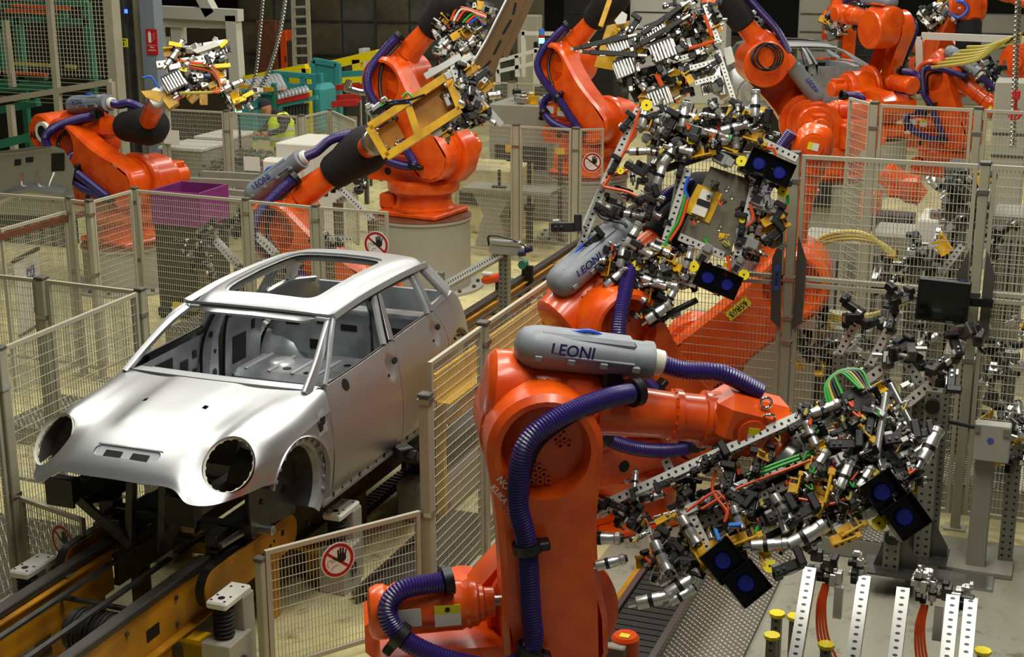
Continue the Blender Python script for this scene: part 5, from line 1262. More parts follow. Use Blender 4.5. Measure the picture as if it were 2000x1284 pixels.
# ---- far grippers
t = Tool('dark cluster gripper above the second silver car body', 1645, 40, 26, (0, .1))
t.fill([(1610, 45), (1670, 0), (1690, 30), (1625, 75)], 46, 61, DET, (1.3, 2.0), (-.2, .2), 45); t.beam(1672, 30, 1695, 45, .1); t.beam(1640, 60, 1680, 20, .08)
t = Tool('gripper with blue hose loop at the back, beside the black sleeved forearm', 1840, 25, 27, (0, .1))
t.fill([(1790, 30), (1840, 0), (1890, 15), (1830, 50)], 40, 62, DET + ['bracket'], (1.3, 2.0), (-.2, .2), 35); t.cable([(1850, 8), (1878, 3), (1890, 18), (1872, 34), (1855, 22), (1862, 6)], .03, 'cable_blue', .25)
t = Tool('gripper with drilled bar hanging below the black sleeved forearm', 1935, 170, 26.5, (0, .1))
t.beam(1925, 128, 1935, 175, .1); t.beam(1924, 165, 1934, 235, .07); t.beam(1934, 212, 1962, 200, .07); t.fill([(1915, 120), (1965, 125), (1955, 190), (1925, 185)], 32, 63, DET, (1.3, 2.0), (-.2, .2), 80); t.fill([(1930, 190), (1960, 190), (1960, 230), (1930, 230)], 7, 64, DET, (1.2, 1.6), (-.1, .1), 0)
sl = GAIT['R11']; mb('black_soft').lathe([(.25, .2), (.3, .23), (1.0, .22), (1.05, .19)], 24, T(0, 0, .2)).put('sleeve', sl[0], sl[2])
o, _A, _U, _W = GAIT['R5']
mb('black_soft').lathe([(.55, .15), (.58, .185), (.95, .20), (1.25, .19), (1.3, .16)], 24, T(0, 0, .14)).put('sleeve', o, _U)
h_ = mb('hose'); hose_mesh(h_, [_U @ V(p_) for p_ in ((-.12, .10, .36), (.2, .10, .42), (.6, .08, .40), (1.0, .04, .38), (1.35, 0, .36))], .052); h_.put('wrist_hose', o, smooth=30)
cl = thing('cable_coil', 'black cable coil hanging on the orange robot behind the tall fence', 'cable coil', (o.matrix_basis @ GAIT['R5'][2].translation) - FWD * .42)
b = mb('cable_black')
for k in range(5):
    R_ = .165 + .012 * (k % 3); b.tube([RIGHT * (R_ * math.cos(a * .3)) + UP * (R_ * math.sin(a * .3)) - FWD * (.02 * (k - 2)) + RIGHT * (.02 * (k - 2)) for a in range(22)], .012, 6, False)
b.put('cable_loops', cl)
# ================================================================== surroundings
def ybox(px0, py0, px1, py1, Y, ty=.1, floor=False):
    """box standing at depth Y whose front covers that stretch: centre, size"""
    mx, my = (px0 + px1) / 2, (py0 + py1) / 2
    x0, x1 = gy(px0, my, Y).x, gy(px1, my, Y).x; z1, z0 = gy(mx, py0, Y).z, gy(mx, py1, Y).z
    if floor: z0 = 0.0
    return V(((x0 + x1) / 2, Y + ty / 2, (z0 + z1) / 2)), V((x1 - x0, ty, z1 - z0))
def bar_y(m, a, b, Y, w=.06, Yb=None):
    return m.bar(gy(a[0], a[1], Y), gy(b[0], b[1], Y if Yb is None else Yb), w, w)
def column(px0, px1, pytop, Y, m, label, d=.3, cat='column', name='steel_column', top=None, h=True):
    c, s = ybox(px0, pytop, px1, 300, Y, d, True); o = thing(name, label, cat, (c.x, c.y, 0)); H = s.z
    if h:
        mb(m).box((0, -d / 2 + .01, H / 2), (s.x, .02, H)).put('flange', o); mb(m).box((0, d / 2 - .01, H / 2), (s.x, .02, H)).put('flange', o); mb(m).box((0, 0, H / 2), (.02, d - .04, H)).put('web', o)
    else: mb(m).box((0, 0, H / 2), (s.x, d, H), ch=.01).put('shaft', o)
    mb('steel_dark').box((0, 0, .01), (s.x + .15, d + .15, .02)).put('base_plate', o); return o
def frame_thing(name, label, cat, bars, m, w, group=None, part='bar'):
    """bars: list of ((px,py,Y),(px,py,Y))"""
    c = gy(*bars[0][0]); o = thing(name, label, cat, c, 0, group)
    for a, b in bars: mb(m).bar(gy(*a) - c, gy(*b) - c, w, w).put(part, o, smooth=0)
    return o, c
def legs_to_floor(o, c, pts, m, w=.08):
    for p in pts:
        q = gy(*p); mb(m).box((q.x - c.x, q.y - c.y, q.z / 2 - c.z), (w, w, q.z)).put('leg', o, smooth=0)
# ---- overhead mesh cage beside the ringed robot
YC = 10.6
o, c = frame_thing('mesh_cage', 'tall pale steel cage screen with square mesh behind the ringed robot', 'mesh cage', [((0, 196, YC), (216, 160, YC)), ((95, -20, YC), (112, 178, YC)), ((10, 40, YC + .6), (25, 170, YC + .6))], 'post_paint', .085, part='frame_bar')
legs_to_floor(o, c, [(20, 205, YC), (112, 178, YC), (216, 160, YC)], 'post_paint', .09)
w = mb('fence_wire'); p0 = gy(0, 196, YC); p1 = gy(216, 160, YC); q0 = V((p0.x - 1, YC, min(p0.z, p1.z)))
for i in range(int((p1.x - q0.x) / .062)): w.box((q0.x + i * .062 - c.x, 0, 3.7 - c.z), (.006, .006, 3.0))
for i in range(48): w.box(((q0.x + p1.x) / 2 - c.x, .004, q0.z + i * .062 - c.z), (p1.x - q0.x, .006, .006))
w.put('wire_mesh', o, smooth=0)['kind'] = 'stuff'
YG = 13.5
for k, (bars, lab) in enumerate((
    ([((36, 30, YG), (48, 175, YG)), ((0, 45, YG), (130, 28, YG)), ((0, 12, YG), (170, 5, YG)), ((0, 145, YG), (90, 150, YG)), ((170, 20, YG), (184, 165, YG)), ((0, 60, YG), (6, 165, YG)), ((115, 45, YG), (175, 42, YG))], 'green steel rack with orange shelves inside the mesh cage'),
    ([((0, 172, YG - 1), (110, 168, YG - 1)), ((0, 215, YG - 2), (75, 200, YG - 2)), ((0, 282, YG - 4), (70, 265, YG - 4))], 'green low rack rails under the mesh cage'))):
    o, c = frame_thing('green_rack', lab, 'rack', bars, 'green_frame', .12); legs_to_floor(o, c, [(b[1][0], b[1][1], b[1][2]) for b in bars[:3:2]], 'green_frame', .1)
o = thing('shelf_strip', 'orange shelf strips inside the green rack', 'shelf', gy(50, 20, YG - .1)); c = o.location
for a, b in (((10, 20), (110, 26)), ((26, 10), (135, 17)), ((8, 140), (90, 147))): bar_y(mb('cable_orange'), (a[0], a[1]), (b[0], b[1]), YG - .1, .06).put('strip', o, T(-c.x, -c.y, -c.z), 0)
for a, b in (((30, 124), (98, 128)), ((130, 129), (148, 131))): bar_y(mb('hose_yellow'), (a[0], a[1]), (b[0], b[1]), YG - .3, .06).put('strip', o, T(-c.x, -c.y, -c.z), 0)
c, s = ybox(-60, -30, 205, 200, YG + 1.2, .1); o = thing('dark_partition', 'dark partition wall behind the green rack', 'partition', (c.x, c.y, 0)); mb('dark_machine').box((0, 0, 2.6), (s.x, .1, 5.2)).put('sheet', o)
column(209, 228, -30, 11.0, 'post_paint', 'pale square column at the end of the mesh cage', .2, h=False)
column(230, 250, -30, 12.2, 'steel_dark', 'dark narrow steel column with yellow notice', .25)
column(254, 281, -30, 13.2, 'post_paint', 'pale steel H-column beside the fire extinguisher sign')
o = column(279, 308, -30, 13.0, 'grey_blue', 'grey-blue column carrying the red fire extinguisher sign', .25, h=False)
c, s = ybox(286, 57, 307, 107, 12.98, .01); sg = thing('fire_sign', 'red fire extinguisher sign with white pictogram on the grey-blue column', 'sign', c)
mb('fire_red').box((0, 0, 0), (s.x, .012, s.z)).put('plate', sg)
b = mb('text_white').lathe([(-.10, .028), (.05, .028), (.065, .012), (.08, .012)], 12, T(-.035, -.007, .09) @ RY(-PI / 2) @ Matrix.Scale(.12, 4, V((0, 1, 0)))) ; b.put('extinguisher_mark', sg, smooth=0)
b = mb('text_white')
for k in range(4): b.bar((.02, -.008, .02 + k * .03), (.07, -.008, .06 + k * .03), .002, .012, V((0, 1, 0)))
b.put('flame_mark', sg, smooth=0); mb('text_white').box((0, -.008, -.05), (s.x * .92, .002, .004)).put('line', sg)
lettering('Fire', .05, 'text_white', sg, T(0, -.008, -.085) @ RX(PI / 2)); lettering('extinguisher', .032, 'text_white', sg, T(0, -.008, -.13) @ RX(PI / 2))
c, s = ybox(234, 75, 249, 92, 12.185, .01); o = thing('notice', 'small yellow notice on the dark column', 'sign', c); mb('sign_yellow').box((0, 0, 0), (s.x, .01, s.z)).put('plate', o); mb('text_black').box((0, -.006, -.02), (.02, .002, .06)).box((0, -.006, .04), (.08, .002, .015)).put('mark', o)
o = thing('signal_lamp', 'small blue signal lamp on the dark column', 'lamp', gy(246, 22, 12.18)); mb('lamp_blue').cyl((0, 0, -.03), (0, 0, .03), .025, 10).use('black').cyl((0, 0, -.2), (0, 0, -.03), .02, 8).put('lamp', o)
# ---- pale gantry
o, c = frame_thing('gantry', 'pale steel gantry frame over the assembly station', 'gantry', [((300, 22, 17), (470, 30, 17)), ((455, 30, 17), (462, 130, 17)), ((395, -10, 17), (415, 28, 17)), ((300, 40, 17.2), (450, 44, 17.2)), ((347, 32, 17.3), (350, 85, 17.3))], 'white_paint', .22); legs_to_floor(o, c, [(462, 130, 17), (305, 30, 17)], 'white_paint', .22)
c, s = ybox(310, 40, 445, 140, 18.5, .3, True); o = thing('assembly_station', 'dark brown assembly station with white notices under the gantry', 'machine', (c.x, c.y, 0)); mb('wood_dark').box((0, 0, s.z / 2), (s.x, .3, s.z)).put('cabinet', o)
for x, z, w, h in ((-.75, .82, .16, .2), (-.72, .66, .16, .14), (.35, .72, .28, .2), (.35, .95, .2, .06), (-.3, .78, .1, .3), (.7, .76, .1, .3)): mb('sign_white').box((x * s.x / 2, -.16, z * s.z), (w, .02, h)).put('notice', o)
for x in (-.35, .72): mb('cable_orange').box((x * s.x / 2, -.18, .6 * s.z), (.06, .02, .5)).put('red_bar', o)
# ---- chains
def chain(pts, Y, r, label, n):
    c = gy(pts[0][0], pts[0][1], Y); o = thing('hanging_chain', label, 'chain', c); P = crom([gy(x, y, Y) - c for x, y in pts], 12); b = mb('steel')
    L = [0]
    for a, q in zip(P, P[1:]): L.append(L[-1] + (q - a).length)
    j = 0
    for i in range(n):
        s_ = L[-1] * i / n
        while L[j + 1] < s_: j += 1
        t_ = (s_ - L[j]) / (L[j + 1] - L[j]); p = P[j].lerp(P[j + 1], t_); d = (P[j + 1] - P[j]).normalized(); m_ = frame(p, d) @ RX(PI / 2 * (i % 2))
        k = L[-1] / n * .75; b.tube([m_ @ V((k * math.cos(a), r * math.sin(a), 0)) for a in [x * PI / 3 for x in range(7)]], r * .32, 4, False)
    b.put('links', o, smooth=60)['kind'] = 'stuff'
chain([(515, -20), (508, 60), (498, 150), (478, 190)], 13.2, .03, 'slack steel chain hanging in front of the gantry, thick strand', 70)
chain([(560, -20), (545, 70), (520, 150), (490, 195)], 13.0, .035, 'heavy steel chain hanging down to the silver parts rack', 70)
chain([(1990, -20), (1984, 120), (1978, 290)], 9.0, .03, 'steel hoist chain hanging at the tall back fence', 70)
o = thing('hoist_hook', 'red hoist hook at the end of the steel chain', 'hook', gy(1982, 215, 9.0)); mb('fire_red').tube(crom([(0, 0, .12), (0, 0, .02), (.06, 0, -.04), (0, 0, -.1), (-.05, 0, -.05)], 5), .022, 8).put('hook', o); mb('fire_red').box((0, 0, .16), (.08, .05, .1), ch=.01).put('block', o)
# ---- ladder and dark screens
o, c = frame_thing('ladder', 'pale access ladder against the dark screens', 'ladder', [((572, -20, 20), (576, 140, 20)), ((600, -20, 20), (607, 165, 20))], 'post_paint', .07, part='rail')
for k in range(8): y = 14 + k * 19; bar_y(mb('post_paint'), (573 + k * .4, y), (601 + k * .6, y - 1), 20, .045).put('rung', o, T(-c.x, -c.y, -c.z), 0)
SCR = ['behind the heavy chain and rust brown cabinet', 'just left of the ladder', 'right behind the ladder', 'behind the small white switch box', 'behind the purple hose of the pedestal robot', 'behind the pedestal robot wrist cover', 'behind the orange cables of the brown panel gripper', 'behind the brown panel', 'beside the pale tall cabinet']
for k in range(9):
    x0 = 470 + k * 66; c, s = ybox(x0, -40, x0 + 64, 140, 23 + .05 * (k % 2), .06, True)
    o = thing('welding_screen', 'tall dark welding screen ' + SCR[k], 'screen', (c.x, c.y, 0), 0, 'dark screens along the back'); m_ = ('screen_brown', 'screen_grey')[k % 2]
    mb(m_).box((0, 0, s.z / 2), (s.x * .98, .04, s.z)).put('sheet', o); mb('steel_dark').box((-s.x / 2, -.03, s.z / 2), (.05, .06, s.z)).put('upright', o)
    for zz in (.45, .7): mb('steel_dark').box((0, -.04, s.z * zz), (s.x, .03, .04)).put('rail', o)
for k, (x, y, w_, h_, m_) in enumerate(((500, 40, 40, 70, 'rust_plate'), (560, 80, 30, 60, 'wood_dark'), (700, 95, 12, 24, 'white_paint'), (545, 60, 14, 14, 'cable_orange'), (860, 60, 30, 80, 'grey_machine'), (1010, 30, 40, 70, 'post_paint'))):
    c, s = ybox(x, y, x + w_, y + h_, 21.5, .3, True); o = thing('control_cabinet', ['rust brown cabinet beside the chains', 'dark wooden cabinet left of the ladder', 'small white switch box by the yellow rail', 'orange bin by the chains', 'grey machine cabinet behind the brown panel', 'pale tall cabinet right of the brown panel'][k], 'cabinet', (c.x, c.y, 0))
    mb(m_).box((0, 0, s.z / 2), (s.x, .3, s.z), ch=.02).put('body', o); mb('steel_dark').box((s.x * .3, -.16, s.z * .7), (.03, .02, .12)).put('handle', o)
# ---- yellow guard rails
for bars, lab in (([((480, 156, 17), (600, 133, 17)), ((600, 133, 17), (604, 168, 17)), ((540, 144, 17), (543, 175, 17))], 'yellow steel guard rail behind the silver parts rack'), ([((650, 126, 17.5), (740, 105, 17.5)), ((698, 116, 17.5), (700, 140, 17.5)), ((560, 160, 17.5), (740, 150, 17.5))], 'yellow steel guard rail behind the orange pedestal robot')):
    o, c = frame_thing('guard_rail', lab, 'guard rail', bars, 'yellow_bright', .16); legs_to_floor(o, c, [bars[0][0], bars[0][1]], 'yellow_bright', .12)
for a, b, Y, lab in (((640, 172), (740, 168), 15.5, 'upper red floor rail beside the teal stand'), ((640, 192), (720, 188), 15, 'middle red floor rail beside the teal stand'), ((620, 206), (700, 200), 14.6, 'lower red floor rail beside the teal stand')):
    o, c = frame_thing('red_rail', lab, 'rail', [((a[0], a[1], Y), (b[0], b[1], Y))], 'red_strip', .1); legs_to_floor(o, c, [(a[0], a[1], Y), (b[0], b[1], Y)], 'steel_dark', .04)
# ---- teal racks with silver pressed parts
Yk = 13.8
o = thing('parts_rack', 'teal steel rack loaded with silver pressed parts', 'rack', gz(540, 262, 0)); c = V(o.location)
def kb(px0, py0, px1, py1, Y, ty, m_, nm, ch=.01):
    cc, s_ = ybox(px0, py0, px1, py1, Y, ty); mb(m_).box(cc - c, s_, ch=ch).put(nm, o)
kb(463, 174, 500, 275, Yk, .5, 'teal', 'end_panel', .06); kb(500, 186, 536, 275, Yk + .1, .4, 'teal', 'end_panel', .05); kb(531, 163, 539, 275, Yk - .08, .08, 'green_frame', 'upright'); kb(608, 166, 634, 262, Yk + .5, .5, 'teal', 'end_panel', .08)
for a, b_ in (((532, 143), (626, 151)), ((533, 139), (536, 168)), ((557, 146), (559, 168)), ((592, 149), (593, 170)), ((624, 143), (627, 172)), ((556, 168), (628, 171))): bar_y(mb('teal'), a, b_, Yk + .9, .09).put('frame_bar', o, T(-c.x, -c.y, -c.z), 0)
bar_y(mb('teal'), (540, 208), (620, 190), Yk + .05, .07).put('shelf_edge', o, T(-c.x, -c.y, -c.z), 0); bar_y(mb('red_strip'), (540, 199), (603, 186), Yk + .02, .085).put('red_pad', o, T(-c.x, -c.y, -c.z), 0); bar_y(mb('yellow'), (455, 167), (533, 175), Yk - .12, .06).put('lock_bar', o, T(-c.x, -c.y, -c.z), 0)
def part_tube(pts, Y0, r, m_, lab, grp):
    p = gy(pts[0][0], pts[0][1], Y0); q = thing('pressed_part', lab, 'sheet part', p, 0, grp); mb(m_).tube(crom([gy(x, y, Y0 + d) - p for x, y, d in pts], 4), r, 8).put('sheet', q)
for k in range(10): part_tube([(464 + k * 7.6, 165 - k * 1.7, .55), (474 + k * 7.7, 161 - k * 1.4, .35), (484 + k * 7.4, 172 - k * 1.2, .15), (494 + k * 6.9, 182 - k * 1.2, .0)], Yk, .042, 'pressed_bright', 'silver curved pressed part lying across the teal rack top', 'curved parts on the teal rack')
for k in range(9): part_tube([(541 + k * 6.9, 183 - k * 1.7, .2), (545 + k * 6.9, 188 - k * 1.7, .0), (546 + k * 6.9, 194 - k * 1.7, -.02)], Yk, .028, 'pressed_bright', 'small bright bracket end above the red pad of the teal rack', 'bracket ends above the red pad')
for k in range(8): part_tube([(556 + k * 6.4, 207 - k * .8, .1), (555 + k * 6.4, 218, .1), (556 + k * 6.4, 232, .1)], Yk, .03, 'steel_dark', 'dark grey sheet part hanging below the teal rack shelf', 'hanging parts below the teal rack shelf')
o, c = frame_thing('teal_stand', 'teal steel stand with sheet panel behind the parts rack', 'stand', [((613, 118, 16), (658, 126, 16)), ((613, 118, 16), (615, 165, 16)), ((660, 124, 16), (662, 210, 16)), ((640, 175, 16), (642, 212, 16))], 'teal', .09); cc, s = ybox(616, 122, 656, 178, 16, .02); mb('teal').box(cc - c, (s.x, .02, s.z)).put('panel', o); legs_to_floor(o, c, [(662, 205, 16), (615, 165, 16)], 'teal')
o, c = frame_thing('teal_rail', 'teal steel rail with orange strip beside the guard rail', 'rail', [((660, 146, 16.5), (735, 141, 16.5))], 'teal', .1); legs_to_floor(o, c, [(662, 146, 16.5), (735, 141, 16.5)], 'teal', .08)
o = thing('parts_bracket', 'bright silver casting on a stand beside the purple hose', 'sheet part', gy(705, 178, 13.5)); mb('steel_bright').tube(crom([(-.22, 0, .02), (-.12, 0, .0), (.05, 0, -.03), (.3, 0, -.02)], 4), .05, 8).box((-.24, 0, 0), (.1, .08, .2), RY(.3), ch=.02).put('casting', o); mb('steel_dark').box((.05, 0, -o.location.z / 2 - .03), (.06, .06, o.location.z - .05)).put('stand', o)
o = thing('signal_light', 'small green signal light on a stick behind the worker', 'signal light', gy(466, 218, 11.2)); SZ = o.location.z; mb('lamp_green').cyl((0, 0, -.03), (0, 0, .05), .045, 12).use('red_strip').cyl((0, 0, .05), (0, 0, .11), .045, 12).use('black').cyl((0, 0, -SZ), (0, 0, -.03), .02, 8).put('light', o)
o = thing('signal_light', 'small green signal light beside the curved orange arm', 'signal light', gy(1058, 80, 17)); mb('lamp_green').cyl((0, 0, -.04), (0, 0, .05), .05, 12).use('red_strip').cyl((0, 0, .05), (0, 0, .11), .05, 12).use('blue_tag').cyl((0, 0, .11), (0, 0, .2), .05, 12).use('black').cyl((0, 0, -o.location.z), (0, 0, -.04), .03, 8).put('light', o)
# ---- white cooler cabinet
c, s = ybox(520, 280, 592, 400, 9.2, .9, True); o = thing('cooler_cabinet', 'white control cabinet with louvred cooler on its side', 'cabinet', (c.x + .1, c.y, 0)); Hh = s.z
mb('white_paint').box((.05, 0, Hh / 2), (s.x, .9, Hh), ch=.015).put('cabinet_body', o); k0 = -s.x / 2
cb = mb('white_plastic').box((-.08, -.55, Hh * .70), (.50, .20, .62), ch=.04).put('cooler', o)
for k in range(10): mb('black').box((-.10, -.655, Hh * .70 + .18 - k * .034), (.30 - k * .008, .012, .011)).put('louvre', cb)
mb('dark_machine').box((-.08, -.52, Hh * .28), (.5, .16, .4)).put('dark_base', o)
# ---- small parts tables
for k, (x0, y0, x1, y1, Y, lab) in enumerate(((380, 271, 446, 330, 11.65, 'white raised table top behind the small parts trays'), (310, 292, 395, 345, 10.75, 'white low table top left of the small parts trays'))):
    c, s = ybox(x0, y0, x1, y1, Y, .8, True); o = thing('work_table', lab, 'table', (c.x, c.y, 0)); mb('white_paint').box((0, 0, s.z), (s.x, .8, .05), ch=.008).put('table_top', o); mb('grey_machine').box((0, 0, s.z / 2), (s.x * .95, .7, s.z - .06)).put('cabinet', o)
for k, (x0, y0, x1, y1, Y) in enumerate(((385, 305, 440, 330, 11.05), (450, 290, 515, 318, 11.0), (388, 328, 512, 347, 10.55))):
    c, s = ybox(x0, y0, x1, y1, Y, .4, False); o = thing('parts_tray', ['dark tray of small metal parts beside the raised table', 'dark tray of small metal parts near the worker', 'long dark tray of small metal parts behind the fence'][k], 'tray', (c.x, c.y, c.z - s.z / 2))
    mb('dark_machine').box((0, 0, .0), (s.x, .4, .05)).put('tray_body', o); b = mb('steel'); r_ = random.Random(k)
    for i in range(70): b.box((r_.uniform(-.5, .5) * s.x, r_.uniform(-.2, .2), .04 + r_.random() * .1), (.03, .1, .04), RZ(0))
    b.put('small_parts', o)['kind'] = 'stuff'; mb('grey_machine').box((0, .05, -(c.z - s.z / 2) / 2), (s.x * .9, .25, c.z - s.z / 2)).put('stand', o)
for i, (x, y) in enumerate(((335, 268), (492, 320))): o = thing('paper_notice', ['white paper notice on the fence by the tables', 'white paper notice on the fence by the parts trays'][i], 'notice', gy(x, y, 10.42)); mb('sign_white').box((0, 0, 0), (.26, .006, .2)).put('paper', o)
# ---- low roller line
o, c = frame_thing('roller_track', 'grey roller track with long pipes behind the fence', 'conveyor', [((300, 350, 9.4), (508, 360, 9.4)), ((395, 340, 9.7), (508, 346, 9.7)), ((400, 372, 9.1), (508, 382, 9.1)), ((395, 385, 8.9), (508, 396, 8.9))], 'grey_machine', .09, part='pipe'); legs_to_floor(o, c, [(320, 352, 9.4), (430, 357, 9.4), (500, 360, 9.4), (410, 374, 9.1), (500, 381, 9.1)], 'grey_machine', .07)
# ---- purple crate on wheels
c, s = ybox(297, 375, 388, 440, 6.35, .62, False); o = thing('crate', 'purple slatted steel crate on dark castors', 'crate', (c.x, c.y, 0)); z0 = c.z - s.z / 2; sx = s.x
for yy in (-.35, .35): mb('purple').box((0, yy * .88, z0 + s.z / 2), (sx, .03, s.z)).put('side', o)
for xx in (-1, 1): mb('purple').box((xx * sx / 2, 0, z0 + s.z / 2), (.03, .62, s.z)).put('end', o)
mb('purple').box((0, 0, z0), (sx, .62, .03)).put('bottom', o)
for xx in (-.4, .4):
    for yy in (-.28, .28): mb('rubber').cyl((xx * sx, yy - .03, .08), (xx * sx, yy + .03, .08), .08, 14).put('castor', o); mb('dark_machine').box((xx * sx, yy, (z0 + .1) / 2 + .03), (.06, .06, z0 - .1)).put('castor', o) if 0 else None
mb('dark_machine').box((0, 0, (z0 + .14) / 2), (sx * .95, .6, max(.06, z0 - .16))).put('undercarriage', o); mb('yellow_bright').box((.1, -.36, .2), (.35, .03, .05)).put('yellow_stop', o)
# ---- silver body side on the left
o = thing('side_pressing', 'large silver pressed body side panel leaning behind the fence', 'car panel', gz(40, 400, .6)); c = o.location; Y0 = 6.6
def bs(px, py, dy=0): return gy(px, py, Y0 + dy) - c
ol = [(-40, 300), (60, 288), (105, 285), (125, 292), (146, 330), (140, 360), (148, 395), (120, 420), (-40, 420)]
mb('silver_body').add([bs(*p) for p in ol] + [bs(*p, .03) for p in ol], [tuple(range(9)), tuple(range(17, 8, -1))] + [(i + 9, (i + 1) % 9 + 9, (i + 1) % 9, i) for i in range(9)]).put('sheet', o, smooth=0)
for x0, y0, x1, y1 in ((28, 312, 40, 324), (50, 308, 64, 318), (100, 300, 125, 335)): 
    mb('black').add([bs(x0, y0, -.01), bs(x1, y0 - 1, -.01), bs(x1, y1 - 1, -.01), bs(x0, y1, -.01)], [(0, 3, 2, 1)]).put('opening', o, smooth=0)
for pts in ([(-5, 300), (40, 296), (100, 288)], [(40, 340), (42, 365), (38, 390)], [(70, 335), (75, 360), (72, 388)], [(105, 335), (95, 365), (100, 395)]): mb('steel_bright').tube(crom([bs(x, y, -.015) for x, y in pts], 5), .018, 6).put('pressed_rib', o)
mb('silver_body').tube(crom([bs(-30, 410, -.02), bs(10, 385, -.03), bs(60, 372, -.03), bs(130, 380, -.02)], 5), .07, 10).put('wheel_arch_bulge', o); mb('steel_dark').box((0, .3, -.4), (1.2, .3, .4)).put('support', o)
# ---- worker
Yw = 11.8; wf = gy(548, 300, Yw); p = thing('person', 'worker in yellow high-visibility vest and dark cap bending over the parts', 'person', (wf.x, Yw, 0)); po = V(p.location)
def wp(px, py, d=0): return gy(px, py, Yw + d) - po
hip = wp(552, 282); chest = wp(549, 243); neck = wp(536, 219, -.05); hc = wp(519, 211, -.12)
J = [hip, chest, neck, neck.lerp(hc, .5), wp(557, 229, -.16), wp(553, 254, -.3), wp(520, 263, -.42), wp(536, 228, .17), wp(520, 248, -.05), wp(503, 262, -.2),
     V((hip.x - .1, .0, hip.z * .52)), V((hip.x - .1, .05, .09)), V((hip.x - .16, -.12, .05)), V((hip.x + .1, .0, hip.z * .52)), V((hip.x + .1, .05, .09)), V((hip.x + .04, -.12, .05))]
E_ = [(0, 1), (1, 2), (2, 3), (1, 4), (4, 5), (5, 6), (1, 7), (7, 8), (8, 9), (0, 10), (10, 11), (11, 12), (0, 13), (13, 14), (14, 15)]
rad_ = [.15, .17, .075, .06, .085, .06, .04, .085, .06, .04, .085, .06, .045, .085, .06, .045]
me = bpy.data.meshes.new('body'); me.from_pydata([tuple(v) for v in J], E_, []); bo = put('body', me, p); bo.modifiers.new('skin', 'SKIN'); bpy.context.view_layer.update()
for i, sv in enumerate(me.skin_vertices[0].data): sv.radius = (rad_[i], rad_[i] * .85); sv.use_root = (i == 0)
sb = bo.modifiers.new('sub', 'SUBSURF'); sb.levels = 2; sb.render_levels = 2; me.materials.append(MT['cloth_dark'])
hm = Matrix.Translation(hc) @ RY(-.35) @ RZ(.3)
b = mb('skin').lathe([(-.125, .03), (-.10, .062), (-.04, .080), (.03, .088), (.09, .07), (.12, .03)], 18, hm @ RY(-PI / 2)); b.lathe([(0, .016), (.03, .008)], 8, hm @ T(-.075, -.02, -.02) @ RZ(PI)).box((-.078, -.02, -.07), (.012, .05, .012), hm).cyl(hm @ V((.0, -.085, 0)), hm @ V((.0, -.1, 0)), .025, 10)
b.use('black').box((-.07, -.05, .015), (.02, .03, .012), hm).box((-.07, .02, .015), (.02, .03, .012), hm); b.put('head', p)
mb('cloth_dark').lathe([(.025, .094), (.07, .096), (.11, .075), (.135, .03)], 18, hm @ RY(-PI / 2)).box((-.12, -.01, .035), (.12, .14, .014), hm, ch=.005).put('cap', p)
sp = [hip + V((0, 0, -.02)), hip.lerp(chest, .5), chest, chest.lerp(neck, .55), chest.lerp(neck, .85)]
mb('vest').tube(sp, [.185, .195, .205, .165, .10], 16, False).put('vest', p); tp = mb('vest_tape'); d_ = (chest - hip).normalized()
tp.tube([hip.lerp(chest, .35) - d_ * .025, hip.lerp(chest, .35) + d_ * .025], .198, 16, False).tube([hip.lerp(chest, .8) - d_ * .025, hip.lerp(chest, .8) + d_ * .025], .206, 16, False).each('reflective_tape', p)
for h_ in (J[6], J[9]):
    b = mb('skin').lathe([(-.05, .02), (0, .036), (.05, .034), (.07, .02)], 10, Matrix.Translation(h_) @ RY(PI) @ RY(.3), sy=.6)
    for f_ in range(4): b.tube([h_ + V((-.05, -.027 + f_ * .018, -.015)), h_ + V((-.10, -.03 + f_ * .02, -.03)), h_ + V((-.13 + .01 * abs(f_ - 1), -.03 + f_ * .02, -.055))], .009, 6)
    b.tube([h_ + V((-.01, -.035, 0)), h_ + V((-.05, -.06, -.03))], .011, 6); b.put('hand', p)
# ---- fixture bars behind the back fence
def fixture_bar(a, b, Y, label, w=.06, Yb=None, clamps=3, seed=0):
    p, q = gy(a[0], a[1], Y), gy(b[0], b[1], Yb or Y); o = thing('drilled_fixture', label, 'fixture', p); mb('alu_holes').beam((0, 0, 0), q - p, w, w, V((0, -1, .3))).put('drilled_bar', o, smooth=0)
    r_ = random.Random(seed)
    for k in range(clamps): put('clamp', KM[r_.choice(['clamp', 'joint', 'clamp'])], o, T(r_.uniform(-.12, .12), -.06, r_.uniform(-.05, .14)) @ RZ(r_.uniform(0, 6)) @ RY(r_.uniform(-1, 1)) @ Matrix.Scale(1.15, 4))
    low = q if q.z < p.z else p
    if low.z > .12: mb('steel_holes').beam((low.x - p.x, low.y - p.y, -p.z), (low.x - p.x, low.y - p.y, low.z - p.z), .09).put('stand_post', o, smooth=0)
    return o
fixture_bar((415, 462), (468, 522), 5.6, 'slanting drilled fixture arm behind the fence, beside the checker step', .07, 5.3, 5, 1); fixture_bar((482, 440), (540, 498), 5.2, 'slanting drilled fixture arm left of the low orange robot', .07, 5.0, 6, 2)
fixture_bar((655, 358), (728, 430), 7.0, 'slanting drilled fixture arm right of the black wrist cover', .06, 6.7, 2, 3); fixture_bar((708, 368), (660, 395), 7.1, 'short drilled cross arm with black camera near the pedestal', .06, None, 3, 4); fixture_bar((640, 466), (690, 468), 4.92, 'white drilled bar lying behind the car roof', .05, None, 2, 5)
o = thing('clamp_cluster', 'cluster of black clamps on a stand behind the fence', 'fixture', gy(385, 500, 5.3)); r_ = random.Random(7)
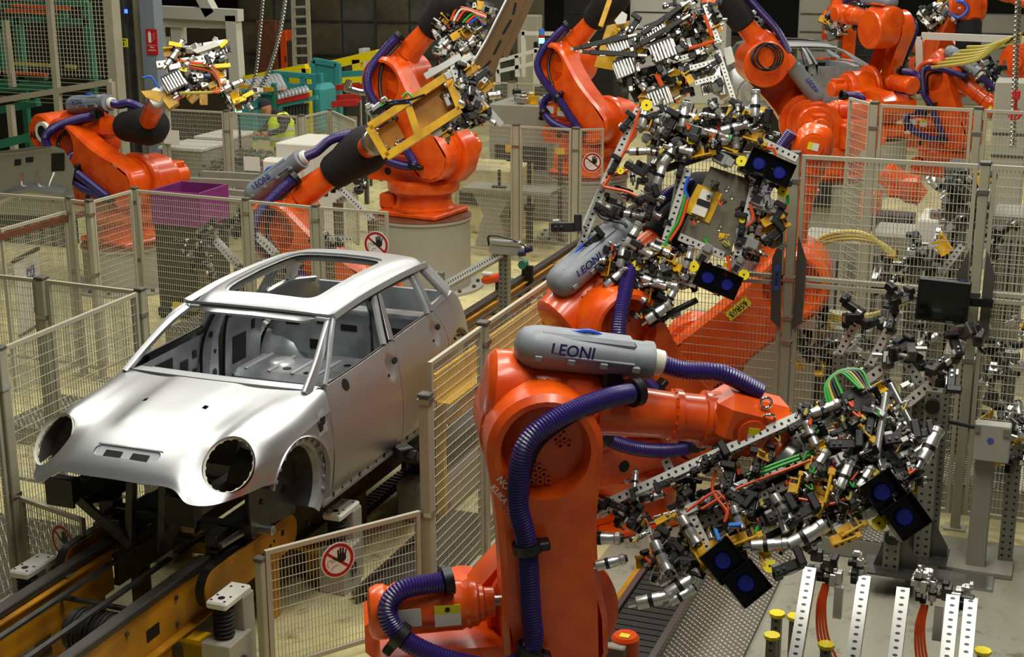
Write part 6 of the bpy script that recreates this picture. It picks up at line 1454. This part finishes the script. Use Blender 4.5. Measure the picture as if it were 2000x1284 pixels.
for k in range(14): put('clamp', KM[r_.choice(['clamp', 'joint', 'cylinder', 'clamp'])], o, T(r_.uniform(-.2, .2), r_.uniform(-.1, .1), r_.uniform(-.15, .15)) @ RZ(r_.uniform(0, 6)) @ RY(r_.uniform(-1.2, 1.2)))
mb('steel_holes').beam((0, .1, -o.location.z), (0, .1, .05), .09).put('stand_post', o, smooth=0)
plate(-3.55, -2.7, 5.0, 6.3, .32, 'raised checker plate step behind the back fence, under the fixture arms', skirt='grey_machine'); plate(-3.5, -1.75, 2.3, 3.2, .16, 'checker plate step beside the car side, left', skirt='grey_machine')
plate(-2.9, -1.35, -1.6, .9, .03, 'checker plate floor left of the conveyor behind the sign panel'); plate(1.68, 2.15, .2, 1.4, .03, 'checker plate strip between the car fence and the nearest robot'); plate(.86, 1.5, .55, .95, .06, 'checker plate strip beyond the low sign fence')
# ---- back centre
c, s = ybox(1062, 300, 1100, 420, 14.2, .5, True); o = thing('black_stand', 'pair of black upright fixtures before the back pedestal', 'fixture', (gy(1060, 350, 11.7).x, 11.7, 0))
for x in (-.45, -.2): mb('black').cyl((x, 0, .45), (x, 0, 1.15), .035, 10).box((x, -.02, 1.2), (.16, .08, .1), ch=.01).box((x, 0, .5), (.12, .12, .08)).put('upright', o); mb('steel_dark').box((x, 0, .225), (.08, .08, .45)).put('foot', o)
mb('yellow').box((-.5, .02, 1.32), (.12, .04, .1)).put('yellow_tip', o); mb('yellow').box((.25, .02, 1.32), (.14, .04, .08)).put('yellow_tip', o); mb('steel_dark').box((.25, .02, .64), (.05, .05, 1.28)).put('foot', o)
for k, (x0, y0, x1, y1, Y, m_, lab) in enumerate(((955, 205, 1080, 330, 13.2, 'grey_machine', 'long grey machine bench behind the back fence'), (880, 330, 1000, 400, 12.0, 'concrete', 'pale raised plinth behind the pedestal robot'), (1040, 95, 1090, 170, 19, 'white_paint', 'white guarded platform beside the brown panel'))):
    c, s = ybox(x0, y0, x1, y1, Y, .9, True); o = thing('machine_bench', lab, 'bench', (c.x, c.y, 0)); mb(m_).box((0, 0, s.z * .5), (s.x, .9, s.z), ch=.02).put('body', o); mb('dark_machine').box((0, -.46, s.z * .55), (s.x * .8, .03, s.z * .2)).put('dark_slot', o)
    r_ = random.Random(k)
    for i in range(9 if k != 1 else 0): put('machine_part', KM[r_.choice(['clamp', 'joint', 'block', 'cylinder', 'bracket'])], o, T(r_.uniform(-.45, .45) * s.x, r_.uniform(-.4, .2), s.z + .06) @ RZ(r_.uniform(0, 6)) @ Matrix.Scale(1.8, 4))
frame_thing('hand_rail', 'white handrail of the platform beside the brown panel', 'handrail', [((970, 120, 18), (1050, 98, 18)), ((972, 140, 18), (1050, 122, 18)), ((972, 118, 18), (973, 165, 18)), ((1010, 108, 18), (1011, 150, 18)), ((1048, 96, 18), (1050, 140, 18)), ((1020, 65, 19), (1090, 66, 19)), ((1022, 60, 19), (1024, 150, 19))], 'white_paint', .07)
o = thing('pillar_stand', 'pale tapered stand with grey top plate beside the conveyor', 'stand', gz(968, 480, 0)); mb('pedestal_grey').prism([(-.24, 0), (.24, 0), (.16, .35), (.12, .45), (.32, .78), (-.28, .78), (-.10, .45), (-.16, .35)], -.18, .18).put('column', o); mb('grey_machine').box((.25, 0, .82), (1.3, .5, .06)).put('top_plate', o); mb('black').cyl((.1, -.1, .85), (.1, -.1, 1.1), .025, 8).box((.1, -.1, .86), (.2, .08, .03)).put('pin', o)
# ---- swing arm beside the conveyor
p, q = gy(868, 560, 5.0), gy(982, 496, 5.0); o = thing('swing_arm', 'long drilled swing arm with cylinder head beside the conveyor behind the car', 'fixture', (q.x, q.y, 0)); mb('alu_holes').beam(p - o.location, q - o.location, .07, .07, V((0, -1, .5)), .03).put('drilled_bar', o, smooth=0)
mb('steel_holes').beam((0, .05, 0), (0, .05, q.z), .09).put('stand_post', o, smooth=0); mb('alu').box((.05, 0, q.z + .05), (.34, .12, .09), ch=.01).cyl((-.1, -.05, q.z + .12), (.2, -.05, q.z + .12), .03, 12).put('head', o); mb('hose_dark').cyl((.24, -.03, q.z + .06), (.30, -.03, q.z + .08), .03, 10).cyl((.2, -.1, q.z + .04), (.26, -.1, q.z + .05), .03, 10).put('knob', o); mb('steel_holes').beam((p.x - q.x - .05, 0, p.z - .15), (p.x - q.x - .05, 0, p.z + .14), .08).put('end_bracket', o, smooth=0)
mb('cable_black').tube(crom([(-.12, -.05, q.z + .08), (-.1, -.08, q.z + .18), (.1, -.08, q.z + .17), (.25, -.05, q.z + .1)], 5), .01, 6).put('cable', o)
o = thing('hand_scanner', 'red and white hand scanner on a dark stand beside the conveyor', 'scanner', gy(962, 545, 6.6)); mb('cable_orange').lathe([(-.12, .03), (-.08, .05), (.08, .05), (.12, .065), (.14, .065)], 12, RY(-.25)).use('white_paint').box((-.06, 0, .05), (.12, .06, .04), ch=.01).put('scanner_head', o); mb('dark_machine').cyl((.06, 0, -.04), (.06, 0, -o.location.z), .03, 8).put('stand_rod', o)
o = thing('emergency_button', 'green sensor heads on a black plate beside the conveyor', 'sensor', gy(1022, 520, 7.2)); mb('black').box((.05, 0, -.1), (.12, .05, .22)).use('green_frame').cyl((0, -.04, .02), (0, .04, .02), .05, 10).cyl((-.15, -.04, -.2), (-.15, .04, -.2), .05, 10).box((-.07, .0, -.2), (.12, .03, .03)).put('sensor_heads', o); mb('steel_dark').box((.05, .04, -.2 - o.location.z / 2 + .1), (.05, .03, max(.1, o.location.z - .2))).put('stand_rod', o)
# ---- energy chain and trays on the floor beside the car
o = thing('energy_chain', 'black plastic energy chain bending up from the floor beside the car', 'cable chain', gz(700, 1000, .05)); c = V(o.location)
ch = crom([gz(690, 1010, .10), gz(745, 965, .10), gz(795, 925, .14), gz(812, 905, .30), gx(800, 890, .95), gx(780, 876, .82)], 8); b = mb('black')
for a, q in zip(ch, ch[1:]):
    d = (q - a); b.box((d.length * .5, 0, 0), (d.length * .82, .12, .07), frame(a - c, d, V((0, 0, 1))), ch=.008)
b.put('links', o)
o = thing('cable_tray', 'dark floor cable tray beside the car fence', 'tray', (1.18, 1.3, 0)); mb('dark_machine').box((0, 0, .05), (.42, 1.5, .10), ch=.01).put('lid', o); mb('steel_dark').box((-.24, 0, .06), (.03, 1.6, .12)).box((.24, 0, .06), (.03, 1.6, .12)).put('side_rail', o)
# yellow ledge beyond the car
o = thing('yellow_guard', 'long bright yellow guard ledge behind the mesh beside the car tail', 'guard rail', (1.0, 3.5, 0)); mb('yellow').box((0, 0, 1.18), (.03, 3.6, .22)).box((.06, 0, 1.07), (.12, 3.6, .02)).put('ledge', o)
for y in (-1.6, -.4, .8, 1.7): mb('yellow').box((-.04, y, .53), (.06, .06, 1.06)).put('leg', o)
o = thing('machine_plinth', 'grey machine base below the yellow ledge', 'machine', (.72, 3.6, 0)); mb('grey_machine').box((.02, 0, .16), (.34, 3.4, .32), ch=.02).put('plinth', o); mb('dark_machine').box((.0, 0, .40), (.2, 3.0, .16)).put('core', o)
# ---- right side behind the tall fence
def cluster(name, label, cat, px, py, Y, n, seed, sp=(.3, .15, .3), sc=1.3, stand=True, kinds=None):
    o = thing(name, label, cat, gy(px, py, Y)); r_ = random.Random(seed)
    for k in range(n): put('machine_part', KM[r_.choice(kinds or DET)], o, T(r_.uniform(-1, 1) * sp[0], r_.uniform(-1, 1) * sp[1], r_.uniform(-1, 1) * sp[2]) @ RZ(r_.uniform(0, 6)) @ RY(r_.uniform(-1, 1)) @ Matrix.Scale(r_.uniform(.8, 1.2) * sc, 4))
    if stand: mb('steel_holes').beam((0, .05, -o.location.z), (0, .05, 0), .1).put('stand_post', o, smooth=0)
    return o
for k, (x, y, Y, n, sp, sc_, lab) in enumerate(((1880, 400, 5.5, 22, (.22, .15, .28), 1.2, 'dark tooling cluster beside the tall monitor post'), (1790, 500, 5.2, 18, (.25, .12, .18), 1.1, 'tooling cluster with drilled arms above the monitor'), (1620, 690, 4.4, 24, (.28, .15, .12), 1.1, 'dark clamp cluster low behind the fence, left of the drilled arms'), (1975, 690, 4.2, 20, (.2, .12, .3), 1.1, 'tall tooling cluster with orange cables behind the control box'), (1980, 840, 3.9, 20, (.25, .12, .25), 1.1, 'tooling cluster with black cable loops behind the control box'), (1660, 640, 4.6, 8, (.3, .1, .1), 1.0, 'small black clamps on the platform behind the fence'), (1880, 650, 4.5, 12, (.3, .12, .12), 1.0, 'clamps on the bench below the monitor'), (1735, 565, 4.9, 8, (.12, .1, .12), 1.0, 'small tooling with blue sensor left of the monitor'))): cluster('tooling_cluster', lab, 'fixture', x, y, Y, n, 70 + k, sp, sc_)
for k, (x0, y0, x1, y1, Y, m_, lab) in enumerate(((1840, 330, 1925, 420, 7.0, 'dark_machine', 'black finned drive housing behind the fence'), (1790, 430, 1850, 470, 6.4, 'white_paint', 'pale tapered machine cover behind the fence'), (1560, 470, 1700, 490, 7.0, 'grey_machine', 'long grey bench behind the left bay of the tall fence'), (1700, 460, 1840, 490, 6.8, 'grey_machine', 'long grey bench behind the monitor bay'), (1590, 640, 1700, 700, 4.9, 'grey_machine', 'grey platform edge behind the fence'), (1840, 690, 1920, 740, 4.6, 'grey_machine', 'grey platform edge below the monitor'), (1930, 420, 2000, 640, 7.4, 'grey_machine', 'tall grey cabinet at the hall side behind the fence'))):
    c, s = ybox(x0, y0, x1, y1, Y, .6, True); o = thing('machine_bench', lab, 'machine', (c.x, c.y, 0)); mb(m_).box((0, 0, s.z / 2), (s.x, .6, s.z), ch=.02).put('body', o)
    for i in range(6): mb('steel_dark').box((-s.x / 2 + s.x * (i + .5) / 6, -.305, s.z * .6), (s.x / 12, .02, s.z * .5)).put('panel_slot', o)
c, s = ybox(1425, 545, 1592, 800, 5.5, .5, True); o = thing('control_cabinet', 'pale grey cabinet behind the orange robot with the yellow number label', 'cabinet', (c.x, c.y, 0)); mb('pedestal_grey').box((0, 0, s.z / 2), (s.x, .5, s.z), ch=.01).put('body', o); mb('steel_dark').box((s.x * .3, -.26, s.z * .6), (.03, .02, .14)).put('handle', o)
plate(2.6, 5.6, 3.55, 4.2, .25, 'raised checker plate platform behind the tall fence', skirt='grey_machine')
o = thing('louvre_box', 'black finned box on the front of the fenced pedestal', 'cabinet', gy(1598, 378, 12.66)); mb('black').box((0, 0, 0), (.36, .25, .34)).put('box', o)
for k in range(7): mb('dark_machine').box((-.15 + k * .05, -.135, 0), (.02, .03, .32)).put('fin', o)
du = gy(1760, 400, 8.6); o = thing('drive_unit', 'orange boxy drive unit on a stand behind the tall fence', 'motor', (du.x, 8.6, 0)); b = mb('orange').lathe([(-.26, .08), (-.24, .13), (.14, .145), (.20, .11), (.26, .10)], 24, T(0, 0, du.z + .22) @ RY(.55)).box((.02, 0, du.z + .20), (.34, .26, .22), RY(0), ch=.03); b.put('motor_housing', o); mb('orange').box((-.32, .0, du.z - .02), (.22, .22, .30), ch=.02).put('gear_box', o); mb('steel_dark').box((-.1, 0, (du.z - .1) / 2), (.5, .3, du.z - .1)).put('stand', o)
# yellow hoses
o = thing('air_hose', 'pair of pale yellow air hoses looping behind the tall fence', 'hose', gy(1590, 520, 5.4)); c = V(o.location)
for k in range(3):
    P = [gy(1575 + k * 6, 500, 5.4), gy(1610, 462 + k * 6, 5.4), gy(1680, 455 + k * 6, 5.4), gy(1730 + k * 5, 490, 5.4), gy(1758 + k * 5, 560, 5.3), gy(1750 + k * 4, 600, 5.0), gy(1660, 620 + k * 5, 5.0), gy(1590, 600 + k * 5, 5.0)]; mb('hose_yellow').tube(crom([p - c for p in P], 8), .022, 8).put('hose', o)
o = thing('air_hose', 'bundle of cream hoses fanning out by the hanging chain', 'hose', gy(1990, 60, 18)); c = V(o.location)
for k in range(6): mb('hose_yellow').tube(crom([gy(1995, 66 + k * 3, 18) - c, gy(1970 - k * 4, 76 + k * 3, 18) - c, gy(1930 - k * 6, 90 + k * 6, 18) - c, gy(1890 - k * 14, 92 + k * 8, 18.5) - c], 6), .03, 6).put('hose', o)
# drilled arms behind and in front of the tall fence
for k, (a, b, Y, w, lab) in enumerate((((1950, 455), (1905, 490), 6.0, .07, 'upper white drilled arm at the monitor post'), ((1945, 500), (1890, 535), 5.6, .07, 'middle white drilled arm at the monitor post'), ((1880, 480), (1830, 545), 5.4, .06, 'drilled arm slanting behind the monitor'), ((1680, 620), (1640, 690), 3.0, .06, 'left upright white drilled arm before the tall fence'), ((1755, 608), (1700, 712), 2.9, .06, 'long upright white drilled arm before the tall fence'), ((1880, 668), (1845, 735), 2.9, .06, 'right upright white drilled arm below the monitor'), ((1765, 690), (1690, 745), 2.7, .07, 'wide drilled bar joining the fixture column'), ((1825, 745), (1770, 790), 2.5, .07, 'lower wide drilled bar on the fixture column'), ((1765, 700), (1800, 750), 2.6, .06, 'short drilled cross bar on the fixture column'))): fixture_bar(a, b, Y, lab, w, None, 3 if k > 2 else 1, 30 + k)
# fixture columns
for px, pyt, pyb, lab in ((1815, 760, 1085, 'tall drilled steel fixture column with gusset foot'), (1755, 1035, 1110, 'shorter drilled steel column behind the gripper with flared foot')):
    p = gz(px - 15, pyb, .16); z1 = gy(px, pyt, p.y).z; o = thing('fixture_stand', lab, 'fixture', (p.x, p.y, 0)); mb('steel_holes').beam((0, 0, .17), (0, 0, z1), .11, .11, None, .06).put('column_tube', o, smooth=0)
    mb('steel_dark').prism([(.05, .17), (.17, .17), (.17, .25), (.05, .45)], -.01, .01).prism([(-.05, .17), (-.12, .17), (-.05, .4)], -.01, .01).box((0, 0, .165), (.36, .3, .015)).put('gusset_foot', o, smooth=0); mb('black').cyl((0, -.06, z1 * .93), (0, -.1, z1 * .93), .05, 16).put('end_cap', o)
# kerb platform in the right foreground
pa, pb = gz(1340, 1070, .15), gz(1850, 1080, .15); o = thing('floor_kerb', 'long grey steel kerb beam with studded top behind the small fixtures', 'kerb', (pa.x, 2.55, 0)); L = 1.55
mb('grey_machine').box((L / 2, 0, .075), (L, .22, .15), ch=.008).put('beam_body', o); mb('checker_plate').box((L / 2, 0, .152), (L, .22, .006)).put('studded_top', o)
plate(3.0, 3.55, -1.2, 2.3, .035, 'checker plate walkway beside the floor track'); plate(4.45, 4.95, 2.2, 2.6, .02, 'steel foot plate below the control box post', m='steel')
# floor track with cable chain
o = thing('floor_track', 'floor track with ribbed cable chain beside the nearest robot', 'track', (2.85, .6, 0)); mb('steel').box((-.2, 0, .05), (.04, 3.2, .1)).box((.2, 0, .05), (.04, 3.2, .1)).put('side_rail', o); mb('yellow_beam').box((-.26, 0, .02), (.06, 3.2, .04)).put('yellow_edge', o)
for k in range(40): mb('dark_machine').box((0, -1.5 + k * .078, .05), (.34, .066, .06)).put('chain_link', o)
# control box post
q = gz(1905, 1108, 0); o = thing('control_post', 'grey square post carrying a grey control box with a blue dot', 'post', (q.x, q.y, 0)); zt = gy(1938, 840, q.y).z; mb('grey_machine').box((0, 0, zt / 2), (.13, .13, zt), ch=.006).put('post_tube', o); mb('grey_machine').box((0, 0, .02), (.5, .3, .03)).put('foot_plate', o)
bx_ = mb('pedestal_grey').box((.04, -.10, zt - .05), (.24, .10, .27), ch=.008).put('control_box', o); mb('blue_label').lathe([(0, .022), (.003, .022)], 20, T(.03, -.151, zt - .03) @ RZ(-PI / 2)).put('blue_dot', bx_); mb('steel').box((-.06, -.155, zt + .05), (.035, .015, .05)).put('latch', bx_); mb('steel').box((.13, -.155, zt + .04), (.045, .015, .05)).put('latch', bx_); mb('black').cyl((-.08, -.08, zt + .03), (-.26, -.08, zt + .05), .014, 8).put('side_rod', o)
cluster('tooling_cluster', 'tooling with drilled plate mounted beside the control box', 'fixture', 1985, 860, 2.7, 10, 90, (.12, .08, .2), 1.0)
# flat monitor
pm = gy(1842, 588, 3.1); o = thing('monitor', 'black flat monitor with silver button mounted on the fence post', 'monitor', pm); w_, h_ = gy(1893, 588, 3.1).x - gy(1790, 588, 3.1).x, gy(1842, 545, 3.1).z - gy(1842, 628, 3.1).z
mb('black').box((0, 0, 0), (w_, .05, h_), ch=.008).put('housing', o, RY(.03)); mb('screen').box((0, -.027, .0), (w_ * .88, .003, h_ * .84)).put('screen', o, RY(.03)); mb('steel').box((.06, -.028, -h_ / 2 + .012), (.05, .004, .014)).put('button', o, RY(.03)); mb('black').box((w_ / 2 + .06, .05, 0), (.2, .04, .06)).put('bracket', o); mb('cable_black').tube(crom([(.1, .02, -h_ / 2), (.2, .0, -h_ / 2 - .03), (.3, 0, -h_ / 2 - .2)], 5), .012, 6).put('cable', o)
# ---- small fixtures bottom right
def stand_fixture(xs, y0, y1, z0, z1, label, seed):
    o = thing('checking_fixture', label, 'fixture', ((xs[0] + xs[-1]) / 2, y0, 0)); c = V(o.location)
    for i, x in enumerate(xs): mb('alu_holes').beam(V((x, y0, z0)) - c, V((x - .02, y1, z1)) - c, .075, .07, V((0, -1, 1)), .045).put('drilled_post', o, smooth=0)
    mb('alu_holes').beam(V((xs[0] - .1, y0 + .02, z0 + .03)) - c, V((xs[-1] + .1, y0 + .02, z0 + .03)) - c, .07).put('cross_beam', o, smooth=0); mb('steel_dark').box((0, 0, z0 / 2), (.3, .2, z0)).put('base', o)
    r_ = random.Random(seed); top = V(((xs[0] + xs[-1]) / 2, y1 + .02, z1)) - c
    for k in range(16): put('clamp_unit', KM[r_.choice(['block', 'clamp', 'cylinder', 'block', 'joint'])], o, Matrix.Translation(top + V((r_.uniform(-.16, .16), r_.uniform(-.03, .05), r_.uniform(-.06, .1)))) @ RZ(r_.choice((0, PI / 2, PI))) @ RY(r_.choice((0, PI / 2, -PI / 2))) @ Matrix.Scale(.8, 4))
    mb('alu').box(top + V((0, -.06, -.16)), (.05, .04, .20)).put('drop_arm', o)
    for k in range(4): mb('cable_orange').tube(crom([top + V((-.1 + k * .01, 0, -.08)), top + V((-.12 + k * .015, -.06, -.2)), top + V((-.10 + k * .02, -.12, -.36)), top + V((-.04 + k * .03, -.2, -.5))], 5), .008, 6).put('cable', o)
    return o
stand_fixture((3.97, 4.29), -.10, .56, .23, .72, 'small checking fixture with two white drilled posts near the checker plate', 5); stand_fixture((4.52, 4.80, 4.90), -.10, .52, .23, .70, 'small checking fixture with three white drilled posts and blue sensor', 6)
for x, y, tl in ((1518, 1197, 'at the rear corner of the checker plate'), (1508, 1240, 'at the front corner of the checker plate'), (1614, 1258, 'between the posts of the two-post checking fixture'), (1920, 1270, 'beyond the three-post checking fixture'), (1553, 1203, 'touching the first drilled post of the fixture')):
    p = gz(x, y, .36); o = thing('target_post', 'yellow octagonal target on a short post ' + tl, 'target', (p.x, p.y, 0), 0, 'yellow targets by the checking fixtures'); mb('steel_holes').beam((0, 0, 0), (0, 0, .34), .06).put('post', o, smooth=0); mb('yellow_bright').lathe([(.34, .05), (.36, .05)], 8, RY(-PI / 2)).put('target_disc', o)
p = gz(1222, 1240, .28); o = thing('gear_motor', 'small orange motor with grey terminal box beside the nearest robot', 'motor', (p.x, p.y, 0)); mb('orange').lathe([(0, .10), (.05, .10), (.05, .085), (.26, .085), (.28, .07)], 24, RY(-PI / 2)).put('motor_housing', o); mb('grey_machine').box((-.03, -.10, .19), (.12, .07, .12), ch=.008).put('terminal_box', o); mb('sign_yellow').box((0, -.02, .283), (.06, .05, .003)).put('label_plate', o)
# ---- second car body at the back
def copy_tree(ob, parent=None, skip=()):
    c_ = ob.copy(); COL.objects.link(c_); c_.parent = parent
    for ch in ob.children:
        if ch.name.split('.')[0] not in skip: copy_tree(ch, c_, skip)
    return c_
c2 = copy_tree(car, None, ('front_door', 'rear_door', 'hood', 'fender', 'headlamp_flange', 'side_scuttle', 'scoop_tray')); c2.location = (1.3, 22.5, .75); c2.rotation_euler = (0, 0, math.radians(120)); tag(c2, 'second bare silver car body without doors behind the orange robots', 'car')
o = thing('car_stand', 'dark carriage under the second car body', 'stand', (1.3, 22.5, 0), math.radians(120)); mb('dark_machine').box((0, 1.4, .40), (1.2, 3.2, .75)).put('carriage', o)
# ---- top right background
for k, (x0, y0, x1, y1, Y, m_, lab) in enumerate(((1560, -20, 1640, 60, 28, 'grey_machine', 'large grey duct panel behind the second car body'), (1890, 30, 2020, 60, 30, 'grey_machine', 'grey shelf bench behind the hanging chain'), (1640, 60, 1720, 120, 30, 'dark_machine', 'dark machine block behind the tall back robot'), (1940, 160, 2010, 260, 15, 'pedestal_grey', 'pale cabinet behind the hanging chain'), (1100, -20, 1200, 60, 27, 'dark_machine', 'dark machine wall behind the curved orange arm'), (1230, -20, 1420, 40, 28, 'white_paint', 'pale machine wall behind the black clamp gripper'))):
    c, s = ybox(x0, y0, x1, y1, Y, .6, True); o = thing('machine_cabinet', lab, 'machine', (c.x, c.y, 0)); mb(m_).box((0, 0, s.z / 2), (s.x, .6, s.z), ch=.02).put('body', o)
    for i in range(3): mb('steel_dark').box((0, -.31, s.z * (.5 + i * .15)), (s.x * .9, .02, .03)).put('rail', o)
frame_thing('overhead_rail', 'white horizontal rail behind the back right robots', 'rail', [((1800, 70, 20), (2000, 78, 20)), ((1795, 72, 20), (1797, 190, 20))], 'white_paint', .12)
robot('R13', 'orange robot far behind, left of the second car body', 0.2, 25, .4, 100, -20, 40, box=False, hose=False, shift=0); robot('R14', 'orange robot far behind the black sleeved forearm', 4.2, 27, .6, 180, -30, 20, box=False, hose=False, shift=0)
